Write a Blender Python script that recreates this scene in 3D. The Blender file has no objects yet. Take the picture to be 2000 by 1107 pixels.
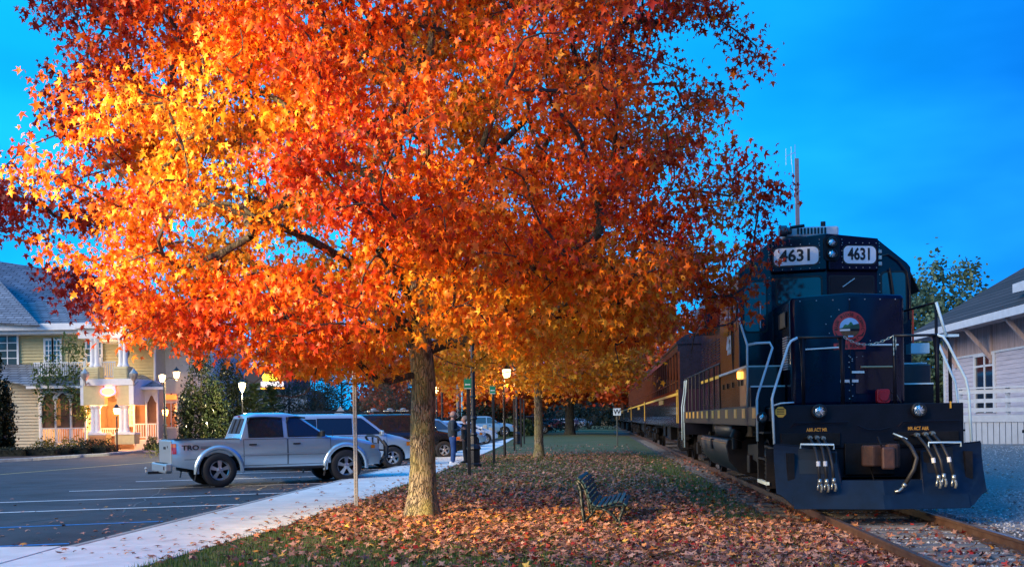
import bpy, bmesh, math, random
import numpy as np
from mathutils import Vector, Matrix, noise
rnd = random.Random(7)
rng = np.random.default_rng(11)
R = math.radians
sc = bpy.context.scene
COL = sc.collection

# ---------------------------------------------------------------- camera
CAM_H = 1.5; FPX = 2100.0; PPX = 1000.0; PPY = 818.6; ROLL = .015
cd = bpy.data.cameras.new('camera'); cam = bpy.data.objects.new('camera', cd); COL.objects.link(cam)
cd.sensor_width = 36; cd.lens = 36 * FPX / 2000; cd.shift_y = (PPY - 553.5) / 2000
cd.clip_start = .1; cd.clip_end = 3000
cam.location = (0, 0, CAM_H)
cam.rotation_euler = (Matrix.Rotation(R(90), 4, 'X') @ Matrix.Rotation(-ROLL, 4, 'Z')).to_euler()
sc.camera = cam
# ---------------------------------------------------------------- sky, sun, exposure
SKY_K = 9.6
SUN_EL, SUN_AZ = R(24), R(235)      # azimuth clockwise from +Y (view direction)
w = bpy.data.worlds.new('World'); sc.world = w; w.use_nodes = True
nt = w.node_tree; nt.nodes.clear()
def wn(t, **k):
    n = nt.nodes.new(t)
    for a, b in k.items(): setattr(n, a, b)
    return n
out = wn('ShaderNodeOutputWorld'); bg = wn('ShaderNodeBackground')
sky = wn('ShaderNodeTexSky', sky_type='NISHITA', sun_disc=False)
sky.sun_elevation = SUN_EL; sky.sun_rotation = SUN_AZ; sky.air_density = 1.2; sky.dust_density = .2; sky.ozone_density = 5.0
# blue-hour grade: the Nishita brightness, eased, carries a deep azure that is greener towards the afterglow, plus faint cloud
bw = wn('ShaderNodeRGBToBW'); pw = wn('ShaderNodeMath', operation='POWER'); pw.inputs[1].default_value = .15
tc = wn('ShaderNodeTexCoord'); sx = wn('ShaderNodeSeparateXYZ')
gr = wn('ShaderNodeMapRange', interpolation_type='SMOOTHSTEP'); gr.inputs[1].default_value = .0; gr.inputs[2].default_value = .62
tint = wn('ShaderNodeMix', data_type='RGBA'); tint.inputs[6].default_value = (.004, .40, 1.0, 1); tint.inputs[7].default_value = (.001, .075, .52, 1)
mp = wn('ShaderNodeMapping'); mp.inputs['Scale'].default_value = (1.2, 1.2, 3.0)
nz = wn('ShaderNodeTexNoise'); nz.inputs['Scale'].default_value = 3.2; nz.inputs['Detail'].default_value = 3.5; nz.inputs['Roughness'].default_value = .45
cr = wn('ShaderNodeMapRange'); cr.inputs[1].default_value = .3; cr.inputs[2].default_value = .72; cr.inputs[3].default_value = .80; cr.inputs[4].default_value = 1.2
m1 = wn('ShaderNodeMath', operation='MULTIPLY'); m2 = wn('ShaderNodeMath', operation='MULTIPLY'); m2.inputs[1].default_value = SKY_K
mul = wn('ShaderNodeVectorMath', operation='SCALE')
L = nt.links.new
L(sky.outputs[0], bw.inputs[0]); L(bw.outputs[0], pw.inputs[0]); L(tc.outputs['Generated'], sx.inputs[0]); L(sx.outputs[0], gr.inputs[0]); L(gr.outputs[0], tint.inputs[0])
L(tc.outputs['Generated'], mp.inputs[0]); L(mp.outputs[0], nz.inputs[0]); L(nz.outputs[0], cr.inputs[0]); L(pw.outputs[0], m1.inputs[0]); L(cr.outputs[0], m1.inputs[1]); L(m1.outputs[0], m2.inputs[0])
cl = wn('ShaderNodeTexNoise'); cl.inputs['Scale'].default_value = 1.6; cl.inputs['Detail'].default_value = 5; cl.inputs['Roughness'].default_value = .55; L(mp.outputs[0], cl.inputs[0])
ck = wn('ShaderNodeMapRange', interpolation_type='SMOOTHSTEP'); ck.inputs[1].default_value = .42; ck.inputs[2].default_value = .72; ck.inputs[4].default_value = .24; L(cl.outputs[0], ck.inputs[0])
cm = wn('ShaderNodeMix', data_type='RGBA'); cm.inputs[7].default_value = (.03, .40, .92, 1); L(ck.outputs[0], cm.inputs[0]); L(tint.outputs[2], cm.inputs[6])
L(cm.outputs[2], mul.inputs[0]); L(m2.outputs[0], mul.inputs['Scale']); L(mul.outputs[0], bg.inputs[0]); L(bg.outputs[0], out.inputs[0])
bg.inputs[1].default_value = .12
sd = bpy.data.lights.new('sun', 'SUN'); sun = bpy.data.objects.new('sun', sd); COL.objects.link(sun)
sd.energy = 3.4; sd.angle = R(34); sd.color = (1, .76, .50)
dirv = Vector((math.sin(SUN_AZ) * math.cos(SUN_EL), math.cos(SUN_AZ) * math.cos(SUN_EL), math.sin(SUN_EL)))
sun.rotation_euler = dirv.to_track_quat('Z', 'Y').to_euler(); sun.location = (-20, -20, 30)
sc.view_settings.view_transform = 'Standard'; sc.view_settings.look = 'None'
sc.view_settings.exposure = .25; sc.view_settings.gamma = 1; sc.view_settings.use_curve_mapping = False
sc.cycles.max_bounces = 5; sc.cycles.transparent_max_bounces = 6; sc.cycles.use_denoising = True
sc.cycles.sample_clamp_indirect = 4

# ---------------------------------------------------------------- measuring helpers (2000 px wide photo)
def ray(u, v):
    a = u - PPX; b = v - PPY
    return ((a * math.cos(ROLL) - b * math.sin(ROLL)) / FPX, 1.0, -(b * math.cos(ROLL) + a * math.sin(ROLL)) / FPX)
def on_ground(u, v, z=0.0):
    r = ray(u, v); t = (z - CAM_H) / r[2]; return (r[0] * t, t)
def at_depth(u, v, D):
    r = ray(u, v); return (r[0] * D, CAM_H + r[2] * D)

# ---------------------------------------------------------------- object helpers
def tag(o, label=None, cat=None, group=None, kind=None):
    if label: o['label'] = label
    if cat: o['category'] = cat
    if group: o['group'] = group
    if kind: o['kind'] = kind
    return o
def empty(name, loc=(0, 0, 0), rz=0, label=None, cat=None, group=None, kind=None, scale=None):
    o = bpy.data.objects.new(name, None); COL.objects.link(o); o.location = loc; o.rotation_euler = (0, 0, rz)
    if scale: o.scale = (scale,) * 3
    o.empty_display_size = .1
    return tag(o, label, cat, group, kind)
def kids(o): return KIDS.get(o.name, [])
KIDS = {}
def link(name, data, parent=None):
    o = bpy.data.objects.new(name, data); COL.objects.link(o)
    if parent is not None:
        o.parent = parent; KIDS.setdefault(parent.name, []).append(o)
    return o
def copy_tree(o, parent=None):
    c = o.copy(); COL.objects.link(c); c.parent = parent
    if parent is not None: KIDS.setdefault(parent.name, []).append(c)
    for ch in list(kids(o)): copy_tree(ch, c)
    return c
class MB:
    def __init__(s): s.v = []; s.f = []
    def add(s, vs, fs):
        n = len(s.v); s.v += [tuple(map(float, p)) for p in vs]; s.f += [tuple(i + n for i in f) for f in fs]; return s
    def box(s, x0, x1, y0, y1, z0, z1):
        return s.add([(x0, y0, z0), (x1, y0, z0), (x1, y1, z0), (x0, y1, z0), (x0, y0, z1), (x1, y0, z1), (x1, y1, z1), (x0, y1, z1)],
                     [(0, 3, 2, 1), (4, 5, 6, 7), (0, 1, 5, 4), (1, 2, 6, 5), (2, 3, 7, 6), (3, 0, 4, 7)])
    def cbox(s, c, size, rot=None):
        hx, hy, hz = [a / 2 for a in size]; m = rot or Matrix.Identity(3); c = Vector(c)
        vs = [c + m @ Vector((sx * hx, sy * hy, sz * hz)) for sz in (-1, 1) for sx, sy in ((-1, -1), (1, -1), (1, 1), (-1, 1))]
        return s.add(vs, [(0, 3, 2, 1), (4, 5, 6, 7), (0, 1, 5, 4), (1, 2, 6, 5), (2, 3, 7, 6), (3, 0, 4, 7)])
    def bar(s, a, b, w, h, up=(0, 0, 1)):
        a = Vector(a); b = Vector(b); d = (b - a); ln = d.length; d.normalize(); up = Vector(up)
        x = d.cross(up)
        if x.length < 1e-4: x = d.cross(Vector((1, 0, 0)))
        x.normalize(); z = x.cross(d)
        m = Matrix((x, d, z)).transposed()
        return s.cbox((a + b) / 2, (w, ln, h), m)
    def tube(s, pts, r, n=8, cap=True, flat=None):
        pts = [Vector(p) for p in pts]; k = len(pts)
        rs = r if isinstance(r, (list, tuple)) else [r] * k
        vs = []; ref = None
        for i, p in enumerate(pts):
            d = (pts[min(i + 1, k - 1)] - pts[max(i - 1, 0)]).normalized()
            if ref is None:
                ref = Vector((0, 0, 1)) if abs(d.z) < .9 else Vector((1, 0, 0))
            x = d.cross(ref)
            if x.length < 1e-5: x = d.cross(Vector((0, 1, 0)))
            x.normalize(); y = x.cross(d).normalized(); ref = y
            for j in range(n):
                a = 2 * math.pi * j / n
                vs.append(p + x * (math.cos(a) * rs[i]) + y * (math.sin(a) * rs[i]))
        fs = [(i * n + j, i * n + (j + 1) % n, (i + 1) * n + (j + 1) % n, (i + 1) * n + j) for i in range(k - 1) for j in range(n)]
        if cap: fs += [tuple(range(n))[::-1], tuple((k - 1) * n + j for j in range(n))]
        return s.add(vs, fs)
    def prism(s, poly, a, b, axis='y'):
        n = len(poly)
        def P(p, t):
            if axis == 'y': return (p[0], t, p[1])
            if axis == 'x': return (t, p[0], p[1])
            return (p[0], p[1], t)
        vs = [P(p, a) for p in poly] + [P(p, b) for p in poly]
        fs = [tuple(range(n)), tuple(range(2 * n - 1, n - 1, -1))] + [(i, i + n, (i + 1) % n + n, (i + 1) % n) for i in range(n)]
        return s.add(vs, fs)
    def lathe(s, prof, c=(0, 0, 0), n=16, axis='z', a0=0, a1=2 * math.pi):
        full = abs(a1 - a0 - 2 * math.pi) < 1e-6; m = n if full else n + 1; vs = []
        for r, z in prof:
            for j in range(m):
                a = a0 + (a1 - a0) * j / n; x = math.cos(a) * r; y = math.sin(a) * r
                p = (x, y, z) if axis == 'z' else ((x, z, y) if axis == 'y' else (z, x, y))
                vs.append((p[0] + c[0], p[1] + c[1], p[2] + c[2]))
        fs = []
        for i in range(len(prof) - 1):
            for j in range(n):
                k = (j + 1) % m
                fs.append((i * m + j, i * m + k, (i + 1) * m + k, (i + 1) * m + j))
        return s.add(vs, fs)
    def ball(s, c, r, n=10, sq=(1, 1, 1)):
        k = max(4, n // 2); pr = [(math.sin(math.pi * i / k), -math.cos(math.pi * i / k)) for i in range(k + 1)]
        vs = []
        for a, z in pr:
            for j in range(n):
                t = 2 * math.pi * j / n; vs.append((c[0] + r * sq[0] * a * math.cos(t), c[1] + r * sq[1] * a * math.sin(t), c[2] + r * sq[2] * z))
        return s.add(vs, [(i * n + j, i * n + (j + 1) % n, (i + 1) * n + (j + 1) % n, (i + 1) * n + j) for i in range(k) for j in range(n)])
    def grid(s, P):
        a = len(P); b = len(P[0]); return s.add([p for row in P for p in row], [(i * b + j, i * b + j + 1, (i + 1) * b + j + 1, (i + 1) * b + j) for i in range(a - 1) for j in range(b - 1)])
    def build(s, name, m, parent=None, smooth=False, bevel=0, seg=2, solid=0, loc=None, rz=None, fixn=True):
        me = bpy.data.meshes.new(name); me.from_pydata(s.v, [], s.f); me.validate()
        if fixn:
            bm = bmesh.new(); bm.from_mesh(me); bmesh.ops.remove_doubles(bm, verts=bm.verts, dist=1e-5)
            bmesh.ops.recalc_face_normals(bm, faces=bm.faces); bm.to_mesh(me); bm.free()
        me.materials.append(m)
        o = link(name, me, parent)
        if solid:
            q = o.modifiers.new('s', 'SOLIDIFY'); q.thickness = solid; q.offset = 0
        if bevel:
            q = o.modifiers.new('b', 'BEVEL'); q.width = bevel; q.segments = seg; q.limit_method = 'ANGLE'; q.angle_limit = R(35)
        if smooth:
            me.shade_smooth()
            if smooth != 'all': me.set_sharp_from_angle(angle=R(smooth if smooth is not True else 40))
        if loc is not None: o.location = loc
        if rz is not None: o.rotation_euler = (0, 0, rz)
        return o
_texts = {}
def text_verts(s, size, bold=0.0, depth=.004):
    k = (s, size, bold, depth)
    if k not in _texts:
        c = bpy.data.curves.new('t', 'FONT'); c.body = s; c.size = size; c.align_x = 'CENTER'; c.align_y = 'CENTER'; c.offset = bold; c.extrude = depth; c.resolution_u = 3
        o = bpy.data.objects.new('t', c); COL.objects.link(o); dg = bpy.context.evaluated_depsgraph_get()
        me = bpy.data.meshes.new_from_object(o.evaluated_get(dg)); bpy.data.objects.remove(o); bpy.data.curves.remove(c)
        _texts[k] = ([tuple(v.co) for v in me.vertices], [tuple(p.vertices) for p in me.polygons]); bpy.data.meshes.remove(me)
    return _texts[k]
def lettering(s, size, fn, bold=0.0, depth=.004, mb=None):
    vs, fs = text_verts(s, size, bold, depth); mb = mb or MB(); mb.add([fn(*v) for v in vs], fs); return mb

# ---------------------------------------------------------------- materials
_m = {}
def mat(name, col, rough=.6, metal=0, var=0, vscale=4, bump=0, bscale=30, coat=0, emit=None, estr=0, spec=.5, col2=None, detail=4, stretch=None, alpha=None):
    if name in _m: return _m[name]
    m = bpy.data.materials.new(name); m.use_nodes = True; t = m.node_tree; b = t.nodes['Principled BSDF']; lk = t.links.new
    b.inputs['Base Color'].default_value = (*col, 1); b.inputs['Roughness'].default_value = rough; b.inputs['Metallic'].default_value = metal
    b.inputs['Specular IOR Level'].default_value = spec
    if coat: b.inputs['Coat Weight'].default_value = coat; b.inputs['Coat Roughness'].default_value = .08
    if emit: b.inputs['Emission Color'].default_value = (*emit, 1); b.inputs['Emission Strength'].default_value = estr
    if alpha is not None: b.inputs['Alpha'].default_value = alpha
    if var or bump or col2:
        tcn = t.nodes.new('ShaderNodeTexCoord'); mpn = t.nodes.new('ShaderNodeMapping'); lk(tcn.outputs['Object'], mpn.inputs[0])
        if stretch: mpn.inputs['Scale'].default_value = stretch
    if var or col2:
        n = t.nodes.new('ShaderNodeTexNoise'); n.inputs['Scale'].default_value = vscale; n.inputs['Detail'].default_value = detail; n.inputs['Roughness'].default_value = .65
        lk(mpn.outputs[0], n.inputs[0]); r = t.nodes.new('ShaderNodeMapRange'); r.inputs[1].default_value = .32; r.inputs[2].default_value = .68
        lk(n.outputs[0], r.inputs[0]); mx = t.nodes.new('ShaderNodeMix'); mx.data_type = 'RGBA'; lk(r.outputs[0], mx.inputs[0])
        if col2: a, c = col, col2
        else: a = tuple(q * (1 - var) for q in col); c = tuple(min(1, q * (1 + var)) for q in col)
        mx.inputs[6].default_value = (*a, 1); mx.inputs[7].default_value = (*c, 1); lk(mx.outputs[2], b.inputs['Base Color'])
        m['mix'] = mx.name
    if bump:
        n2 = t.nodes.new('ShaderNodeTexNoise'); n2.inputs['Scale'].default_value = bscale; n2.inputs['Detail'].default_value = 5; lk(mpn.outputs[0], n2.inputs[0])
        bp = t.nodes.new('ShaderNodeBump'); bp.inputs['Strength'].default_value = 1; bp.inputs['Distance'].default_value = bump; lk(n2.outputs[0], bp.inputs['Height']); lk(bp.outputs[0], b.inputs['Normal'])
    _m[name] = m; return m
def leafmat(name, trans=.35, rough=.5, bright=1):
    if name in _m: return _m[name]
    m = bpy.data.materials.new(name); m.use_nodes = True; t = m.node_tree; t.nodes.clear(); lk = t.links.new
    o = t.nodes.new('ShaderNodeOutputMaterial'); a = t.nodes.new('ShaderNodeAttribute'); a.attribute_name = 'Col'
    p = t.nodes.new('ShaderNodeBsdfPrincipled'); p.inputs['Roughness'].default_value = rough; p.inputs['Specular IOR Level'].default_value = .35
    tr = t.nodes.new('ShaderNodeBsdfTranslucent'); mx = t.nodes.new('ShaderNodeMixShader'); mx.inputs[0].default_value = trans
    lk(a.outputs['Color'], p.inputs['Base Color']); lk(a.outputs['Color'], tr.inputs[0]); lk(p.outputs[0], mx.inputs[1]); lk(tr.outputs[0], mx.inputs[2]); lk(mx.outputs[0], o.inputs[0])
    _m[name] = m; return m

ASPHALT = mat('asphalt', (.030, .036, .048), .8, var=.5, vscale=.7, bump=.006, bscale=60)
CONC = mat('concrete', (.66, .72, .73), .8, var=.13, vscale=1.6, bump=.003, bscale=50)
KERB = mat('kerb_concrete', (.36, .38, .38), .8, var=.2, vscale=3, bump=.004, bscale=40)
WHITE_LINE = mat('road_paint_white', (.85, .86, .88), .6, var=.15, vscale=9)
BLUE_LINE = mat('road_paint_blue', (.02, .2, .6), .6, var=.3, vscale=9)
YELLOW_LINE = mat('road_paint_yellow', (.6, .45, .12), .6, var=.2, vscale=9)
GROUND = mat('turf_soil', (.03, .075, .012), .95, var=.5, vscale=.45, bump=.04, bscale=9, col2=(.10, .085, .03), detail=9)
GRAVEL = mat('yard_gravel', (.33, .34, .36), .9, vscale=16, bump=.08, bscale=14, col2=(.11, .11, .12), detail=8)
BALLAST = mat('track_ballast', (.12, .11, .10), .9, vscale=22, bump=.05, bscale=25, col2=(.035, .03, .03), detail=8)
BLACK = mat('black_metal', (.012, .013, .016), .4, var=.3)
DKRUB = mat('rubber', (.018, .018, .02), .8, var=.3)
WHITE = mat('white_paint', (.78, .78, .76), .45, var=.06)
CHROME = mat('polished_metal', (.75, .76, .78), .18, 1)
STEEL = mat('galvanised_steel', (.45, .45, .44), .45, .7, var=.2, vscale=20)
# ================================================================ SETTING: ground, lot, pavement, railway
TR_TH = math.atan(170 / 2100.0); TC, TS = math.cos(TR_TH), math.sin(TR_TH)
LX, LY, ZRAIL = 5.32, 16.05, .05            # front of the locomotive, on the track axis
def trk(lat, d):                            # track frame -> world: lat = metres right of axis, d = metres beyond loco front
    return (LX + TC * lat + TS * d, LY - TS * lat + TC * d)
def latof(x, y): return TC * (x - LX) - TS * (y - LY)
def sstep(a, b, x):
    t = min(1, max(0, (x - a) / (b - a))); return t * t * (3 - 2 * t)
def gz(x, y):
    l = latof(x, y)
    z = 0.0
    if l > -3.0: z = -.11 * sstep(-3.0, -1.5, l)
    if l > 4: z += .52 * sstep(4.5, 9, l) * sstep(14, 32, y)
    z += .02 * noise.noise(Vector((x * .35, y * .35, 0))) * sstep(3, 5, abs(l))
    return z
def kerb_x(y): return -6.62 + .0745 * y
GE = [(-3.97, 11.35), (-3.32, 15.39), (-2.64, 22.86), (-2.18, 30.25), (-1.47, 43.5), (-.6, 62), (-.05, 80), (.4, 92)]
GE0 = [(-4.9, 5), (-6.5, -4)]
def edge_x(y):
    pts = [(-5.9, -4), (-4.8, 5)] + GE
    for a, b in zip(pts, pts[1:]):
        if y <= b[1]: return a[0] + (b[0] - a[0]) * (y - a[1]) / (b[1] - a[1])
    return GE[-1][0] + (y - 92) * .05
# far land sheet
m = MB(); m.box(-900, 900, -60, 1500, -.6, -.42); tag(m.build('ground', mat('far_land', (.05, .07, .03), .95, var=.3, vscale=.1)), kind='structure')
# lawn (height field)
ys = [(-6 + i * .8) for i in range(60)] + [42 + i * 3 for i in range(60)]
P = []
for y in ys:
    x0 = edge_x(y) - .35 if y < 88 else -90; row = []
    x1 = LX + TS * (y - LY) - 1.25
    for j in range(29):
        x = x0 + (x1 - x0) * j / 28.0; row.append((x, y, gz(x, y) - (.06 if j == 0 and y < 88 else 0)))
    P.append(row)
lawn = MB().grid(P).build('lawn', GROUND, smooth='all', fixn=False); tag(lawn, kind='structure')
# track bed
P = []
for y in ys:
    xc = LX + TS * (y - LY); P.append([(xc + q, y, z) for q, z in ((-1.9, -.135), (-1.3, -.10), (-.6, -.115), (0, -.12), (.6, -.115), (1.3, -.10), (2.2, -.135))])
tag(MB().grid(P).build('track_ballast', BALLAST, smooth='all', fixn=False), kind='structure')
# gravel yard
P = []
for y in ys:
    xc = LX + TS * (y - LY); P.append([(xc + 1.25 + j * 1.5, y, gz(xc + 1.25 + j * 1.5, y)) for j in range(34)])
tag(MB().grid(P).build('gravel_yard', GRAVEL, smooth='all', fixn=False), kind='structure')
# asphalt lot
m = MB(); AZ = -.08
P = [[(kerb_x(y) + .02 - t * 75, y, AZ) for t in (0, .1, .3, 1)] for y in [13.3] + list(range(15, 96, 4))]
m.grid(P); tag(m.build('parking_lot', ASPHALT, fixn=False), kind='structure')
m = MB(); m.box(-80, 12, 95.6, 125, -.3, AZ + .004); tag(m.build('side_road', ASPHALT), kind='structure')
def strip(name, mtl, pts, wd, z, ):
    mm = MB()
    for (a, b) in zip(pts, pts[1:]):
        a = Vector((*a, 0)); b = Vector((*b, 0)); d = (b - a).normalized(); n = Vector((-d.y, d.x, 0)) * wd / 2
        mm.add([a - n + Vector((0, 0, z)), b - n + Vector((0, 0, z)), b + n + Vector((0, 0, z)), a + n + Vector((0, 0, z))], [(0, 1, 2, 3)])
    return tag(mm.build(name, mtl), kind='structure')
def ln(a, b, mtl=WHITE_LINE, wd=.13, name='parking_line'):
    A = on_ground(*a, AZ); B = on_ground(*b, AZ); d = Vector((B[0] - A[0], B[1] - A[1])).normalized()
    B = (B[0], B[1])
    strip(name, mtl, [A, B], wd, AZ + .004)
ln((-60, 1069), (135, 1061), BLUE_LINE, .13); ln((-80, 1033), (318, 1017.5), BLUE_LINE); ln((-150, 1006), (478, 984)); ln((-150, 986), (590, 961))
ln((135, 959), (672, 942)); ln((265, 940), (760, 926)); ln((380, 926), (820, 914)); ln((430, 914), (860, 903)); ln((520, 904), (890, 893))
strip('centre_line', YELLOW_LINE, [on_ground(-60, 931, AZ), on_ground(300, 902, AZ), on_ground(420, 893, AZ)], .14, AZ + .004)
# hairline cracks sealed with tar
for (p0, p1) in (((40, 1020), (420, 972)), ((240, 1000), (330, 948)), ((20, 950), (300, 925)), ((480, 965), (560, 935))):
    pts = []
    for i in range(15):
        t = i / 14; q = on_ground(p0[0] + (p1[0] - p0[0]) * t, p0[1] + (p1[1] - p0[1]) * t, AZ); pts.append((q[0] + rnd.uniform(-.08, .08), q[1] + rnd.uniform(-.12, .12)))
    strip('asphalt_crack', mat('tar_seal', (.010, .011, .013), .5), pts, .035, AZ + .0035)
# kerb stones
sw = empty('sidewalk', kind='structure'); 
y = 13.4; kerbs = []
while y < 92:
    L_ = 2.4 if y < 45 else 6; y1 = y + L_ - .02
    m = MB(); x0, x1 = kerb_x(y), kerb_x(y1)
    m.add([(x0, y, -.2), (x0 + .15, y, -.2), (x1 + .15, y1, -.2), (x1, y1, -.2), (x0 + .02, y, .002), (x0 + .15, y, .006), (x1 + .15, y1, .006), (x1 + .02, y1, .002)],
          [(0, 3, 2, 1), (4, 5, 6, 7), (0, 1, 5, 4), (1, 2, 6, 5), (2, 3, 7, 6), (3, 0, 4, 7)])
    m.build('kerb_stone', KERB, sw, bevel=.015); y += L_
y = 13.4
while y < 90:
    L_ = 1.9 if y < 45 else 5; y1 = y + L_ - .03
    m = MB(); a0, a1 = kerb_x(y) + .18, kerb_x(y1) + .18; b0, b1 = edge_x(y), edge_x(y1)
    m.add([(a0, y, -.15), (b0, y, -.15), (b1, y1, -.15), (a1, y1, -.15), (a0, y, 0.004), (b0, y, .012), (b1, y1, .012), (a1, y1, .004)],
          [(0, 3, 2, 1), (4, 5, 6, 7), (0, 1, 5, 4), (1, 2, 6, 5), (2, 3, 7, 6), (3, 0, 4, 7)])
    m.build('slab', CONC, sw, bevel=.006); y += L_
for (ya, yb) in ((9.2, 13.385), (4, 9.185), (-3, 3.985)):
    for (xa, xb) in ((-5.62, None), (-9.6, -5.635), (-14, -9.615)):
        m = MB(); e0 = edge_x(ya) if xb is None else xb; e1 = edge_x(yb) if xb is None else xb
        if xb is None and ya < 4: xa = -7.5
        m.add([(xa, ya, -.2), (e0, ya, -.2), (e1, yb, -.2), (xa, yb, -.2), (xa, ya, .008), (e0, ya, .012), (e1, yb, .012), (xa, yb, .004)],
              [(0, 3, 2, 1), (4, 5, 6, 7), (0, 1, 5, 4), (1, 2, 6, 5), (2, 3, 7, 6), (3, 0, 4, 7)])
        m.build('slab', CONC, sw, bevel=.006)
# ---------------- railway track
RAILM = mat('rusty_rail', (.075, .038, .024), .55, .3, col2=(.13, .075, .05), vscale=6, bump=.003)
RAILTOP = mat('worn_rail_top', (.35, .24, .2), .3, .8, var=.3)
TIE = mat('weathered_tie', (.20, .20, .21), .85, col2=(.09, .08, .075), vscale=5, bump=.012, bscale=14, stretch=(1, 8, 1))
trkroot = empty('railway_track', (LX, LY, 0), -TR_TH, kind='structure')
prof = [(-.07, 0), (.07, 0), (.07, .015), (.012, .035), (.012, .11), (.036, .12), (.036, .15), (-.036, .15), (-.036, .12), (-.012, .11), (-.012, .035), (-.07, .015)]
prof = [(a, b - .10) for a, b in prof]
for s_ in (-1, 1):
    y = -20
    while y < 150:
        l = 11.9
        r_ = MB().prism([(a + s_ * .7535, b) for a, b in prof], y, y + l - .01).build('rail', RAILM, trkroot)
        MB().box(s_ * .7535 - .026, s_ * .7535 + .026, y, y + l - .01, .0495, .0512).build('rail_head', RAILTOP, r_)
        for k in (-.35, .02):
            pass
        y += l
tie_me = None
i = 0; y = -9.0
while y < 60 and i < 130:
    if tie_me is None:
        m = MB(); m.box(-1.3, 1.3, -.11, .11, -.12, .075); o = m.build('tie', TIE, trkroot, bevel=.012); tie_me = o.data; tie_o = o
    else:
        o = tie_o.copy(); COL.objects.link(o)
    o.location = (rnd.uniform(-.08, .08), y, -.155 + rnd.uniform(-.012, .01)); o.rotation_euler = (rnd.uniform(-.01, .01), rnd.uniform(-.008, .008), rnd.uniform(-.025, .025))
    y += .54; i += 1
# tie plates + spikes seen in the foreground
y = -9.0; m = MB()
while y < 3:
    for s_ in (-1, 1):
        m.box(s_ * .7535 - .16, s_ * .7535 + .16, y - .09, y + .09, -.0815, -.069)
        for q in (-.1, .1): m.box(s_ * .7535 + q - .015, s_ * .7535 + q + .015, y + .04, y + .07, -.07, -.035)
    y += .54
m.build('tie_plate', RAILM, trkroot)['kind'] = 'stuff'
# ================================================================ TREES
MAPLE = np.array([(0, -.20, -.01), (.27, -.36, -.06), (.17, -.08, .0), (.56, .16, -.12), (.19, .19, .03), (0, .66, -.16), (-.19, .19, .03), (-.56, .16, -.12), (-.17, -.08, 0), (-.27, -.36, -.06), (0, .02, .06)])
MAPLE_F = [(10, i, (i + 1) % 10) for i in range(10)]
DIAM = np.array([(0, -.5, 0), (.28, 0, .03), (0, .55, -.05), (-.28, 0, .03)]); DIAM_F = [(0, 1, 2, 3)]
QUADL = np.array([(0, -.5, 0), (.4, -.1, .04), (.22, .42, -.03), (-.2, .5, .02), (-.42, -.05, -.04)]); QUADL_F = [(0, 1, 2, 3, 4)]
def leaf_mesh(name, pos, size, yaw, pitch, roll, cols, mtl, parent=None, shape=MAPLE, faces=MAPLE_F, kind=None, curl=None):
    n = len(pos); k = len(shape)
    cy, sy = np.cos(yaw), np.sin(yaw); cp, sp = np.cos(pitch), np.sin(pitch); cr, sr = np.cos(roll), np.sin(roll)
    B = np.repeat(shape[None], n, 0) * size[:, None, None]
    if curl is not None: B[:, :, 2] += curl[:, None] * (shape[None, :, 0] ** 2 + .5 * shape[None, :, 1] ** 2) * size[:, None]
    x, y, z = B[..., 0], B[..., 1], B[..., 2]
    x, z = x * cr[:, None] + z * sr[:, None], -x * sr[:, None] + z * cr[:, None]
    y, z = y * cp[:, None] - z * sp[:, None], y * sp[:, None] + z * cp[:, None]
    x, y = x * cy[:, None] - y * sy[:, None], x * sy[:, None] + y * cy[:, None]
    V = (np.stack([x, y, z], -1) + pos[:, None, :]).reshape(-1, 3).astype(np.float32)
    fl = len(faces[0]); F = (np.array(faces)[None] + (np.arange(n) * k)[:, None, None]).reshape(-1).astype(np.int32); nf = len(F) // fl
    me = bpy.data.meshes.new(name); me.vertices.add(len(V)); me.vertices.foreach_set('co', V.ravel())
    me.loops.add(len(F)); me.loops.foreach_set('vertex_index', F); me.polygons.add(nf)
    me.polygons.foreach_set('loop_start', np.arange(0, nf * fl, fl, dtype=np.int32)); me.polygons.foreach_set('loop_total', np.full(nf, fl, dtype=np.int32))
    me.update(calc_edges=True)
    a = me.color_attributes.new('Col', 'FLOAT_COLOR', 'POINT'); c4 = np.ones((n, k, 4), np.float32); c4[:, :, :3] = cols[:, None, :]
    a.data.foreach_set('color', c4.ravel()); me.materials.append(mtl)
    o = link(name, me, parent)
    if kind: o['kind'] = kind
    return o
def palette(t, pal):
    t = np.clip(t, 0, .9999) * (len(pal) - 1); i = t.astype(int); f = (t - i)[:, None]; pal = np.array(pal); return pal[i] * (1 - f) + pal[i + 1] * f
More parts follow.
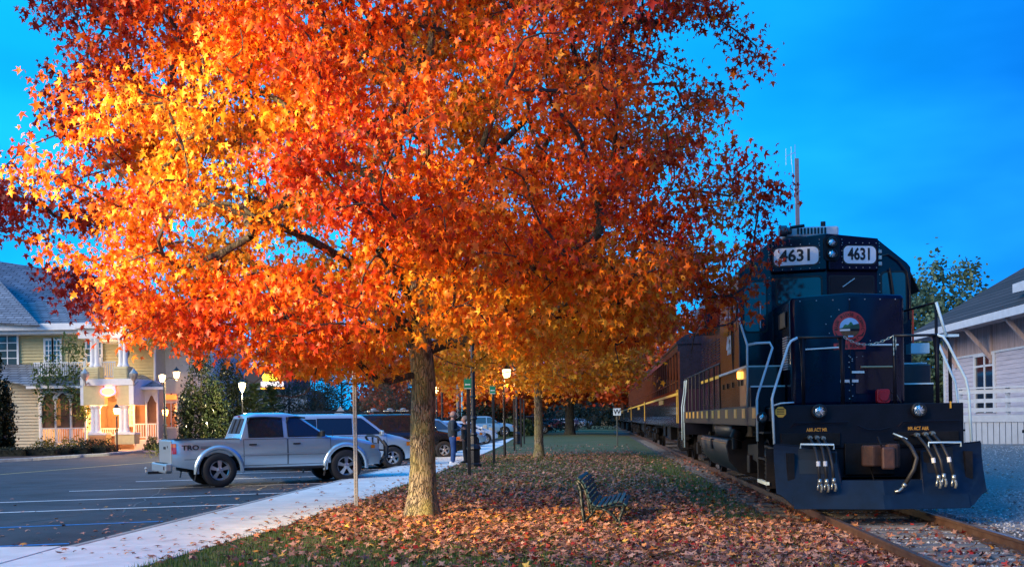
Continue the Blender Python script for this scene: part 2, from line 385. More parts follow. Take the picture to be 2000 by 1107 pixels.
def skeleton(main, targets, up=.25, pen=.5):
    """main: list of (points, radii, parent node or None). targets: points the twigs reach. returns nodes, parents, radius"""
    P = []; par = []; rmin = []; start = {}
    for bi, (pts, rads, at) in enumerate(main):
        prev = start[at[0]][at[1]] if at else -1; ids = []
        for p, r in zip(pts, rads):
            P.append(Vector(p)); par.append(prev); rmin.append(r); prev = len(P) - 1; ids.append(prev)
        start[bi] = ids
    base = P[0]
    order = sorted(range(len(targets)), key=lambda i: min((Vector(targets[i]) - q).length for q in P))
    arr = np.zeros((len(P) + 4 * len(targets), 3)); arr[:len(P)] = [tuple(p) for p in P]; n = len(P)
    first_ok = len(main[0][0]) // 3
    tips = []
    for i in order:
        A = np.array(targets[i]); d = np.linalg.norm(arr[:n] - A, axis=1)
        d = d + pen * np.maximum(0, arr[:n, 2] - A[2] + .2)
        ra = np.hypot(arr[:n, 0] - base.x, arr[:n, 1] - base.y); rt = math.hypot(A[0] - base.x, A[1] - base.y)
        d = d + .6 * np.maximum(0, ra - rt)
        d[:first_ok] += 50
        j = int(np.argmin(d)); p0 = Vector(arr[j]); q = Vector(A); ln_ = (q - p0).length
        if par[j] >= 0: dirj = (p0 - Vector(arr[par[j]])).normalized()
        else: dirj = Vector((0, 0, 1))
        c = p0 + dirj * ln_ * .35 + Vector((rnd.uniform(-1, 1), rnd.uniform(-1, 1), rnd.uniform(0, 1))) * ln_ * .12; prev = j
        for t in (.34, .68, 1.0):
            b = p0 * (1 - t) ** 2 + c * 2 * t * (1 - t) + q * t * t
            arr[n] = tuple(b); par.append(prev); rmin.append(0); prev = n; n += 1
        tips.append(prev)
    cnt = [0] * n
    for t in tips: cnt[t] += 1
    for k in range(n - 1, -1, -1):
        if par[k] >= 0: cnt[par[k]] += cnt[k]
    rad = [max(rmin[k], .008 * max(1, cnt[k]) ** .48) for k in range(n)]
    for k in range(n): rad[k] = rmin[k] if rmin[k] > 0 else min(rad[k], .06)
    return arr[:n], par, rad, tips
def limb_mesh(arr, par, rad, rmain, sides=5, skip=0):
    """returns MB for thick and MB for twigs"""
    th, tw = MB(), MB()
    for k in range(len(arr)):
        j = par[k]
        if j < 0 or k < skip: continue
        a, b = Vector(arr[j]), Vector(arr[k])
        if (b - a).length < 1e-4: continue
        r0, r1 = min(rad[j], rad[k] * 1.35), rad[k]
        (th if r1 > rmain else tw).tube([a, b], [r0, r1], 7 if r1 > rmain else sides, cap=False)
    return th, tw
def bark(name, c1, c2, moss=None):
    if name in _m: return _m[name]
    m = bpy.data.materials.new(name); m.use_nodes = True; t = m.node_tree; b = t.nodes['Principled BSDF']; lk = t.links.new
    b.inputs['Roughness'].default_value = .9
    tcn = t.nodes.new('ShaderNodeTexCoord'); mpn = t.nodes.new('ShaderNodeMapping'); mpn.inputs['Scale'].default_value = (1, 1, .2); lk(tcn.outputs['Object'], mpn.inputs[0])
    v = t.nodes.new('ShaderNodeTexVoronoi'); v.inputs['Scale'].default_value = 30; v.feature = 'DISTANCE_TO_EDGE'
    n = t.nodes.new('ShaderNodeTexNoise'); n.inputs['Scale'].default_value = 8; n.inputs['Detail'].default_value = 8
    wmix = t.nodes.new('ShaderNodeMix'); wmix.data_type = 'RGBA'; wmix.inputs[0].default_value = .22; lk(mpn.outputs[0], wmix.inputs[6]); lk(n.outputs[1], wmix.inputs[7])
    lk(mpn.outputs[0], n.inputs[0]); lk(wmix.outputs[2], v.inputs[0])
    r = t.nodes.new('ShaderNodeMapRange'); r.inputs[1].default_value = 0; r.inputs[2].default_value = .12; lk(v.outputs[0], r.inputs[0])
    mx = t.nodes.new('ShaderNodeMix'); mx.data_type = 'RGBA'; mx.inputs[6].default_value = (*c1, 1); mx.inputs[7].default_value = (*c2, 1); lk(r.outputs[0], mx.inputs[0])
    last = mx.outputs[2]
    if moss:
        n3 = t.nodes.new('ShaderNodeTexNoise'); n3.inputs['Scale'].default_value = 2.5; n3.inputs['Detail'].default_value = 7; lk(tcn.outputs['Object'], n3.inputs[0])
        r3 = t.nodes.new('ShaderNodeMapRange'); r3.inputs[1].default_value = .42; r3.inputs[2].default_value = .62; lk(n3.outputs[0], r3.inputs[0])
        m3 = t.nodes.new('ShaderNodeMix'); m3.data_type = 'RGBA'; lk(r3.outputs[0], m3.inputs[0]); lk(last, m3.inputs[6]); m3.inputs[7].default_value = (*moss, 1); last = m3.outputs[2]
    lk(last, b.inputs['Base Color'])
    bp = t.nodes.new('ShaderNodeBump'); bp.inputs['Distance'].default_value = .03; lk(r.outputs[0], bp.inputs['Height']); lk(bp.outputs[0], b.inputs['Normal'])
    _m[name] = m; return m
BARK = bark('maple_bark', (.06, .045, .033), (.36, .30, .21), (.38, .34, .13))
BARKD = bark('dark_bark', (.02, .018, .016), (.085, .075, .06), (.09, .085, .05))
def trunk_mesh(pts, rads, n=40, rings=6, amp=.012):
    m = MB(); g = []; K = (len(pts) - 1) * rings
    for i in range(K + 1):
        t = i / rings; a = min(int(t), len(pts) - 2); f = t - a
        p = Vector(pts[a]).lerp(Vector(pts[a + 1]), f); r = rads[a] * (1 - f) + rads[a + 1] * f; row = []
        for j in range(n + 1):
            an = 2 * math.pi * (j % n) / n
            q = Vector((math.cos(an) * 4, math.sin(an) * 4, p.z * .55)); 
            rr = r + amp * noise.noise(q * 2.2) + amp * .5 * noise.noise(Vector((math.cos(an) * 14, math.sin(an) * 14, p.z * 1.6)))
            rr += .05 * max(0, .35 - p.z) / .35 * (noise.noise(Vector((math.cos(an) * 1.6, math.sin(an) * 1.6, 3))) + .4) * (r / .22)
            row.append((p.x + math.cos(an) * rr, p.y + math.sin(an) * rr, p.z))
        g.append(row)
    return m.grid(g)
LEAF = leafmat('maple_leaf', .38, .45)
DRY = leafmat('fallen_leaf', .08, .6)
GREENLEAF = leafmat('green_leaf', .25, .5)

# ---------------- the big maple
TX, TY = -1.43, 16.87
tree = empty('maple_tree', (TX, TY, 0), 0, 'large maple with red, orange and yellow autumn leaves on the leaf-covered lawn', 'tree')
def tp_(px, py, dy=0.0):          # photo point at trunk depth + dy, in tree coordinates
    D = TY + dy; x, z = at_depth(px, py, D); return (x - TX, dy, z)
tr = [(0, 0, -.05), (.0, 0, .12), (.01, 0, .35), (.02, 0, .8), (.02, 0, 1.4), tp_(828, 745), tp_(822, 690), tp_(818, 630), tp_(818, 560), tp_(826, 480), tp_(832, 400), tp_(838, 320, .1), tp_(832, 230, .2), tp_(838, 130, .2), tp_(850, 20, .1), tp_(845, -120), tp_(850, -260)]
trr = [.31, .265, .225, .20, .19, .182, .19, .165, .155, .125, .105, .09, .075, .06, .045, .03, .015]
main = [(tr, trr, None),
        ([tp_(800, 650, -.1), tp_(745, 580, -.5), tp_(690, 520, -1.1), (tp_(610, 470, -1.8)), tp_(500, 430, -2.4), tp_(380, 380, -2.8)], [.10, .085, .07, .055, .04, .02], (0, 6)),
        ([tp_(840, 680, -.0), tp_(900, 668, .2), tp_(1000, 650, .3), tp_(1080, 615, .3), tp_(1120, 585, .3), tp_(1230, 560, .5), tp_(1340, 520, .6)], [.10, .085, .07, .06, .045, .03, .015], (0, 6)),
        ([tp_(805, 560), tp_(780, 480, .2), tp_(745, 380, .4), tp_(700, 260, .5), tp_(640, 120, .6), tp_(600, 0, .5)], [.085, .075, .06, .05, .035, .02], (0, 7)),
        ([tp_(840, 540, .2), tp_(880, 440, .5), tp_(930, 320, .8), tp_(975, 200, 1), tp_(1010, 80, 1), tp_(1040, -60, 1)], [.08, .07, .055, .045, .035, .02], (0, 7)),
        ([tp_(800, 480, -.4), tp_(775, 350, -.9), tp_(790, 200, -1.2), tp_(780, 60, -1.2), tp_(770, -80, -1)], [.07, .06, .05, .04, .02], (0, 8)),
        ([tp_(800, 640, .6), tp_(700, 600, 1.6), tp_(580, 540, 2.5), tp_(440, 500, 3.2), tp_(300, 470, 3.6)], [.09, .075, .06, .04, .02], (0, 6)),
        ([tp_(850, 600, -.6), tp_(930, 560, -1.6), tp_(1040, 520, -2.6), tp_(1150, 470, -3.2)], [.07, .06, .045, .025], (0, 7)),
        ([tp_(880, 600, .8), tp_(980, 520, 2.0), tp_(1120, 450, 3), tp_(1260, 400, 3.4)], [.08, .065, .045, .025], (0, 7)),
        ([tp_(810, 600, -.8), tp_(790, 560, -2.0), tp_(760, 520, -3.2), tp_(740, 500, -4.2)], [.06, .05, .04, .02], (0, 7)),
        ([tp_(860, 420, .3), tp_(960, 300, .3), tp_(1080, 180, .2), tp_(1200, 80, .2), tp_(1300, 0, 0)], [.06, .05, .04, .03, .015], (0, 9)),
        ([tp_(800, 400, 0), tp_(650, 300, 0), tp_(500, 200, 0), tp_(350, 120, 0), tp_(230, 60, 0)], [.06, .05, .04, .03, .015], (0, 9)),
        ([tp_(830, 600, 1.0), tp_(850, 540, 2.4), tp_(870, 500, 3.8)], [.07, .05, .025], (0, 7)),
        ]
def crownR(z, az):
    zz = [1.75, 2.1, 2.6, 3.2, 4.2, 5.2, 6.2, 7.2, 8.2, 9.2, 10.2, 11.2, 12.0]
    rr = [2.6, 4.2, 5.3, 5.9, 6.25, 6.35, 6.2, 6.0, 5.7, 5.1, 4.1, 2.8, 1.0]
    c = math.cos(az); r = float(np.interp(z, zz, rr)); rl = float(np.interp(z, [1.75, 2.1, 2.6, 3.2, 4.2, 5.0, 5.8, 6.4, 7.2, 8.2, 9.2, 10.2, 11.2, 12], [2.2, 3.3, 4.4, 5.3, 6.0, 6.35, 5.8, 6.05, 6.0, 5.9, 5.5, 4.7, 3.4, 1.3]))
    if c < 0: r = r + (rl - r) * min(1, -c * 1.6)
    r *= (1.0 if c < 0 else 1 - .195 * c) * (1 - (.18 if math.sin(az) < 0 else .04) * abs(math.sin(az)))
    r *= 1 + .13 * noise.noise(Vector((math.cos(az) * 2, math.sin(az) * 2, z * .55))) + .08 * noise.noise(Vector((math.cos(az) * 5, math.sin(az) * 5, z * 1.4)))
    return r
UX = [-6.5, -5.2, -4.2, -3.2, -2, -.8, 0, 1, 3, 5]; UK = [.105, .088, .058, .046, .039, .033, .036, .047, .058, .080]   # the umbrella-shaped underside
tgt = []
while len(tgt) < 2250:
    z = rnd.uniform(1.9, 11.6); az = rnd.uniform(0, 2 * math.pi); Rm = crownR(z, az); q = rnd.random() ** .36; r = Rm * q
    zlow = 1.62 + float(np.interp(r * math.cos(az), UX, UK)) * (TY + r * math.sin(az)) + (.55 if r < 1.2 else 0) + .25 * noise.noise(Vector((r * math.cos(az), r * math.sin(az), 5)))
    if z < zlow: continue
    x, y = r * math.cos(az), r * math.sin(az)
    if q < .3 and rnd.random() < .5: continue
    D = TY + y; px = 1000 + (TX + x) / D * FPX; py = PPY - (z - CAM_H) / D * FPX
    dens = 1.0
    if px > 980 and py < 420: dens = .62 + .2 * (px > 1330)
    if px > 1250 and 420 < py < 600: dens = .75
    if y < -.2 and 770 < px < 880 and 480 < py < 700: dens *= .30
    if y < -.2 and 790 < px < 870 and py < 480: dens *= .50
    if y < -1.0 and 640 < px < 780 and 480 < py < 600: dens *= .5
    if noise.noise(Vector((px * .009, py * .009, y * .25 + 7))) < -.34: dens *= .45
    if z > 9.5: dens *= .55
    if rnd.random() > dens: continue
    for _k in range(rnd.choice((2, 3, 4, 5))):      # boughs carry their leaves in clumps
        nx_, ny_ = x + rnd.gauss(0, .34), y + rnd.gauss(0, .34)
        if math.hypot(nx_, ny_) < Rm * 1.03: tgt.append((nx_, ny_, z + rnd.gauss(0, .17)))
# sprigs that break the outline
for (px, py) in ((10, 390), (40, 380), (1465, 80), (1475, 110), (1515, 365), (1490, 350), (1480, 420), (1490, 470), (1400, 20), (1425, 40), (1455, 560), (1440, 620), (1470, 500), (1500, 380), (1390, 640), (1350, 690), (620, 742), (640, 745), (700, 750), (760, 745), (560, 725), (480, 715), (1380, 0), (1460, 130)):
    tgt.append(tp_(px, py, rnd.uniform(-.8, .6)))
for _ in range(30):   # leaf-laden lower right boughs
    tgt.append(tp_(rnd.uniform(1000, 1440), rnd.uniform(520, 640), rnd.uniform(-1.5, 3)))
arr, par, rad, tips = skeleton(main, tgt)
nmain = sum(len(a[0]) for a in main)
th, tw = limb_mesh(arr, par, rad, .03, skip=len(tr))
k0 = 6
trunk_mesh(tr, trr, 40, 7).build('trunk', BARK, tree, smooth='all', fixn=True)
LIMB = bark('limb_bark', (.022, .02, .02), (.085, .078, .075), (.09, .085, .06))
th = MB(); kk_ = len(tr)
for (pts_, rads_, at_) in main[1:]:
    j0 = par[kk_]; lp_ = [arr[j0]] + [arr[q] for q in range(kk_, kk_ + len(pts_))]
    sm = []; sr = []
    for i_ in range(len(lp_) - 1):
        for f_ in (0, .5):
            q_ = Vector(lp_[i_]).lerp(Vector(lp_[i_ + 1]), f_)
            if f_: q_ += Vector((rnd.uniform(-1, 1), rnd.uniform(-1, 1), rnd.uniform(-1, 1))) * .05
            sm.append(q_); ra_ = min(rads_[0], rad[j0]) if i_ == 0 else rads_[i_ - 1]; sr.append(ra_ * (1 - f_) + rads_[i_] * f_)
    sm.append(Vector(lp_[-1])); sr.append(rads_[-1]); MB().tube(sm, sr, 9).build('limb', LIMB, tree, smooth='all', fixn=False)
    kk_ += len(pts_)
th, tw = limb_mesh(arr, par, rad, .03, skip=kk_)
th.build('branches', LIMB, tree, smooth='all', fixn=False)['kind'] = 'stuff'
tw.build('twigs', mat('twig_bark', (.055, .04, .035), .85, var=.3), tree, fixn=False)['kind'] = 'stuff'
tips_p = arr[np.array(tips)]
# leaves hang round each twig end and a little along the twig
cl_c = []; 
for t_ in tips:
    p = arr[t_]; q = arr[par[t_]]; cl_c.append((p, q))
NPER = 74
N = len(cl_c) * NPER
pp = np.repeat(np.array([c[0] for c in cl_c]), NPER, 0); qq = np.repeat(np.array([c[1] for c in cl_c]), NPER, 0); cid = np.repeat(np.arange(len(cl_c)), NPER)
tt = rng.random(N)[:, None] ** 1.6
pos = pp * (1 - tt * .8) + qq * tt * .8 + np.clip(rng.normal(0, 1, (N, 3)), -1.9, 1.9) * np.array([.21, .21, .15])
pos[:, 2] -= .05
pz = pos[:, 2]; rr_ = np.hypot(pos[:, 0], pos[:, 1])
# keep the skirt's underside and clear the trunk
zmin_ = 1.5 + np.interp(pos[:, 0], UX, UK) * (TY + pos[:, 1])
keep = (pz > zmin_ + .14 * rng.random(N)) & ~((rr_ < .5) & (pz < 2.6))
keep &= rng.random(N) < np.where((pos[:, 0] > 1.2) & (pz > 5), .72, 1)
pos, cid = pos[keep], cid[keep]; N = len(pos)
cn = rng.random(len(cl_c)); rmax = np.array([crownR(min(11.9, max(1.8, c[0][2])), math.atan2(c[0][1], c[0][0])) for c in cl_c]); rel = np.array([math.hypot(c[0][0], c[0][1]) for c in cl_c]) / rmax
# hue: 0 dark red .. 1 yellow ; outer and upper clusters redder, inner ones golden
hue = .30 + .55 * (1 - rel) + .22 * (cn - .5)
hue += np.array([.30 * noise.noise(Vector(c[0]) * .45) for c in cl_c])
cz = np.array([c[0][2] for c in cl_c]); cx_ = np.array([c[0][0] for c in cl_c]); cyy = np.array([c[0][1] for c in cl_c])
hue -= .05 * np.clip(cz - 6, 0, 4) / 2; hue += .18 * np.clip(cyy, 0, 4) / 3
hue += .30 * np.exp(-((cx_ + 2.6) / 2.3) ** 2 - ((cz - 4.2) / 1.9) ** 2); hue += .06 * (cx_ > 2) * (cz < 6.5); hue -= .22 * (cx_ < -4.6); hue += .34 * np.clip((4.2 - cz) / 1.5, 0, 1) * (cx_ > .3)  # left-centre golden patch puts the street lamp's glow into the leaf hue
h = hue[cid] + rng.normal(0, .10, N)
PAL = [(.24, .012, .010), (.45, .025, .008), (.66, .075, .007), (.82, .18, .010), (.88, .34, .018), (.90, .52, .05)]
cols = palette(h, PAL) * (1 + rng.normal(0, .13, N))[:, None]
yaw = rng.uniform(0, 2 * np.pi, N); pitch = rng.normal(-1.0, .45, N); roll = rng.normal(0, .6, N)
leaf_mesh('crown', pos, np.clip(rng.lognormal(math.log(.092), .28, N), .045, .17), yaw, pitch, roll, np.clip(cols, 0, 1), LEAF, tree, kind='stuff', curl=rng.normal(-.25, .3, N))

# ---------------- generic smaller trees
def small_tree(x, y, h, rx, trunk_h, trunk_r, pal, label, nt_=160, nper=40, leaf=.16, shape=(QUADL, QUADL_F), group=None, name='tree', barkm=None, ry=None, z0=0.0, zc=.55, huevar=.25, lean=0, gap=0, spreadf=.09, lmat=None, tip_r=None, hole=None, cat='tree', power=.4, parts=True):
    t = empty(name, (x, y, z0), rnd.uniform(0, 6), label, cat, group)
    H_ = h - trunk_h; ry = ry or rx
    tr_ = [(0, 0, -.1), (.0, 0, trunk_h * .2), (lean * .5, 0, trunk_h), (lean, .0, trunk_h + H_ * .4), (lean * 1.2, 0, h * .92)]
    rr = [trunk_r * 1.35, trunk_r * 1.05, trunk_r * .9, trunk_r * .5, trunk_r * .12]
    tg = []
    while len(tg) < nt_:
        a, b, c = rnd.uniform(-1, 1), rnd.uniform(-1, 1), rnd.uniform(0, 1)
        prof_ = math.sin(math.pi * min(1, max(.02, (c * .93 + .07) ** zc))) ** .6
        q = math.hypot(a, b)
        if q > prof_ * (1 + .25 * noise.noise(Vector((a * 3, b * 3, c * 4 + x)))): continue
        if q / max(prof_, .01) < .45 and rnd.random() < .6: continue
        if gap and noise.noise(Vector((a * 2.5, b * 2.5, c * 3 + x * 1.7))) < -gap: continue
        tg.append((a * rx, b * ry, trunk_h + c * H_))
    A, pr, rd, tp = skeleton([(tr_, rr, None)], tg)
    rd = [min(r_, trunk_r * .5) if i >= len(tr_) else rr[i] for i, r_ in enumerate(rd)]
    thk, twg = limb_mesh(A, pr, rd, .02, 4)
    trunk_mesh(tr_, rr, 14, 4, trunk_r * .06).build('trunk', barkm or BARKD, t, smooth='all')
    thk.v += []; 
    n0 = len(thk.v); thk.add(twg.v, twg.f); thk.build('branches', barkm or BARKD, t, fixn=False)
    C = np.repeat(A[np.array(tp)], nper, 0); N_ = len(C); Q = np.repeat(A[np.array([pr[i] for i in tp])], nper, 0); u = rng.random(N_)[:, None] ** 1.5
    ps = C * (1 - u) + Q * u + rng.normal(0, 1, (N_, 3)) * np.array([rx * spreadf, ry * spreadf, H_ * spreadf * .55])
    okm = np.ones(N_, bool)
    if hole is not None:
        rz_ = t.rotation_euler.z; wx_ = ps[:, 0] * math.cos(rz_) - ps[:, 1] * math.sin(rz_) + x; wy_ = ps[:, 0] * math.sin(rz_) + ps[:, 1] * math.cos(rz_) + y
        okm = ~((np.hypot(wx_ - hole[0], ps[:, 2] - hole[2]) < .36) & (wy_ < hole[1] + .4))
    hc = rng.random(len(tp)); hh = np.repeat(hc, nper) * huevar * 2 + rng.normal(.5 - huevar, .12, N_)
    cl = palette(hh, pal) * (1 + rng.normal(0, .15, N_))[:, None]
    ps, cl = ps[okm], cl[okm]; N_ = len(ps)
    leaf_mesh('crown', ps, rng.uniform(leaf * .7, leaf * 1.3, N_), rng.uniform(0, 6.28, N_), rng.normal(-.5, .6, N_), rng.normal(0, .6, N_), np.clip(cl, 0, 1), lmat or LEAF, t, shape[0], shape[1], kind='stuff')
    return t
ORANGE = [(.55, .10, .01), (.78, .26, .015), (.85, .40, .03), (.88, .50, .05)]
REDO = [(.30, .03, .015), (.52, .07, .015), (.68, .14, .02), (.72, .22, .03)]
DKG = [(.006, .010, .006), (.012, .020, .008), (.022, .032, .012), (.04, .042, .018)]
MIDG = [(.03, .05, .02), (.05, .09, .03), (.08, .12, .04), (.12, .13, .05)]
x, y = on_ground(1053, 893)
small_tree(x, y, 8.8, 4.6, 2.75, .17, ORANGE, 'golden orange maple standing mid-lawn behind the big maple', 300, 60, .2, (MAPLE, MAPLE_F), 'autumn trees along the lawn', 'maple_tree', BARK, huevar=.3, hole=(-.155, 42.6, 3.35))
x, y = on_ground(1113, 848)
small_tree(x, y, 11, 8, 3.2, .42, REDO, 'distant dusky red tree with a thick dark trunk at the end of the lawn', 260, 45, .42, group='autumn trees along the lawn', name='maple_tree', huevar=.3)
small_tree(13.2, 93, 11, 5.5, 2.6, .3, REDO, 'rust red tree leaning over the far coaches beside the track', 200, 45, .36, group='autumn trees along the lawn', name='maple_tree', huevar=.3)
small_tree(-2.6, 118, 13, 7, 2.2, .35, [(.5, .06, .01), (.8, .14, .01), (.9, .2, .015)], 'vivid orange tree glowing under the far street lamps', 260, 45, .42, group='autumn trees beyond the car park', name='maple_tree')
small_tree(-12, 135, 15, 8, 2.5, .35, [(.3, .05, .03), (.42, .08, .03), (.5, .12, .05)], 'dull red tree beyond the parked cars, left of the vivid orange one', 220, 45, .5, group='autumn trees beyond the car park', name='maple_tree')
small_tree(26.6, 66, 10.8, 4.3, 2.0, .25, [(.06, .12, .08), (.10, .17, .10), (.17, .21, .10)], 'blue-green leafy tree behind the depot roof', 300, 60, .24, name='shade_tree', lmat=GREENLEAF, z0=.3, huevar=.25)
small_tree(20.5, 72, 9.0, 3.2, 2.0, .25, [(.05, .09, .07), (.08, .13, .09), (.12, .15, .08)], 'lower blue-green tree between the locomotive cab and the depot roof', 180, 45, .24, name='shade_tree', lmat=GREENLEAF, z0=.3, huevar=.25)
# dark woodland evergreens behind the car park
for (px, D, h_, rx, lab, pl_) in ((394, 56, 4.6, 1.35, 'broad glossy magnolia beside the yellow house annexe', 'm'), (446, 62, 4.9, 1.45, 'tall dark magnolia left of the bright lamp', 'm'), (565, 76, 5.8, 2.6, 'bare-looking olive brown tree in front of the lit sign', 'b'), (615, 80, 6.0, 2.4, 'second olive brown tree, right of the lit sign', 'b'),
                               (760, 95, 6.5, 3.2, 'brown thicket tree above the parked vans', 'b')):
    X = (px - 1000) / FPX * D
    small_tree(X, D, h_ + .8, rx, .25, .12, DKG if pl_ == 'm' else [(.05, .045, .02), (.09, .075, .035), (.10, .07, .05)], lab, 220, 50, .15 if pl_ == 'm' else .13, (DIAM, DIAM_F), 'dark trees behind the car park', 'magnolia_tree' if pl_ == 'm' else 'brown_tree', lmat=leafmat('glossy_leaf', .1, .25) if pl_ == 'm' else GREENLEAF, zc=.5, power=.6)
small_tree(-28.9, 60, 6.0, 1.15, .2, .14, DKG, 'big dark evergreen at the left edge in front of the house', 260, 55, .16, (DIAM, DIAM_F), 'dark trees behind the car park', 'magnolia_tree', lmat=leafmat('glossy_leaf', .1, .25), zc=.45, z0=-.05)
def conifer(x, y, h, r, label, pal=DKG, z0=0):
    t = empty('conifer', (x, y, z0), 0, label, 'conifer', 'small conifers behind the car park')
    MB().tube([(0, 0, -.1), (0, 0, h)], [.09, .015], 7).build('trunk', BARKD, t, fixn=False)
    ps = []; pit = []; yw = []; m = MB()
    for i in range(46):
        z = .35 + (h - .45) * (i / 46) ** .9; L_ = r * (1 - z / h) ** .8 + .1
        for k in range(6):
            a = rnd.uniform(0, 6.28); m.tube([(0, 0, z), (math.cos(a) * L_, math.sin(a) * L_, z + .28 * L_)], [.012, .004], 3, cap=False)
            for s_ in range(9):
                f = (s_ + 1) / 9; ps.append((math.cos(a) * L_ * f, math.sin(a) * L_ * f, z + .28 * L_ * f)); yw.append(a - 1.57 + rnd.choice((-.7, .7, 0))); pit.append(rnd.uniform(-.1, .5))
    m.build('branches', BARKD, t, fixn=False)
    n = len(ps); leaf_mesh('crown', np.array(ps), rng.uniform(.22, .36, n), np.array(yw), np.array(pit), rng.normal(0, .5, n), palette(rng.random(n), pal), GREENLEAF, t, DIAM * np.array([.45, 1, 1]), DIAM_F, kind='stuff')
for px, D, h_, r_, lab in ((498, 62, 3.9, 1.5, 'small pointed fir against the blue wall, left of the pair'), (530, 66, 3.9, 1.3, 'small pointed fir against the blue wall, right of the pair'), (668, 84, 6.4, 2.3, 'taller dark fir above the silver SUV'), (640, 96, 7, 2.6, 'fir behind the taller dark fir')):
    conifer((px - 1000) / FPX * D, D, h_, r_, lab, [(.02, .05, .025), (.05, .09, .03), (.09, .12, .04)] if D < 70 else DKG)
# woods added behind the camera, out of view, to darken reflections and low sky
n = 15000; a = rng.uniform(R(100), R(440), n) % (2 * np.pi); aa = np.where((a > R(62)) & (a < R(118)), a + R(70), a); rr = rng.uniform(62, 74, n)
ps = np.stack([np.cos(aa) * rr + 2, np.sin(aa) * rr - 6, rng.random(n) ** .8 * (9.5 + 2 * np.sin(aa * 23) + 1.5 * np.sin(aa * 9))], -1)
kp = (ps[:, 1] < 6) ; ps = ps[kp]; n = len(ps)
leaf_mesh('woods_behind', ps, rng.uniform(1.2, 2.6, n), rng.uniform(0, 6.28, n), rng.normal(-.4, .7, n), rng.normal(0, .6, n), palette(rng.random(n), [(.02, .022, .012), (.06, .045, .02), (.16, .05, .015), (.05, .06, .02)]), GREENLEAF, None, QUADL, QUADL_F, kind='stuff')
# sapling in the planting bed
x, y = on_ground(137, 884, -.08)
small_tree(x, y, 7.0, 2.0, 1.9, .07, [(.05, .09, .025), (.09, .14, .035), (.15, .18, .05)], 'young green street tree in the bed in front of the porch', 95, 26, .21, (DIAM, DIAM_F), name='sapling', lmat=GREENLEAF, z0=-.05, zc=.75, spreadf=.10, cat='young tree')
# far treeline (one mass)
n = 26000; ps = np.zeros((n, 3)); ps[:, 0] = rng.uniform(-140, 120, n); base = 9 + 3 * np.sin(ps[:, 0] * .07) + 2.4 * np.sin(ps[:, 0] * .23 + 1) + 1.2 * np.sin(ps[:, 0] * .61)
ps[:, 2] = rng.random(n) ** .8 * base * .62; ps[:, 1] = 215 + rng.normal(0, 6, n) + 8 * np.sin(ps[:, 0] * .1)
leaf_mesh('far_woods', ps, rng.uniform(.9, 1.9, n), rng.uniform(0, 6.28, n), rng.normal(-.4, .7, n), rng.normal(0, .6, n), palette(rng.random(n) * .8 + .1 * np.sin(ps[:, 0] * .2), [(.012, .016, .012), (.03, .03, .018), (.06, .04, .02), (.05, .05, .03)]), GREENLEAF, None, QUADL, QUADL_F, kind='stuff')
# dark laurel masses at the end of the lawn and pavement
def bush(x, y, rx, ry, h, label, pal=DKG, n=1500, leaf=.14, z0=0, group='shrubs', name='shrub', cat='shrub', lm=None):
    t = empty(name, (x, y, z0), 0, label, cat, group)
    u = rng.normal(0, 1, (n, 3)); u /= np.linalg.norm(u, axis=1)[:, None]; u[:, 2] = np.abs(u[:, 2]); q = rng.random(n)[:, None] ** .25
    ps = u * q * np.array([rx, ry, h]); 
    ps *= (1 + .18 * np.sin(u[:, :1] * 7 + x) * np.cos(u[:, 1:2] * 6 + y))
    m = MB()
    for i in range(14):
        a = rnd.uniform(0, 6.28); f = rnd.uniform(.3, .8); m.tube([(0, 0, -.05), (math.cos(a) * rx * f, math.sin(a) * ry * f, h * rnd.uniform(.4, .8))], [.03, .008], 4, cap=False)
    m.build('stems', BARKD, t, fixn=False)
    leaf_mesh('foliage', ps, rng.uniform(leaf * .7, leaf * 1.3, n), rng.uniform(0, 6.28, n), rng.normal(0, .8, n), rng.normal(0, .8, n), palette(rng.random(n), pal), lm or GREENLEAF, t, DIAM, DIAM_F, kind='stuff')
    return t
for px, D, rx, h_, lab in ((935, 100, 3.0, 3.2, 'dark green laurel behind the person with the bald head'), (975, 102, 3.2, 3.0, 'dark laurel above the pale pickup truck'), (1008, 97, 1.8, 1.6, 'low yellow-green laurel at the end of the pavement'), (1030, 125, 4, 4.2, 'dark laurel above the red SUV'), (1090, 150, 7, 7, 'black-green mass of laurel left of the thick trunk'), (1150, 150, 5, 6, 'black-green laurel right of the thick trunk')):
    bush((px - 1000) / FPX * D, D, rx, rx * .7, h_, lab, MIDG if px == 1008 else DKG, 2600, .26, group='laurels at the end of the lawn', name='laurel')
# ================================================================ LOCOMOTIVE (local: x across, y back along the train, z above rail)
NAVY = mat('navy_paint', (.002, .004, .022), .2, var=.4, vscale=1.5, coat=.2, spec=.22, bump=.0015, bscale=2)
NAVYF = mat('navy_frame_paint', (.0035, .0045, .012), .5, spec=.25, var=.4, vscale=3, bump=.002, bscale=30)
UNDER = mat('grimy_black', (.007, .006, .007), .6, spec=.25, var=.5, vscale=5, bump=.004, bscale=25)
GRIME = mat('dusty_grey_steel', (.04, .034, .034), .45, col2=(.018, .016, .018), vscale=4, bump=.002)
RUST = mat('rusty_casting', (.075, .028, .016), .75, col2=(.03, .014, .012), vscale=9, bump=.006, bscale=20)
YEL = mat('yellow_reflective', (.85, .42, .04), .45, var=.1)
GOLD = mat('gold_stripe_paint', (.75, .45, .05), .4, var=.15)
HAND = mat('silver_handrail_paint', (.62, .80, .86), .35, var=.1)
LWHITE = mat('light_grey_white', (.66, .68, .72), .5, var=.08)
GLASSD = mat('dark_glass', (.010, .016, .026), .06, spec=.8)
GLASSB = mat('cab_glass', (.008, .02, .045), .05, spec=.55)
LENS = mat('lamp_lens', (.55, .6, .65), .08, .85, bump=.012, bscale=30)
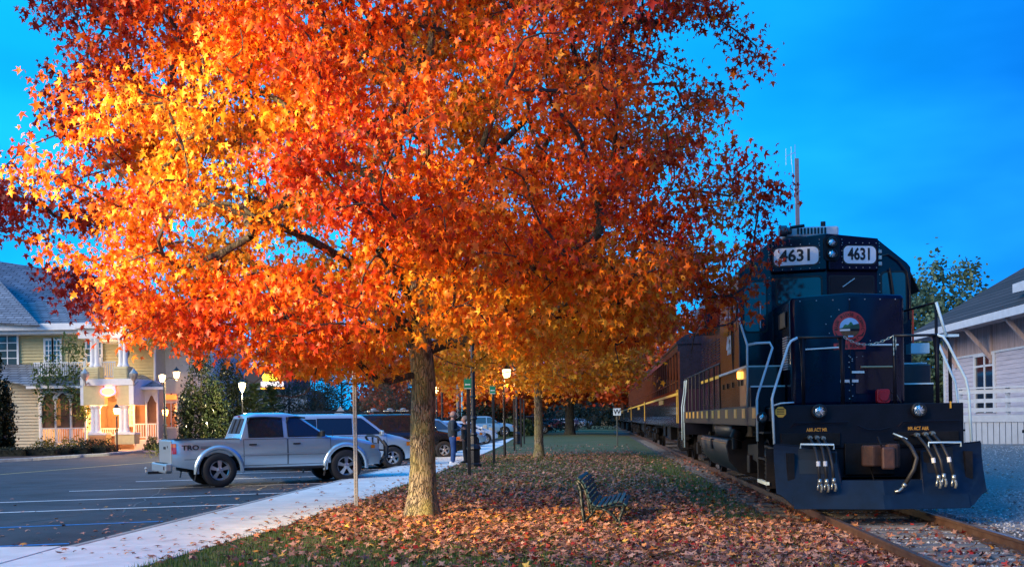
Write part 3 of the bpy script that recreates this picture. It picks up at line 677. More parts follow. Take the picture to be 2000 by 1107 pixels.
REDP = mat('red_plastic', (.30, .008, .02), .4)
RIVET = mat('rivet_metal', (.5, .52, .55), .4, .6)
loco = empty('locomotive', (LX, LY, ZRAIL), -TR_TH, 'dark navy diesel locomotive numbered 4631 with a plow at the head of the train', 'locomotive')
G = loco
# side sills, deck
m = MB()
for s_ in (-1, 1): m.box(*sorted((s_ * 1.36, s_ * 1.52)), 1.0, 16.0, 1.28, 1.60)
m.box(-1.35, 1.35, .05, 17.0, 1.36, 1.575)
m.box(-1.38, 1.38, 0, .05, .95, 1.60)
m.box(-1.0, 1.0, .05, 1.9, .5, 1.355)
m.box(-1.38, 1.38, 17.0, 17.06, .9, 1.6)
m.build('frame', NAVYF, G, bevel=.01)
def yseg(y0, y1): return (y0 + y1) / 2
for s_ in (-1, 1):
    for yy in (1.26, 2.52, 3.63, 4.95, 6.3, 7.5, 8.75, 9.93, 11.12, 12.32, 13.43, 14.5):
        MB().box(*sorted((s_ * 1.521, s_ * 1.527)), yy - .33 if yy < 4 else yy - .28, yy + .05 if yy < 4 else yy + .12, 1.41, 1.575).build('reflective_square', YEL, G)
# nose (short hood) - V front
def nose_y(x): return 1.10 + abs(x) * .19
NW = .90
pts = [(-NW, 3.0), (-NW, nose_y(NW)), (0, nose_y(0)), (NW, nose_y(NW)), (NW, 3.0)]
m = MB(); m.prism(pts, 1.58, 3.36, 'z')
# raise the crease a touch so that the cap falls away to both sides
m.v = [(x, y, z + (.045 * (1 - abs(x) / NW) if z > 3 else 0)) for x, y, z in m.v]
nose = m.build('nose', NAVY, G, smooth=30, bevel=.075, seg=4)
MB().box(-.006, .006, nose_y(0) - .006, nose_y(0) + .04, 1.62, 3.27).build('seam_strip', NAVYF, nose)
def onnose(x, z, off=.008): return (x, nose_y(x) - off, z)
# door + hatch details on nose
m = MB()
for (xa, xb, za, zb) in ((.08, .72, 1.78, 2.45), ):
    m.add([onnose(xa, za), onnose(xb, za), onnose(xb, zb), onnose(xa, zb)], [(0, 1, 2, 3)])
m.build('hatch_door', NAVY, nose, solid=.012)
MB().bar((.02, nose_y(.02) - .02, 2.12), (.02 + .2, nose_y(.22) - .02, 2.12), .012, .035).build('grab_iron', HAND, nose)
MB().bar((-.16, nose_y(.16) - .02, 1.98), (-.02, nose_y(0.02) - .02, 1.98), .012, .045).build('plate', LWHITE, nose)
MB().bar((.02, nose_y(.02) - .02, 1.98), (.12, nose_y(.12) - .02, 1.98), .012, .045).build('plate', LWHITE, nose)
MB().tube([(.16, nose_y(.16) - .03, 2.20), (.70, nose_y(.7) - .03, 2.20)], .016, 6).build('grab_iron', mat('gilt_bar', (.6, .5, .25), .3, .6), nose)
MB().tube([(-.75, nose_y(.75) - .04, 2.50), (-.12, nose_y(.12) - .04, 2.52)], .014, 6).build('grab_iron', HAND, nose)
MB().tube([(.32, nose_y(.32) - .04, 2.55), (.78, nose_y(.78) - .04, 2.55)], .014, 6).build('grab_iron', HAND, nose)
# rivets
m = MB()
rv = [(-.02, z) for z in (1.70, 1.83, 1.95, 2.2, 2.28, 2.38)] + [(.03, z) for z in (1.74, 1.92, 2.3, 2.33)]
rv += [(x, 3.28) for x in (-.75, -.5, -.25, .0, .25, .5, .75)] + [(-.31, 2.75), (-.36, 2.9), (-.28, 3.02), (-.16, 3.12), (.33, 2.62), (-.12, 2.36), (0, 2.36), (.1, 2.36), (.2, 2.37)]
for x, z in rv: m.ball((x, nose_y(x) - .006, z), .011, 6)
m.build('rivet', RIVET, nose)['kind'] = 'stuff'
# emblem on the crease
ECX, ECZ, ER = 0.0, 2.83, .26
def disc_mesh(r0, r1, off, a0=0, a1=360, n=48, squash=1):
    mm = MB(); g = []
    for i in range(n + 1):
        a = R(a0 + (a1 - a0) * i / n); row = []
        for r in (r0, r1):
            row.append(onnose(ECX + r * math.cos(a), ECZ + r * math.sin(a), off))
        g.append(row)
    return mm.grid(g)
EM_RED = mat('emblem_red', (.40, .03, .03), .4, var=.1)
emb = disc_mesh(.158, ER, .012).build('emblem', EM_RED, nose)
def sector(r, zlo, zhi, off, mtl, name, prof=None):
    mm = MB(); g = []
    for i in range(25):
        x = -r + 2 * r * i / 24; h = math.sqrt(max(0, r * r - x * x)); lo = max(-h, zlo(x)); hi = min(h, zhi(x)); lo = min(lo, h); hi = max(hi, -h)
        if hi < lo: hi = lo
        g.append([onnose(ECX + x, ECZ + lo, off), onnose(ECX + x, ECZ + hi, off)])
    return mm.grid(g).build(name, mtl, emb)
sector(.158, lambda x: -.2, lambda x: .2, .011, mat('emblem_sky', (.25, .5, .8), .4), 'emblem_sky')
sector(.158, lambda x: -.2, lambda x: .085 - 1.0 * abs(x + .0) * .7 + .02 * math.sin(x * 60), .013, mat('emblem_hill', (.02, .16, .05), .5, var=.4, vscale=20), 'emblem_hill')
sector(.158, lambda x: -.2, lambda x: .03 + .25 * x, .015, mat('emblem_hill_dark', (.012, .06, .04), .5), 'emblem_hill')
sector(.158, lambda x: -.2, lambda x: -.055, .017, mat('emblem_trestle', (.10, .05, .02), .6, var=.6, vscale=60, stretch=(3, 1, .3)), 'emblem_trestle')
MB().grid([[onnose(x, ECZ + z, .019) for z in (-.05, -.022)] for x in (-.155, -.1, -.05, 0)]).build('emblem_train', LWHITE, emb)
MB().grid([[onnose(x, ECZ + z, .019) for z in (-.055, -.02)] for x in (.0, .05, .1, .15)]).build('emblem_engine', NAVYF, emb)
MB().grid([[onnose(x, ECZ + z, .019) for z in (-.15, -.125)] for x in (-.03, 0, .03, .05)]).build('emblem_river', mat('emblem_sky', (0, 0, 0)), emb)
MB().grid([[onnose(x, ECZ + z, .012) for z in (-.345, -.245)] for x in (-.25, -.12, 0, .12, .25)]).build('emblem_banner', EM_RED, nose)
INK = mat('black_ink', (.006, .006, .008), .5)
mm = MB()
def arc_text(s, rad, a_mid, a_span, size, inward=False):
    n = len(s)
    for i, ch in enumerate(s):
        if ch == ' ': continue
        t = (i / (n - 1) - .5)
        a = R(a_mid - t * a_span) if not inward else R(a_mid + t * a_span)
        rot = a - math.pi / 2 if not inward else a + math.pi / 2
        cx, cz = ECX + rad * math.cos(a), ECZ + rad * math.sin(a)
        lettering(ch, size, lambda x, y, z: onnose(cx + x * math.cos(rot) - y * math.sin(rot), cz + x * math.sin(rot) + y * math.cos(rot), .016 + z), .002, .001, mm)
arc_text('BLUE RIDGE SCENIC', .208, 90, 192, .066)
arc_text('RAILWAY', .208, -90, 72, .062, True)
lettering('BLUE RIDGE', .078, lambda x, y, z: onnose(x, ECZ - .296 + y, .016 + z), .002, .001, mm)
for s_ in (-1, 1):      # arrow marks left and right of the roundel
    mm.add([onnose(s_ * .235, ECZ - .05, .016), onnose(s_ * .225, ECZ - .06, .016), onnose(s_ * .185, ECZ - .115, .016), onnose(s_ * .125, ECZ - .125, .016), onnose(s_ * .125, ECZ - .14, .016), onnose(s_ * .21, ECZ - .135, .016)], [(0, 1, 2, 3, 4, 5)])
mm.build('lettering', INK, emb)
# ---- cab
def cab_y(x): return 2.78 + min(abs(x), .92) * .24
HW = 1.50
prof_half = [(0, 4.62), (.92, 4.545), (HW - .06, 4.10), (HW, 4.02)]
def cab_front_strip(name, polys, mtl, off=0, parent=None, solid=0):
    mm = MB()
    for p in polys: mm.add([(x, cab_y(x) - off, z) for x, z in p], [tuple(range(len(p)))])
    return mm.build(name, mtl, parent or cab, solid=solid)
m = MB()
n_ = []
frontpts = [(-HW, 1.6), (-HW, 4.02), (-HW + .06, 4.10), (-.92, 4.545), (0, 4.62), (.92, 4.545), (HW - .06, 4.10), (HW, 4.02), (HW, 1.6), (.92, 1.6), (0, 1.6), (-.92, 1.6)]
vf = [(x, cab_y(x), z) for x, z in frontpts]; vb = [(x, 6.0, z) for x, z in frontpts]; k = len(frontpts)
m.add(vf + vb, [(11, 0, 1, 2, 3), (10, 11, 3, 4), (9, 10, 4, 5), (8, 9, 5, 6, 7)] + [tuple(range(2 * k - 1, k - 1, -1))] + [(i, (i + 1) % k, (i + 1) % k + k, i + k) for i in range(k)])
cab = m.build('cab', NAVY, G, bevel=.02)
# number-board housing stands proud of the windscreen band
m = MB()
for s_ in (-1, 1):
    xs = [s_ * a for a in (.02, .92)]
    vs = []
    for x in xs:
        zt = 4.60 - abs(x) * .08
        vs += [(x, cab_y(x) - .10, 3.98), (x, cab_y(x) - .10, zt), (x, cab_y(x) + .05, 3.93), (x, cab_y(x) + .05, zt)]
    m.add(vs, [(0, 1, 5, 4), (0, 4, 6, 2), (1, 3, 7, 5), (0, 2, 3, 1), (4, 5, 7, 6)])
hood = m.build('number_board_housing', NAVY, G, bevel=.012)
def rrect(x0, x1, z0, z1, r, n=5):
    o = []
    for cx, cz, a0 in ((x1 - r, z1 - r, 0), (x0 + r, z1 - r, 90), (x0 + r, z0 + r, 180), (x1 - r, z0 + r, 270)):
        for i in range(n + 1):
            a = R(a0 + 90 * i / n); o.append((cx + r * math.cos(a), cz + r * math.sin(a)))
    return o
BOARD = mat('number_board_white', (.80, .82, .88), .4)
for (x0, x1) in ((-.89, -.15), (.285, .87)):
    g_ = .10
    bpts = rrect(x0, x1, 4.08, 4.385, .09)
    fr = MB().add([(x, cab_y(x) - g_ - .012, z) for x, z in rrect(x0 - .025, x1 + .025, 4.055, 4.41, .10)], [tuple(range(24))]).build('number_board_frame', INK, hood)
    bo = MB().add([(x, cab_y(x) - g_ - .022, z) for x, z in bpts], [tuple(range(24))]).build('number_board', BOARD, hood)
    cx = (x0 + x1) / 2; sx = (x1 - x0) / .66
    lettering('4631', .285, lambda x, y, z: (cx + x * sx * .86, cab_y(cx + x * sx * .86) - g_ - .027 - z, 4.235 + y), .008, .003).build('number_4631', INK, hood)
m = MB()
for x0, x1 in ((-.90, -.14), (.27, .88)):
    for i in range(6):
        x = x0 + (x1 - x0) * i / 5
        for z in (4.44, 4.01): m.ball((x, cab_y(x) - .108, z), .009, 5)
for x in (-.13, .26):
    for z in (4.1, 4.2, 4.3, 4.4, 4.5): m.ball((x, cab_y(x) - .108, z), .009, 5)
for z in (4.45, 4.4, 4.35, 4.3, 4.25, 3.9, 3.75, 3.6): m.ball((-.96, cab_y(.96) - .01, z), .01, 5); m.ball((.96, cab_y(.96) - .01, z), .01, 5)
m.build('rivet', RIVET, hood)['kind'] = 'stuff'
# twin headlights
MB().add([(x, cab_y(.06) - .125, z) for x, z in rrect(-.07, .21, 4.12, 4.56, .08)] + [(x, cab_y(.06) + .02, z) for x, z in rrect(-.07, .21, 4.12, 4.56, .08)], [tuple(range(24)), tuple(range(47, 23, -1))] + [(i, (i + 1) % 24, (i + 1) % 24 + 24, i + 24) for i in range(24)]).build('headlight_housing', NAVYF, G, bevel=.01)
def lamp(x, y, z, r, name='headlight', parent=None):
    h = MB().lathe([(r * 1.0, .03), (r * 1.22, .02), (r * 1.25, -.05), (r * 1.05, -.065), (r, -.05), (r * .95, -.02)], (x, y, z), 20, 'y').build(name, BLACK, parent or G, smooth=True)
    MB().lathe([(r * 1.0, -.02), (r * .8, -.035), (r * .45, -.048), (0.001, -.052)], (x, y, z), 20, 'y').build('lens', LENS, h, smooth=True)
    mm = MB()
    for a in range(0, 360, 45): mm.bar((x, y - .053, z), (x + r * .85 * math.cos(R(a)), y - .04, z + r * .85 * math.sin(R(a))), .006, .008)
    mm.build('lens_ribs', CHROME, h)
    return h
lamp(.07, cab_y(.07) - .13, 4.44, .072); lamp(.07, cab_y(.07) - .13, 4.24, .072)
# windscreens, door windows
def win(x0, x1, z0, z1, r=.05, name='windscreen', off=.012, y=None, m_=None):
    f = MB().add([(x, (y if y is not None else cab_y(x)) - off * .5, z) for x, z in rrect(x0 - .03, x1 + .03, z0 - .03, z1 + .03, r)], [tuple(range(24))]).build(name + '_gasket', INK, cab)
    return MB().add([(x, (y if y is not None else cab_y(x)) - off, z) for x, z in rrect(x0, x1, z0, z1, r)], [tuple(range(24))]).build(name, m_ or GLASSD, cab)
win(-.82, -.1, 3.42, 3.86); win(.06, .84, 3.42, 3.86)
win(1.0, 1.40, 3.05, 3.93, .07, 'door_window'); win(-1.40, -1.02, 2.95, 3.82, .07, 'door_window', m_=GLASSB)
# wiper, cable, sun visor shade
MB().tube([(1.12, 2.93, 4.0), (1.17, 2.92, 3.6), (1.18, 2.93, 3.3)], .018, 6).build('wiper', BLACK, cab)
MB().tube([(-1.13, 2.95, 3.0), (-1.13, 2.93, 3.45)], .012, 5).build('wiper', HAND, cab)
MB().tube([(.5, cab_y(.5) - .03, 3.83), (.28, cab_y(.28) - .03, 3.68)], .008, 5).build('wiper', HAND, cab)
MB().tube([(.96, 2.95, 4.22), (1.10, 2.95, 4.25), (1.28, 2.94, 4.12), (1.42, 2.94, 3.93), (1.46, 2.94, 3.6), (1.46, 2.94, 3.1)], .016, 6).build('conduit', BLACK, cab)
m = MB(); m.box(.93, .99, 2.93, 3.0, 4.05, 4.12); m.box(.93, .99, 2.93, 3.0, 4.16, 4.23); m.box(.93, .99, 2.93, 3.0, 4.27, 4.33); m.build('conduit_box', STEEL, cab, bevel=.008)
MB().add([(HW, 3.1, 3.98), (HW + .23, 3.3, 3.62), (HW + .23, 4.3, 3.62), (HW, 4.5, 3.98)], [(0, 1, 2, 3)]).build('sun_visor', INK, cab, solid=.02)
for s_ in (-1, 1):
    MB().add([(s_ * (HW + .006), y, z) for y, z in rrect(3.35, 4.35, 3.0, 3.8, .08)], [tuple(range(24))]).build('side_window', GLASSB, cab)
    MB().add([(s_ * (HW + .006), y, z) for y, z in rrect(4.5, 5.3, 3.0, 3.8, .08)], [tuple(range(24))]).build('side_window', GLASSD, cab)
def on_left(x, y, z): return (-HW - .012 - z, 4.3 - x, 2.78 + y)
lettering('4631', .48, on_left, .012, .003).build('side_number_4631', LWHITE, cab)
# reflective red strip on right edge of cab
MB().box(1.505, 1.53, 2.98, 3.02, 2.5, 3.3).build('marker_strip', mat('red_reflector', (.8, .06, .01), .4), cab)
# lower cab side box
m = MB()
m.box(-1.5, -1.0, 1.95, 6.0, 1.6, 2.26); m.box(1.0, 1.5, 1.95, 6.0, 1.6, 2.26)
m.build('equipment_locker', mat('brown_grey_panel', (.035, .025, .03), .3, col2=(.012, .014, .03), vscale=1.8, coat=.5), G, bevel=.015)
MB().box(-1.53, -1.49, 1.95, 6.0, 2.26, 2.30).build('trim_bar', HAND, G)
m = MB()
for yy in (2.6, 3.0, 3.9, 4.7, 5.4): m.box(-1.53, -1.5, yy, yy + .06, 1.98, 2.08)
m.build('locker_latch', BLACK, G)['kind'] = 'stuff'
# cab steps beside the nose
for s_ in (-1, 1):
    x0, x1 = sorted((s_ * .92, s_ * 1.48))
    for (yy, zt) in ((1.75, 1.93), (2.1, 2.28)):
        MB().box(x0, x1, yy, 2.95, zt - .33, zt).build('cab_step', NAVYF, G)
        MB().box(x0, x1, yy - .012, yy + .05, zt - .005, zt + .02).build('step_nosing', HAND, G)
# roof fittings
ac = MB(); ac.box(-.62, .34, 3.3, 4.4, 4.66, 4.84); ac = ac.build('air_conditioner', LWHITE, G, bevel=.04)
m = MB()
for i in range(9): m.box(-.40 + i * .06, -.37 + i * .06, 3.285, 3.30, 4.70, 4.81)
m.build('grille_slot', INK, ac)['kind'] = 'stuff'
MB().lathe([(0, -.11), (.10, -.11), (.10, .02), (.06, .04), (.06, .11), (0, .11)], (-.62, 3.25, 4.76), 12, 'x').build('horn', mat('dull_horn_metal', (.12, .13, .15), .4, .6), G, smooth=True)
MB().tube([(-.55, 3.15, 4.8), (-.3, 3.15, 4.83)], .03, 6).build('horn_pipe', BLACK, G)
MB().tube([(.10, 3.5, 4.6), (.10, 3.5, 4.72)], .012, 6).tube([(.10, 3.5, 4.72), (.10, 3.5, 4.95)], .045, 10).build('antenna', BLACK, G)
MB().ball((.55, 3.5, 4.63), .03, 8).tube([(.50, 3.5, 4.55), (.50, 3.5, 4.68)], .01, 5).build('antenna', BLACK, G)
# long hood
m = MB()
m.prism([(-.92, 1.6), (-.92, 4.25), (-.6, 4.5), (.6, 4.5), (.92, 4.25), (.92, 1.6)], 6.0, 16.2)
m.box(-1.25, 1.25, 11.5, 14.6, 3.75, 4.45)
lh = m.build('long_hood', NAVY, G, bevel=.02)
for i in range(10):
    MB().box(-.932, -.92, 6.15 + i * .98, 7.05 + i * .98, 1.75, 3.55).build('hood_door', NAVY, lh, bevel=.008)
    m = MB()
    for j in range(8): m.box(-.942, -.93, 6.3 + i * .98, 6.9 + i * .98, 2.9 + j * .07, 2.93 + j * .07)
    m.build('louvre', NAVYF, lh)['kind'] = 'stuff'
MB().box(-.948, -.936, 6.1, 16.1, 2.42, 2.50).build('gold_stripe', GOLD, lh)
MB().lathe([(0, -.02), (.14, -.02), (.14, .02), (.1, .05), (0, .05)], (-1.27, 14.2, 4.0), 14, 'x').build('marker_lamp', REDP, lh)
# side walkway handrails
for s_ in (-1, 1):
    X = s_ * 1.47
    m = MB(); m.tube([(X, 6.3, 2.55), (X, 15.6, 2.55)], .018, 6); m.build('handrail', BLACK, G)
    for i in range(9): MB().tube([(X, 6.4 + i * 1.13, 1.6), (X, 6.4 + i * 1.13, 2.56)], .02, 6).build('stanchion', BLACK, G)
    MB().tube([(X, 15.6, 2.5), (X - s_ * .0, 15.9, 2.2), (X + s_ * .04, 16.3, 1.75), (X + s_ * .04, 16.35, .75)], .022, 6).build('handrail', HAND, G, smooth='all')
    MB().tube([(X, 15.0, 2.5), (X, 15.2, 2.2), (X + s_ * .04, 15.5, 1.75), (X + s_ * .04, 15.5, .55)], .022, 6).build('handrail', HAND, G, smooth='all')
MB().tube([(-1.5, 3.9, 2.28), (-1.52, 3.9, 2.8), (-1.52, 3.9, 4.1)], .014, 6).build('handrail', BLACK, G)
m = MB().lathe([(0, -.05), (.07, -.05), (.06, .06), (0, .06)], (-1.50, 2.9, 2.17), 10, 'x').build('step_lamp', mat('amber_lamp', (1, .4, .05), .3, emit=(1, .38, .05), estr=6), G)
# front end platform: corner steps
for s_ in (-1, 1):
    x0, x1 = sorted((s_ * 1.02, s_ * 1.50))
    for k_, (yy, zt) in enumerate(((.12, .42), (.2, .8), (.3, 1.2))):
        MB().box(x0, x1, yy, yy + .75, zt - .03, zt).build('corner_step', UNDER, G)
    MB().box(*sorted((s_ * 1.40, s_ * 1.50)), .9, 1.0, .35, 1.6).build('step_post', UNDER, G)
    MB().box(*sorted((s_ * 1.46, s_ * 1.51)), .05, .95, .40, .45).build('step_edge', HAND, G)
    MB().box(x0, x1, .08, .12, .35, .95).build('step_riser', UNDER, G)
# round marker lamp on left end
lamp(-1.47, .62, 1.42, .07, 'class_lamp')
# handrails, front
def pipe(pts, mtl=HAND, r=.02, name='handrail'): return MB().tube(pts, r, 8).build(name, mtl, G, smooth='all')
pipe([(-.34, .02, 2.61), (-1.02, .02, 2.61)], BLACK); 
pipe([(-1.02, .02, 2.61), (-1.12, .0, 2.56), (-1.17, -.02, 2.48), (-1.40, -.05, 1.78), (-1.42, -.05, 1.70), (-1.40, -.08, 1.02)])
pipe([(-1.62, .95, 2.58), (-1.50, .92, 2.60), (-1.30, .85, 2.60), (-1.26, .84, 2.52), (-1.50, .80, 1.80), (-1.52, .80, 1.70), (-1.52, .80, 1.05)])
pipe([(-1.52, 1.9, 1.6), (-1.55, 1.6, 2.62), (-1.62, 1.95, 3.05), (-1.64, 2.1, 3.4)], HAND, .018)
pipe([(.38, .02, 2.61), (1.02, .02, 2.61)], BLACK)
pipe([(1.02, .02, 2.61), (1.10, .0, 2.58), (1.16, -.02, 2.48), (1.40, -.05, 1.95), (1.44, -.05, 1.75), (1.46, -.08, 1.03)])
pipe([(1.22, .6, 2.50), (1.44, .55, 1.92), (1.46, .55, 1.75), (1.50, .5, 1.1)])
for x in (-.94, -.36, .40, 1.02): pipe([(x, .03, 1.60), (x, .03, 2.61)], NAVYF, .028, 'stanchion')
for x in (-.94, -.36, 1.02): MB().prism([(x - .06, 2.60), (x + .06, 2.60), (x + .03, 2.35), (x + .02, 1.6), (x - .02, 1.6), (x - .03, 2.35)], .04, .06).build('stanchion_plate', NAVYF, G)
pipe([(1.40, 1.3, 1.62), (1.40, 1.3, 3.22)], NAVYF, .025, 'stanchion'); pipe([(1.40, 1.3, 3.22), (1.10, 2.95, 3.18)], NAVYF, .02)
pipe([(1.40, 1.28, 3.22), (1.52, 1.2, 2.68)], HAND, .024)
MB().box(1.40, 1.72, 1.2, 1.35, 2.66, 2.70).build('mirror_bracket', HAND, G); pipe([(1.55, 1.28, 2.66), (1.60, 1.28, 2.5), (1.60, 1.28, 1.62)], BLACK, .03, 'stanchion')
MB().box(1.2, 1.5, 2.0, 2.3, 2.45, 2.62).build('grab_plate', HAND, G)
# left mirror/window post on nose side, filter grille
MB().box(-.93, -.905, 1.6, 2.3, 2.9, 3.16).build('filter_frame', INK, G, bevel=.01)
m = MB()
for i in range(14): m.box(-.925, -.905, 1.5, 1.9, 2.2 + i * .04, 2.22 + i * .04)
m.build('louvre', LWHITE, G)['kind'] = 'stuff'
# chain with hanging end
def chain(pts, name='chain'):
    first = None
    for i, (a, b) in enumerate(zip(pts, pts[1:])):
        a = Vector(a); b = Vector(b); c = (a + b) / 2; d = (b - a).normalized(); side = Vector((0, 1, 0)) if i % 2 else Vector((0, 0, 1)).cross(d).cross(d).normalized()
        lnk = []; hl = (b - a).length / 2 + .008; hw = .014
        for k in range(10):
            t = 2 * math.pi * k / 10; lnk.append(c + d * hl * math.cos(t) + side * hw * math.sin(t))
        mm.tube(lnk + [lnk[0]], .0045, 5, cap=False)
mm = MB(); N = 16
pts = []
for i in range(N + 1):
    t = i / N; x = -.34 + .72 * t; z = 2.61 - .13 * 4 * t * (1 - t) * (1.0 - .25 * t) * 1.1; pts.append((x, -.0, z))
chain(pts); chain([(.38, -.01, 2.60 - i * .035) for i in range(9)]); chain([(.41, -.02, 2.58 - i * .035) for i in range(6)])
mm.build('safety_chain', mat('chain_metal', (.65, .62, .5), .3, .9), G)
# beam details
for x in (-.735, .71):
    lamp(x, -.06, 1.50, .088, 'ditch_light')
for (xa, xb) in ((-1.15, -.32), (.42, 1.30)):
    MB().tube([(xa, -.07, 1.26), (xa + .06, -.09, 1.33), (xb, -.09, 1.335)], .012, 6).build('lift_lever', NAVYF, G)
MB().tube([(-.18, -.1, 1.28), (-.05, -.12, 1.22), (.13, -.12, 1.21), (.30, -.1, 1.25)], .012, 6).build('lift_lever', NAVYF, G)
ORT = mat('stencil_orange', (.75, .33, .04), .5)
lettering('A&R ACT MR', .072, lambda x, y, z: (-.76 + x * .72, -.006 - z, 1.225 + y), .002, .002).build('stencil_lettering', ORT, G)
lettering('MR ACT A&R', .072, lambda x, y, z: (.72 + x * .72, -.006 - z, 1.225 + y), .002, .002).build('stencil_lettering', ORT, G)
MB().add([(-1.29 + .085 * math.cos(R(22.5 + 45 * i)), -.012, 1.50 + .085 * math.sin(R(22.5 + 45 * i))) for i in range(8)], [tuple(range(8))]).build('warning_plate', YEL, G, solid=.006)
m = MB()
for z in (1.545, 1.52, 1.495, 1.47): m.box(-1.345, -1.235, -.02, -.0165, z - .006, z + .004)
m.build('warning_print', INK, G)
MB().tube([(-1.40, -.04, 1.60), (-1.30, -.1, 1.63), (-1.1, -.06, 1.64)], .013, 6).build('hose_hanger', HAND, G, smooth='all')
MB().box(1.18, 1.2, -.02, 0, 1.52, 1.62).build('reflector', YEL, G)
# red receptacle
mb = MB(); mb.prism(rrect(.36, .56, 1.62, 1.84, .04), .90, 1.02); rc = mb.build('receptacle', REDP, G, bevel=.01)
MB().lathe([(0, -.03), (.075, -.03), (.08, 0)], (.46, .90, 1.73), 16, 'y').build('receptacle_lid', REDP, rc)
pipe([(.57, .95, 1.8), (.66, .9, 1.74), (.70, .8, 1.62)], BLACK, .012, 'cable')
# brake stand boxes on beam face, draft gear pocket
m = MB(); m.box(-.36, .36, -.05, .2, .55, 1.02); m.box(-1.3, -.42, -.03, .0, .98, 1.18); m.box(.42, 1.3, -.03, .0, .98, 1.18); m.build('draft_gear_pocket', UNDER, G, bevel=.01)
# coupler
m = MB(); m.cbox((.0, -.25, .84), (.22, .5, .24)); m.build('coupler_shank', RUST, G, bevel=.03)
cp = MB().prism([(-.22, -.45), (-.25, -.62), (-.12, -.74), (.02, -.70), (.02, -.55), (.14, -.5), (.2, -.56), (.26, -.55), (.24, -.42), (.1, -.36), (-.1, -.36)], .70, 1.0, 'z').build('coupler', RUST, G, bevel=.025)
kn = MB().prism([(.06, -.80), (.2, -.82), (.27, -.7), (.25, -.56), (.15, -.52), (.10, -.6), (.12, -.70), (.04, -.72)], .68, 1.02, 'z').build('knuckle', RUST, cp, bevel=.03)
MB().box(-.03, .16, -.86, -.80, .66, .98).build('knuckle_face', mat('worn_rust', (.11, .05, .035), .5, .3, col2=(.05, .03, .03), vscale=12), cp, bevel=.03)
MB().tube([(-.02, -.78, 1.0), (-.02, -.6, 1.12)], .015, 6).tube([(-.06, -.3, .7), (-.02, -.5, .35)], .012, 5).build('uncoupling_link', UNDER, cp)
# plow
def plow_y(x, z):
    t = (z - .1) / .92
    return -.62 + .20 * abs(x) / 1.47 - .34 * (1 - t) ** 1.5 + .0 * t - .10 * max(0, t - .75)
g = []; NX = 44; NZ = 10
m = MB()
def col(x):
    zb = .12 + .20 * sstep(1.18, 1.47, abs(x))
    zt = 1.02 - .10 * sstep(1.4, .6, abs(x)) if abs(x) > .56 else .50
    return zb, zt
xs = [-1.47 + 2.94 * i / NX for i in range(NX + 1)]; xs = sorted(set([x for x in xs if abs(abs(x) - .56) > .03] + [-.59, -.555, .555, .59]))
grd = []
for x in xs:
    zb, zt = col(x); grd.append([(x, plow_y(x, zb + (zt - zb) * j / NZ), zb + (zt - zb) * j / NZ) for j in range(NZ + 1)])
PLOWM = mat('plow_paint', (.002, .010, .030), .5, var=.4, vscale=2.5, spec=.3, bump=.002, bscale=8)
pl = MB().grid(grd).build('plow', PLOWM, G, solid=.02)
MB().grid([[(x, plow_y(x, z) - .022, z) for z in (.11, .2, .30)] for x in [-1.25 + 2.44 * i / 24 for i in range(25)]]).build('cutting_edge', PLOWM, pl, solid=.012)
for (x0, x1) in ((-1.13, -.72), (.66, 1.05)):
    MB().grid([[(x, plow_y(x, z) - .016, z) for z in (.6, .7, .8, .9, .955)] for x in (x0, (x0 + x1) / 2, x1)]).build('hose_pocket', INK, pl)
for s_ in (-1, 1):
    MB().tube([(s_ * 1.46, plow_y(1.46, 1.02), 1.03), (s_ * 1.0, plow_y(1, .97), .985), (s_ * .6, plow_y(.6, .93), .935)], .014, 6).build('plow_rim', NAVYF, pl)
    pipe([(s_ * 1.12, -.66, .97), (s_ * 1.12, -.66, 1.03), (s_ * .66, -.70, 1.03 if s_ > 0 else 1.02), (s_ * .66, -.70, .95)], HAND, .014, 'plow_grab')
m = MB(); m.box(-1.3, -1.2, -.6, 0, .5, .9); m.box(1.2, 1.3, -.6, 0, .5, .9); m.box(-.7, -.62, -.6, 0, .4, .9); m.box(.62, .7, -.6, 0, .4, .9); m.box(-.6, .6, -.58, -.1, .18, .24)
m.build('plow_bracket', UNDER, G)
MB().tube([(-.6, -.66, .50), (.6, -.66, .50)], .014, 6).build('opening_lip', NAVYF, pl)
pipe([(.28, -.3, 1.16), (.42, -.5, 1.08)], HAND, .012, 'cut_lever')
# MU hoses with glad hands
GH = mat('aluminium_fitting', (.42, .45, .42), .3, .8)
HOSE = mat('hose_rubber', (.02, .02, .022), .55)
def hose(x0, z0, x1, z1, band=True, r=.022):
    ym = -.80
    h = MB().tube([(x0, -.02, z0), (x0, -.35, z0 + .02), (x0 + (x1 - x0) * .2, -.70, z0 - .14), (x0 + (x1 - x0) * .6, ym - .04, (z0 + z1) / 2), (x1, ym - .05, z1 + .1)], r, 8).build('air_hose', HOSE, G, smooth='all')
    MB().tube([(x1, ym - .05, z1 + .14), (x1, ym - .05, z1 + .06)], r * 1.35, 8).tube([(x1 - .01, ym - .05, z1 + .08), (x1 - .028, ym - .06, z1 + .03), (x1 - .03, ym - .06, z1 - .02)], .015, 6).tube([(x1 + .0, ym - .05, z1 + .08), (x1 + .02, ym - .06, z1 + .05), (x1 + .028, ym - .06, z1 - .0), (x1 + .015, ym - .06, z1 - .05)], .02, 6).build('glad_hand', GH, h, smooth='all')
    MB().tube([(x0, -.30, z0 + .02), (x0, -.40, z0 + .015)], r * 1.5, 8).build('hose_clamp', GH, h)
    if band: MB().tube([(x0 + (x1 - x0) * .55, ym - .035, (z0 + z1) / 2 + .04), (x0 + (x1 - x0) * .6, ym - .04, (z0 + z1) / 2 - .03)], r * 1.3, 8).build('hose_band', LWHITE, h)
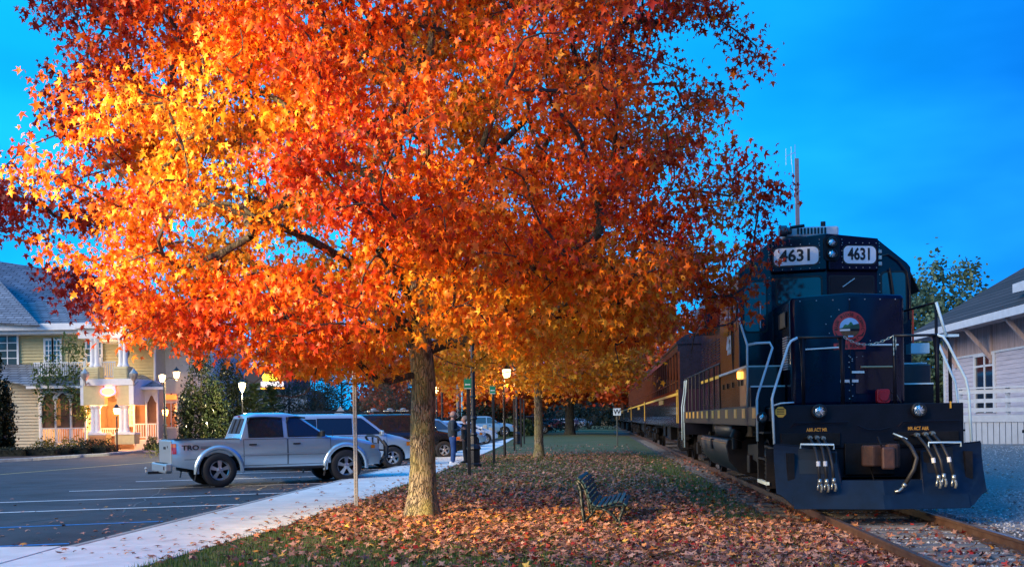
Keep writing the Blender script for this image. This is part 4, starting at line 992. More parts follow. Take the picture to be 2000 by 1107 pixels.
hose(-.93, 1.10, -.895, .40); hose(-.83, 1.10, -.80, .40); hose(-.74, 1.09, -.70, .41, False)
hose(.60, 1.12, .745, .44); hose(.72, 1.13, .82, .46, False); hose(.82, 1.14, .955, .44)
h = MB().tube([(.36, -.1, 1.08), (.38, -.4, 1.10), (.41, -.72, .98), (.45, -.86, .82), (.40, -.88, .66), (.28, -.86, .45)], .03, 8).build('air_hose', HOSE, G, smooth='all')
MB().tube([(.285, -.86, .46), (.26, -.86, .42)], .034, 8).tube([(.26, -.86, .42), (.20, -.86, .36), (.14, -.86, .35)], .02, 8).build('glad_hand', GH, h, smooth='all')
# underside: trucks, fuel tank, air reservoirs
def bogie(yc, parent, wheel_r=.51, wb=1.37, heavy=True):
    for s_ in (-1, 1):
        for dy in (-wb, wb):
            wh = MB().lathe([(0, .0), (wheel_r * .35, 0), (wheel_r * .4, .03), (wheel_r * .82, .05), (wheel_r * .86, .0), (wheel_r, .0), (wheel_r, .11), (wheel_r + .03, .13), (wheel_r + .03, .14), (0, .14)], (0, 0, 0), 28, 'x')
            wh.v = [((s_ * (.84 - x)), y + yc + dy, z + wheel_r) for x, y, z in wh.v]
            wh.build('wheel', UNDER, parent, smooth=True)
            MB().lathe([(0, .1), (.12, .1), (.15, 0), (.15, -.15)], (0, 0, 0), 12, 'x')
            bx = MB(); bx.box(*sorted((s_ * 1.0, s_ * 1.2)), yc + dy - .17, yc + dy + .17, wheel_r - .14, wheel_r + .2); bx.lathe([(0, .22), (.11, .22), (.13, .16), (.13, 0)], (s_ * 1.0, yc + dy, wheel_r), 12, 'x'); bx.build('axle_box', UNDER, parent, bevel=.02)
        f = MB(); f.prism([(yc - wb - .5, .66), (yc - wb - .5, .9), (yc - .6, .94), (yc + .6, .94), (yc + wb + .5, .9), (yc + wb + .5, .66), (yc + .7, .60), (yc + .4, .34), (yc - .4, .34), (yc - .7, .60)], *sorted((s_ * 1.0, s_ * 1.14)), axis='x')
        f.build('bogie_frame', UNDER, parent, bevel=.02)
        for dy in (-.3, 0, .3):
            c_ = MB(); pts = [(s_ * 1.10 + .06 * math.cos(t * 1.0), yc + dy + .06 * math.sin(t * 1.0), .38 + .012 * t) for t in np.arange(0, 26, .7)]; c_.tube(pts, .015, 4).build('spring', UNDER, parent, smooth='all')
        MB().tube([(s_ * 1.18, yc - wb + .1, .75), (s_ * 1.2, yc - wb + .55, .82)], .09, 10).build('brake_cylinder', UNDER, parent, smooth=True)
        MB().box(*sorted((s_ * 1.14, s_ * 1.3)), yc - wb - .35, yc - wb + .25, .30, .36).build('sand_step', UNDER, parent)
bogie(2.9, G); bogie(13.6, G)
m = MB()
tp = [(-1.42, .98), (-1.46, .85), (-1.40, .55), (-1.18, .30), (-.8, .18), (.8, .18), (1.18, .30), (1.40, .55), (1.46, .85), (1.42, .98)]
m.prism(tp, 5.6, 10.9); m.build('fuel_tank', GRIME, G, smooth=35, bevel=.02)
MB().box(-1.475, -1.455, 8.2, 8.5, .72, .95).build('fuel_gauge', UNDER, G)
MB().box(-1.47, -1.45, 5.7, 10.8, .90, .915).build('tank_reflector', mat('orange_line', (.7, .22, .06), .5), G)
for s_ in (-1, 1): MB().lathe([(0, 0), (.15, .02), (.19, .08), (.19, 2.9), (.15, 2.96), (0, 3.0)], (s_ * 1.18, 5.7, 1.17), 16, 'y').build('air_reservoir', GRIME, G, smooth=True)
MB().tube([(-1.3, 5.1, 1.2), (-1.3, 5.1, .8)], .1, 10).tube([(-1.3, 4.7, 1.15), (-1.36, 4.7, 1.0)], .14, 12).build('pump', UNDER, G, smooth=True)
m = MB(); m.box(-1.0, 1.0, .3, 1.2, .25, .45); m.box(-.6, .6, .3, 16.5, .9, 1.34); m.build('underframe', UNDER, G)
MB().box(-.15, .15, 16.9, 17.7, .75, .98).build('coupler', RUST, G)
# roll of the whole engine follows the settled track
# ================================================================ COACHES
MAROON = mat('coach_side_paint', (.05, .022, .035), .13, col2=(.02, .02, .045), vscale=1.2, coat=.8, bump=.01, bscale=3)
COACHN = mat('coach_frame_paint', (.015, .015, .03), .25, var=.3, coat=.4)
COACHIN = mat('coach_interior', (.03, .02, .018), .7)
BRONZE = mat('warm_post_paint', (.10, .03, .012), .3, var=.3, coat=.5)
labels = ['navy open-air coach coupled right behind the locomotive, gold stripe on its side',
          'second passenger coach in the line, seen beside the small W sign',
          'third passenger coach, reaching beyond the W sign', 'fourth passenger coach, its side glinting in warm light',
          'fifth passenger coach down the track', 'last visible passenger coach in the far distance']
def coach(k, y0, open_air):
    r = empty('passenger_coach', (LX + TS * y0, LY + TC * y0, ZRAIL), -TR_TH, labels[k], 'coach', 'coaches behind the locomotive')
    Lc = 24.4; detailed = k < 3
    m = MB(); m.box(-1.46, 1.46, .0, Lc, 1.10, 1.22)
    for s_ in (-1, 1): m.box(*sorted((s_ * 1.40, s_ * 1.46)), 0, Lc, 1.22, 2.34)
    m.box(-1.40, 1.40, 0, .06, 1.22, 2.34); m.box(-1.4, 1.4, Lc - .06, Lc, 1.22, 2.34)
    b = m.build('body', MAROON, r)
    for s_ in (-1, 1): MB().box(*sorted((s_ * 1.461, s_ * 1.467)), .12, Lc - .12, 2.15, 2.24).build('gold_stripe', GOLD, r)
    for yy in (.1, .75): MB().box(-1.472, -1.462, yy, yy + .07, 1.25, 2.33).build('gold_stripe', GOLD, r)
    MB().box(-1.475, -1.462, 8, 11.0, 1.95, 2.12).build('name_board', GOLD, r)
    m = MB(); m.prism([(-1.50, 3.78), (-1.50, 3.86), (-1.2, 4.08), (-.6, 4.2), (.6, 4.2), (1.2, 4.08), (1.50, 3.86), (1.50, 3.78)], -.05, Lc + .05); m.build('roof', COACHN, r, smooth=30)
    m = MB(); m.box(-1.46, -1.40, 0, Lc, 3.55, 3.78); m.box(1.40, 1.46, 0, Lc, 3.55, 3.78); m.build('cant_rail', COACHN, r)
    n = 17 if detailed else 8
    for s_ in (-1, 1):
        for i in range(n + 1):
            y = .05 + (Lc - .1) * i / n
            MB().box(*sorted((s_ * 1.40, s_ * 1.46)), y - .045, y + .045, 2.34, 3.55).build('window_post', BRONZE if s_ < 0 else COACHN, r)
        if s_ < 0 or not open_air:
            MB().tube([(s_ * 1.43, 0, 2.62), (s_ * 1.43, Lc, 2.62)], .02, 5).build('guard_rail', BRONZE, r)
    if not open_air:
        for i in range(n):
            y0_ = .05 + (Lc - .1) * i / n + .06; y1_ = .05 + (Lc - .1) * (i + 1) / n - .06
            MB().box(-1.425, -1.415, y0_, y1_, 2.36, 3.54).build('window', GLASSD, r)
        MB().box(1.41, 1.42, 0, Lc, 2.34, 3.55).build('window_band', GLASSD, r)
    m = MB(); m.box(-.55, .55, .06, .1, 1.22, 3.5); m.build('end_door', COACHIN, r)
    m = MB(); m.box(-1.4, -.6, -.0, .05, 2.34, 3.8); m.box(.6, 1.4, 0, .05, 2.34, 3.8); m.build('end_panel', COACHN, r)['kind'] = 'stuff'
    if detailed:
        for s_ in (-1, 1):
            for z in (.42, .75): MB().box(*sorted((s_ * 1.05, s_ * 1.45)), .2, .7, z, z + .03).build('foot_step', UNDER, r)
            MB().tube([(s_ * 1.44, .22, .4), (s_ * 1.44, .22, 1.1)], .015, 5).tube([(s_ * 1.44, .68, .4), (s_ * 1.44, .68, 1.1)], .015, 5).build('step_hanger', UNDER, r)
        bogie(3.2, r, .44, 1.2); bogie(Lc - 3.2, r, .44, 1.2)
        m = MB(); m.box(-1.2, -.5, 8, 10, .55, 1.1); m.box(-1.1, -.6, 13, 14.5, .6, 1.1); m.build('battery_box', UNDER, r, bevel=.02)['kind'] = 'stuff'
    else:
        m = MB()
        for yc in (3.2, Lc - 3.2): m.box(-1.1, 1.1, yc - 1.6, yc + 1.6, .05, .95)
        m.build('bogie_frame', UNDER, r)
    m = MB(); m.box(-.5, .5, .2, Lc - .2, .7, 1.1); m.build('underframe', UNDER, r)
for k in range(6): coach(k, 18.4 + 25.3 * k, k == 0)
# ================================================================ VEHICLES
SILVER = mat('silver_car_paint', (.52, .67, .76), .24, .6, coat=1)
SILVER2 = mat('light_silver_car_paint', (.64, .72, .76), .26, .5, coat=1)
BLACKP = mat('black_car_paint', (.012, .013, .018), .2, coat=1)
WHITEP = mat('white_car_paint', (.68, .70, .72), .3, coat=1)
BLUEP = mat('blue_car_paint', (.03, .15, .32), .25, .3, coat=1)
PALEBLUE = mat('pale_blue_car_paint', (.25, .42, .55), .3, .2, coat=1)
REDC = mat('red_car_paint', (.30, .03, .03), .25, coat=1)
CGLASS = mat('tinted_glass', (.012, .018, .028), .05, spec=.8)
CGLASS2 = mat('clear_glass', (.04, .08, .11), .04, spec=1)
PLASTIC = mat('black_plastic', (.02, .021, .023), .6)
TYRE = mat('tyre_rubber', (.02, .02, .022), .75, bump=.003, bscale=60)
ALLOY = mat('alloy_rim', (.55, .57, .6), .28, .8)
TAIL = mat('tail_lamp_red', (.5, .015, .01), .15, coat=1)
AMBER = mat('amber_lens', (.9, .2, .01), .2, coat=1)
CLEARL = mat('headlamp_lens', (.6, .65, .7), .12, .4, coat=1)
GAP = mat('panel_gap', (.01, .01, .012), .8)
UNDERB = mat('underbody', (.014, .013, .013), .9)
def interp(t, xs, ys): return float(np.interp(t, xs, ys))
class Car:
    def __init__(s, spec):
        s.__dict__.update(spec)
    def top(s, x): return interp(x, *zip(*s.roofline))
    def W(s, x, z):
        L_ = s.L / 2; hw = s.hw
        e = max(0, abs(x) - (L_ - s.endr)) / s.endr
        hw = hw * (1 - s.endk * e ** 2.2)
        if z <= s.belt: 
            k = (z - .3) / max(.1, s.belt - .3); return hw * (1 - .05 * (1 - min(1, max(0, k))) ** 2 - .13 * max(0, k - .45) ** 1.5)
        t = (z - s.belt) / (s.H - s.belt); return hw * .946 - (hw * .946 - s.roofw) * min(1.1, t)
    def wz(s): return s.wr
def build_car(spec, name, loc, yaw, label, cat, group=None, scale=1.0):
    c = Car(spec); root = empty(name, loc, yaw, label, cat, group, scale=scale)
    paint = spec['paint']
    # stations
    xs = set(np.linspace(-c.L / 2, c.L / 2, 45)); 
    for wx in c.wheels:
        Ra = c.wr + c.archgap
        for t in np.linspace(-1, 1, 15): xs.add(wx + Ra * math.sin(t * math.pi / 2))
        xs.add(wx - Ra - .002); xs.add(wx + Ra + .002)
    for p in c.roofline: xs.add(p[0])
    xs = sorted(xs); xs = [x for i, x in enumerate(xs) if i == 0 or x - xs[i - 1] > 1e-3]
    def zbot(x):
        z = c.sill + .10 * max(0, (abs(x) - (c.L / 2 - .5)) / .5)
        for wx in c.wheels:
            Ra = c.wr + c.archgap
            if abs(x - wx) < Ra: z = max(z, c.wr + math.sqrt(max(0, Ra * Ra - (x - wx) ** 2)) * .98)
        return z
    grid = []
    for x in xs:
        zb, zt = zbot(x), c.top(x); r = min(.09, (zt - zb) * .25); row = []
        zs = []
        nlow = 6
        zl = min(c.belt, zt - r)
        zl = max(zl, zb + .01)
        for i in range(nlow): zs.append(zb + (zl - zb) * i / (nlow - 1))
        zu = max(zt - r, zl + .001)
        for i in range(1, 4): zs.append(zl + (zu - zl) * i / 3)
        half = [(c.W(x, z), z) for z in zs]
        w0 = half[-1][0]
        for a in (25, 50, 70, 90): half.append((w0 - r * 1.2 * (1 - math.cos(R(a))), zu + (zt - zu) * math.sin(R(a))))
        wl = half[-1][0]
        bed = spec.get('bed') and spec['bed'][0] <= x <= spec['bed'][1]
        if bed:
            half = half[:nlow + 3] + [(w0, zt), (w0 - .01, zt + .0), (w0 - .07, zt), (w0 - .08, zt - .01)]
            wl = w0 - .09; half.append((wl, zt - .40)); half.append((wl * .5, zt - .42))
        else:
            half.append((wl * .6, zt + .012)); half.append((wl * .3, zt + .018))
        L_ = [(x, -y, z) for y, z in half]; Rr = [(x, y, z) for y, z in half[::-1]]
        grid.append([(x, 0, zb)] + L_ + [(x, 0, (zt - .42) if bed else zt + .02)] + Rr + [(x, 0, zb)])
    m = MB().grid(grid)
    k = len(grid[0]); n = len(grid)
    m.f.append(tuple(range(k))[::-1]); m.f.append(tuple((n - 1) * k + j for j in range(k)))
    body = m.build('body', paint, root, smooth=38)
    m = MB(); m.box(-c.L / 2 + .35, c.L / 2 - .35, -c.hw + .2, c.hw - .2, c.sill - .05, c.sill + .02)
    for wx in c.wheels: m.box(wx - c.wr - .05, wx + c.wr + .05, -c.hw + .32, c.hw - .32, c.sill, c.wr * 2 + .02)
    m.build('underbody', UNDERB, root)
    # panels that follow the side surface: corner curves lower(x) and upper(x)
    def side(xa, xb, lo, hi, mtl, name, off=.006, parent=None, nx=10, nz=5, sides=(-1, 1), solid=0):
        o = None
        for s_ in sides:
            g = []
            for i in range(nx + 1):
                x = xa + (xb - xa) * i / nx; l, h = lo(x) if callable(lo) else lo, hi(x) if callable(hi) else hi
                g.append([(x, s_ * (c.W(x, l + (h - l) * j / nz) + off), l + (h - l) * j / nz) for j in range(nz + 1)])
            o = MB().grid(g).build(name, mtl, parent or root, smooth='all', solid=solid)
        return o
    for (xa, xb) in spec['doors']:
        zt = lambda x: c.belt + .0
        side(xa, xb, c.sill + .06, c.belt - .01, GAP, 'door_gap', .003)
        side(xa + .012, xb - .012, c.sill + .072, c.belt - .022, paint, 'door', .007)
        for s_ in (-1, 1):
            MB().cbox((xa + .22, s_ * (c.W(xa, c.belt - .14) + .02), c.belt - .14), (.18, .03, .035)).build('door_handle', spec.get('handle', paint), root, bevel=.008)
    for w_ in spec['windows']:
        xa, xb, lo, hi, nm = w_
        side(xa - .025, xb + .025, (lambda x: (lo(x) if callable(lo) else lo) - .022), (lambda x: min((hi(x) if callable(hi) else hi), 9) + .02), GAP, 'window_seal', .004)
        side(xa, xb, lo, hi, spec.get('glass', CGLASS), nm, .008)
    # windshield and rear glass on the roofline
    def topglass(xa, xb, name, wk=.86):
        g = []
        for i in range(9):
            x = xa + (xb - xa) * i / 8; z = c.top(x); w_ = c.W(x, z) * wk - .03
            d = Vector((c.top(x + .01) - c.top(x - .01), 0, -.02)).normalized(); g.append([(x - d.x * .0, w_ * t, z + .026 - .01 * abs(t)) for t in np.linspace(-1, 1, 9)])
        MB().grid(g).build(name, spec.get('glass', CGLASS), root, smooth='all')
    topglass(*spec['windshield'], 'windshield')
    if spec.get('rearglass'): topglass(*spec['rearglass'], 'rear_window')
    # wheels
    for wx in c.wheels:
        for s_ in (-1, 1):
            wm = MB(); r = c.wr; wd = c.ww
            wm.lathe([(r * .60, -wd / 2 + .01), (r * .64, -wd / 2), (r * .9, -wd / 2), (r * .975, -wd / 2 + .02), (r, -wd / 2 + .05), (r, wd / 2 - .05), (r * .97, wd / 2 - .02), (r * .9, wd / 2), (r * .62, wd / 2)], (0, 0, 0), 36, 'y')
            wo = empty('wheel', (wx, s_ * (c.hw - wd / 2 + c.wout), r)); wo.parent = root; KIDS.setdefault(root.name, []).append(wo)
            wm.build('tyre', TYRE, wo, smooth=True)
            rm = MB(); o_ = s_ * (wd / 2 - .03)
            rm.lathe([(r * .62, wd / 2 * s_ - .005 * s_), (r * .60, o_), (r * .55, o_ - s_ * .05), (r * .5, o_ - s_ * .06)], (0, 0, 0), 30, 'y')
            for i in range(5):
                a = R(90 + 72 * i); 
                def pt(rad, da, dy): return (rad * math.cos(a + da), o_ + s_ * dy, rad * math.sin(a + da))
                w1, w2 = .62, .22
                rm.add([pt(r * .12, -w1, .012), pt(r * .12, w1, .012), pt(r * .58, w2, -.006), pt(r * .58, -w2, -.006), pt(r * .12, -w1, -.03), pt(r * .12, w1, -.03), pt(r * .58, w2, -.04), pt(r * .58, -w2, -.04)],
                       [(0, 1, 2, 3), (4, 7, 6, 5), (0, 4, 5, 1), (1, 5, 6, 2), (2, 6, 7, 3), (3, 7, 4, 0)])
            rm.lathe([(0, s_ * .022 + o_), (r * .12, s_ * .02 + o_), (r * .19, o_), (r * .19, o_ - s_ * .04)], (0, 0, 0), 16, 'y')
            for i in range(5): a = R(54 + 72 * i); rm.ball((r * .15 * math.cos(a), o_ + s_ * .02, r * .15 * math.sin(a)), .012, 6)
            rm.build('rim', ALLOY, wo, smooth=35)
            MB().lathe([(0, o_ - s_ * .10), (r * .57, o_ - s_ * .10)], (0, 0, 0), 20, 'y').build('brake_disc', UNDERB, wo)
    # flares / arch trim
    if spec.get('flare'):
        for wx in c.wheels:
            for s_ in (-1, 1):
                g = []
                for i in range(19):
                    a = R(-8 + 196 * i / 18); row = []
                    for rr, o_ in ((c.wr + c.archgap - .01, .03), (c.wr + c.archgap + .00, spec['flare']), (c.wr + c.archgap + .05, spec['flare'] + .005), (c.wr + c.archgap + .10, .012), (c.wr + c.archgap + .105, -.01)):
                        x = wx + rr * math.cos(a); z = c.wr + rr * math.sin(a); row.append((x, s_ * (c.W(x, max(z, .35)) + o_), z))
                    g.append(row)
                MB().grid(g).build('fender_flare', paint, root, smooth='all')
    # lamps
    X1 = c.L / 2
    if spec.get('headlamp'):
        xa, xb, za, zb = spec['headlamp']
        side(xa, xb, za, zb, CLEARL, 'headlight', .006, nx=6, nz=3)
        side(xa - .02, (xa + xb) / 2 - .02, za + .02, zb - .03, AMBER, 'turn_signal', .011, nx=5, nz=3)
    if spec.get('taillamp'):
        xa, xb, za, zb = spec['taillamp']
        side(xa, xb, za, zb, TAIL, 'taillight', .012, nx=5, nz=5)
        side(xa + .01, xb - .01, zb - .09, zb - .01, AMBER, 'turn_signal', .017, nx=4, nz=3)
        m = MB()
        for s_ in (-1, 1):
            w_ = c.W(-X1, (za + zb) / 2); o = MB().box(-X1 - .012, -X1 + .02, *sorted((s_ * (w_ - .16), s_ * (w_ + .004))), za, zb).build('taillight', TAIL, root, bevel=.01)
            MB().box(-X1 - .018, -X1 + .01, *sorted((s_ * (w_ - .15), s_ * (w_ + .009))), zb - .09, zb - .01).build('turn_signal', AMBER, root, bevel=.01)
    # mirrors
    mx_, mz = spec['mirror']
    for s_ in (-1, 1):
        MB().cbox((mx_, s_ * (c.W(mx_, mz) + .12), mz + .05), (.10, .2, .15)).build('mirror', spec.get('mirrorm', paint), root, bevel=.03)
    # sill trim & bumpers
    for xa_, xb_ in spec.get('bumpers', ()):
        side(xa_, xb_, spec.get('bz', (.42, .62))[0], spec.get('bz', (.42, .62))[1], spec.get('bumperm', paint), 'bumper', .02, nx=6, nz=3)
    m = MB(); m.box(X1 - .06, X1 + .02, -c.hw * .5, c.hw * .5, c.belt - .38, c.belt - .18); m.build('grille', PLASTIC, root, bevel=.01)
    return root, c, side
# ---- silver crew-cab pickup
pk = dict(L=5.12, hw=.87, H=1.72, belt=1.12, roofw=.64, sill=.42, endr=.5, endk=.10, wr=.40, ww=.26, wout=.045, archgap=.085, wheels=(-1.50, 1.60), paint=SILVER,
    roofline=[(-2.56, 1.12), (-1.01, 1.12), (-1.0, 1.13), (-.99, 1.14), (-.80, 1.66), (-.60, 1.72), (.15, 1.72), (.45, 1.67), (1.10, 1.20), (1.16, 1.15), (1.9, 1.08), (2.25, 1.0), (2.45, .88), (2.56, .70)],
    bed=(-2.50, -1.005), doors=[(-.93, .13), (.14, 1.22)],
    windows=[(-.78, .02, 1.16, lambda x: 1.60, 'door_window'), (.17, .98, 1.16, lambda x: min(1.60, 1.60 - (x - .42) * .70 if x > .42 else 1.6), 'door_window')],
    windshield=(.50, 1.08), headlamp=(2.28, 2.50, .80, .93), taillamp=(-2.555, -2.47, .80, 1.04), mirror=(.98, 1.16), mirrorm=PLASTIC, flare=.05, bumpers=[(2.2, 2.5)], handle=GAP)
ra = on_ground(430, 948, AZ)
YAW = R(28); rc_ = Vector((-7.30, 26.8, 0)); s_ = 1.065
fw = Vector((math.cos(YAW), math.sin(YAW), 0)); lf = Vector((-math.sin(YAW), math.cos(YAW), 0))
cen = rc_ + fw * 1.50 * s_ + lf * .87 * s_
truck, c, side = build_car(pk, 'pickup_truck', (cen.x, cen.y, AZ), YAW, 'silver crew-cab pickup truck nearest the camera, parked against the pavement', 'pickup truck', scale=s_)
# rear cab window (vertical sliding glass), tailgate, bumper, hitch, brush guard, flaps, steps
def cabback(y, z, off=.012):
    x = interp(z, [1.14, 1.66], [-.99, -.80]) - off; return (x, y, z)
MB().grid([[cabback(y * (1 - .12 * (z - 1.2)), z) for z in (1.24, 1.4, 1.6)] for y in (-.56, 0, .56)]).build('rear_window', CGLASS, truck)
for y in (-.22, .22): MB().tube([cabback(y, 1.25, .02), cabback(y, 1.59, .02)], .012, 4).build('window_bar', GAP, truck)
MB().box(-.88, -.82, -.12, .12, 1.64, 1.67).build('brake_light', TAIL, truck)
MB().prism([(-.74, .52), (.74, .52), (.745, 1.11), (-.745, 1.11)], -2.585, -2.56, 'x').build('tailgate', mat('tailgate_paint', (.5, .5, .46), .35, .3, coat=1), truck, bevel=.015)
MB().box(-2.60, -2.585, -.12, .12, .9, .96).build('tailgate_handle', GAP, truck, bevel=.01)
MB().lathe([(0, -2.592), (.03, -2.592), (.03, -2.58)], (0, -.35, .96), 10, 'x').build('lock', GAP, truck)
rb = MB().prism([(-.86, .36), (.86, .36), (.90, .42), (.90, .58), (-.90, .58), (-.90, .42)], -2.74, -2.58, 'x').build('rear_bumper', mat('worn_chrome', (.55, .57, .55), .3, .7), truck, bevel=.03)
MB().box(-2.72, -2.62, -.6, .6, .585, .592).build('bumper_step_pad', PLASTIC, rb)
MB().box(-2.745, -2.738, -.80, -.66, .44, .52).build('bumper_recess', GAP, rb)
MB().bar((-2.5, 0, .36), (-2.98, 0, .36), .06, .06).build('hitch', BLACK, truck)
MB().tube([(-2.96, 0, .36), (-3.02, 0, .38), (-3.02, 0, .43)], .02, 6).ball((-3.02, 0, .46), .035, 8).build('hitch_ball', STEEL, truck)
for wx in (-1.50, 1.60):
    for sd_ in (-1, 1):
        MB().add([(wx - .50, sd_ * .80, .55), (wx - .50, sd_ * .92, .55), (wx - .58, sd_ * .92, .18), (wx - .58, sd_ * .80, .18)], [(0, 1, 2, 3)]).build('mud_flap', DKRUB, truck, solid=.012)
for sd_ in (-1, 1): MB().tube([(-.9, sd_ * .84, .40), (1.05, sd_ * .84, .40)], .035, 8).build('side_step', PLASTIC, truck)
MB().tube([(2.58, -.55, .40), (2.74, -.55, .55), (2.74, -.52, .9), (2.60, -.45, 1.08), (2.56, -.2, 1.12), (2.56, .2, 1.12), (2.60, .45, 1.08), (2.74, .52, .9), (2.74, .55, .55), (2.58, .55, .40)], .03, 8).tube([(2.74, -.53, .75), (2.74, .53, .75)], .025, 6).tube([(2.70, -.2, .45), (2.70, -.2, 1.08)], .025, 6).tube([(2.70, .2, .45), (2.70, .2, 1.08)], .025, 6).build('brush_guard', PLASTIC, truck, smooth='all')
MB().tube([(2.58, -.80, .55), (2.72, -.74, .6), (2.76, -.66, .85), (2.66, -.62, 1.0)], .045, 6).build('brush_guard', PLASTIC, truck, smooth='all')
MB().tube([(1.30, -.72, 1.13), (1.32, -.72, 1.30)], .006, 5).build('antenna', PLASTIC, truck)
for sd_ in (-1, 1):     # rain visors over the windows and bed rail caps
    for xa, xb in ((-.80, .04), (.15, .62)):
        MB().tube([(xa, sd_ * (c.W(xa, 1.5) + .02), 1.50), (xa + .06, sd_ * (c.W(xa, 1.61) + .02), 1.615), ((xa + xb) / 2, sd_ * (c.W(0, 1.62) + .02), 1.625), (xb, sd_ * (c.W(xb, 1.61) + .02), 1.60)], .022, 5).build('rain_visor', PLASTIC, truck)
    MB().box(-2.52, -1.02, *sorted((sd_ * .75, sd_ * .845)), 1.118, 1.135).build('bed_rail', PLASTIC, truck)
    side(-2.3, -1.85, .66, .672, GAP, 'crease', .008, nz=1)
side(-.93, 1.22, .735, .75, mat('side_moulding', (.34, .37, .42), .4, .3, coat=.5), 'side_moulding', .02, nz=1)
side(-1.02, 1.3, .715, .72, GAP, 'crease', .010, nz=1)
yy = lambda x, z: -(c.W(x, z) + .010)
lettering('TRO', .155, lambda x, y, z: (-2.16 + x * 1.25, yy(-2.16, .93) - z, .935 + y), .004, .002).build('lettering', INK, truck)
mm = MB()
for z in (.965, .935): mm.add([(-1.93, yy(-1.9, z), z), (-1.68, yy(-1.7, z), z - .005), (-1.68, yy(-1.7, z), z - .018), (-1.93, yy(-1.9, z), z - .013)], [(0, 1, 2, 3)])
mm.build('decal_line', INK, truck)
MB().add([(-1.93, yy(-1.9, .9) , .905), (-1.70, yy(-1.7, .9), .90), (-1.70, yy(-1.7, .9), .89), (-1.93, yy(-1.9, .9), .895)], [(0, 1, 2, 3)]).build('decal_line', TAIL, truck)
# steering wheel and seats glimpsed: headrests behind glass are left dark on purpose
# ---- other vehicles
def suv(paint, L=4.8, H=1.78, hw=.95, glass=CGLASS, belt=1.10, wr=.36, minivan=False, **k):
    f = L / 2
    rl = [(-f, .72), (-f + .03, 1.05), (-f + .12, 1.12), (-f + .42, H - .08), (-f + .75, H), (.2, H), (.55, H - .07), (1.22, belt + .10), (1.32, belt + .04), (f - .55, belt - .08), (f - .22, belt - .22), (f, .62)]
    d = dict(L=L, hw=hw, H=H, belt=belt, roofw=hw - .2, sill=.30, endr=.7, endk=.16, wr=wr, ww=.23, wout=.01, archgap=.07, wheels=(-L * .29, L * .31), paint=paint, roofline=rl,
        doors=[(-.95, .18), (.20, 1.30)],
        windows=[(-f + .55, -1.02, belt + .05, lambda x: H - .17 - .0 * x, 'quarter_window'), (-.95, .14, belt + .05, lambda x: H - .15, 'door_window'), (.22, 1.10, belt + .05, lambda x: min(H - .15, H - .16 - (x - .50) * .80 if x > .5 else 9), 'door_window')],
        windshield=(.60, 1.20), rearglass=(-f + .16, -f + .40), headlamp=(f - .42, f - .06, .72, .90), taillamp=(-f + .02, -f + .16, .8, 1.1), mirror=(1.12, belt + .03), glass=glass, bumpers=[])
    d.update(k); return d
def place_car(spec, wheel_px, D, yaw, name, label, cat, group, z=AZ, scale=1.0, front=True):
    """put the car so that the contact patch of its right front (or rear) wheel is at photo column wheel_px, distance D"""
    cx = (wheel_px - PPX) / FPX * D; fw = Vector((math.cos(yaw), math.sin(yaw), 0)); lf = Vector((-fw.y, fw.x, 0))
    wx = spec['wheels'][1 if front else 0]; o = Vector((cx, D, 0)) - fw * wx * scale + lf * (spec['hw'] - .1) * scale
    return build_car(spec, name, (o.x, o.y, z), yaw, label, cat, group, scale)
GP_ = 'cars parked along the pavement'
s1 = suv(SILVER2, 4.78, 1.80, .97)
r1, c1, sd1 = place_car(s1, 765, 36.1, R(20), 'suv', 'silver SUV parked beyond the pickup, its nose by the trunk of the big maple', 'SUV', GP_, scale=1.02)
for s_ in (-1, 1): MB().tube([(-1.6, s_ * .62, 1.83), (-1.4, s_ * .62, 1.88), (.1, s_ * .62, 1.88), (.3, s_ * .62, 1.82)], .025, 6).build('roof_rail', PLASTIC, r1)
s2 = suv(BLACKP, 4.9, 1.80, .97, glass=CGLASS)
r2, c2, sd2 = place_car(s2, 866, 44.2, R(20), 'suv', 'black SUV with a loaded roof rack, half hidden by the big maple trunk', 'SUV', GP_, scale=1.03)
for s_ in (-1, 1): MB().tube([(-1.8, s_ * .62, 1.83), (-1.6, s_ * .62, 1.90), (.2, s_ * .62, 1.90), (.4, s_ * .62, 1.82)], .025, 6).build('roof_rail', PLASTIC, r2)
m = MB()
for x in (-1.3, -.5, .1): m.box(x - .03, x + .03, -.7, .7, 1.9, 1.94)
for x in (-1.2, -.55, .0): m.ball((x, -.4, 2.0), .09, 7, (1.5, .6, .6)); m.box(x - .25, x + .2, -.5, -.35, 1.93, 1.97)
m.build('roof_rack', STEEL, r2, bevel=.01)
s3 = suv(PALEBLUE, 4.6, 1.70, .92, glass=CGLASS2)
place_car(s3, 893, 54, R(20), 'suv', 'pale blue-white SUV behind the bald person', 'SUV', GP_)
s3b = suv(REDC, 4.5, 1.42, .9, belt=.98, wr=.32)
place_car(s3b, 868, 49, R(20), 'parked_car', 'dark red car, only a strip of it showing between two SUVs', 'car', GP_, scale=.9)
s4 = suv(SILVER, 4.6, 1.55, .92, belt=1.0)
place_car(s4, 921, 60, R(20), 'parked_car', 'grey car with an amber corner lamp behind the first lamp post', 'car', GP_)
s5 = suv(WHITEP, 4.6, 1.50, .90, belt=.98, wr=.33)
place_car(s5, 948, 70, R(20), 'parked_car', 'white car at the far end of the parked row', 'car', GP_)
s6 = suv(BLUEP, 4.4, 1.5, .9, belt=1.0)
place_car(s6, 445, 42.5, R(200), 'parked_car', 'blue car behind the cab of the silver pickup', 'car', GP_, z=AZ)
FG = 'cars beyond the lawn'
pk2 = dict(pk); pk2.update(paint=PALEBLUE, glass=CGLASS2, flare=0)
place_car(pk2, 985, 92, R(6), 'pickup_truck', 'pale blue pickup parked beyond the end of the pavement', 'pickup truck', FG, z=0.05, scale=1.02)
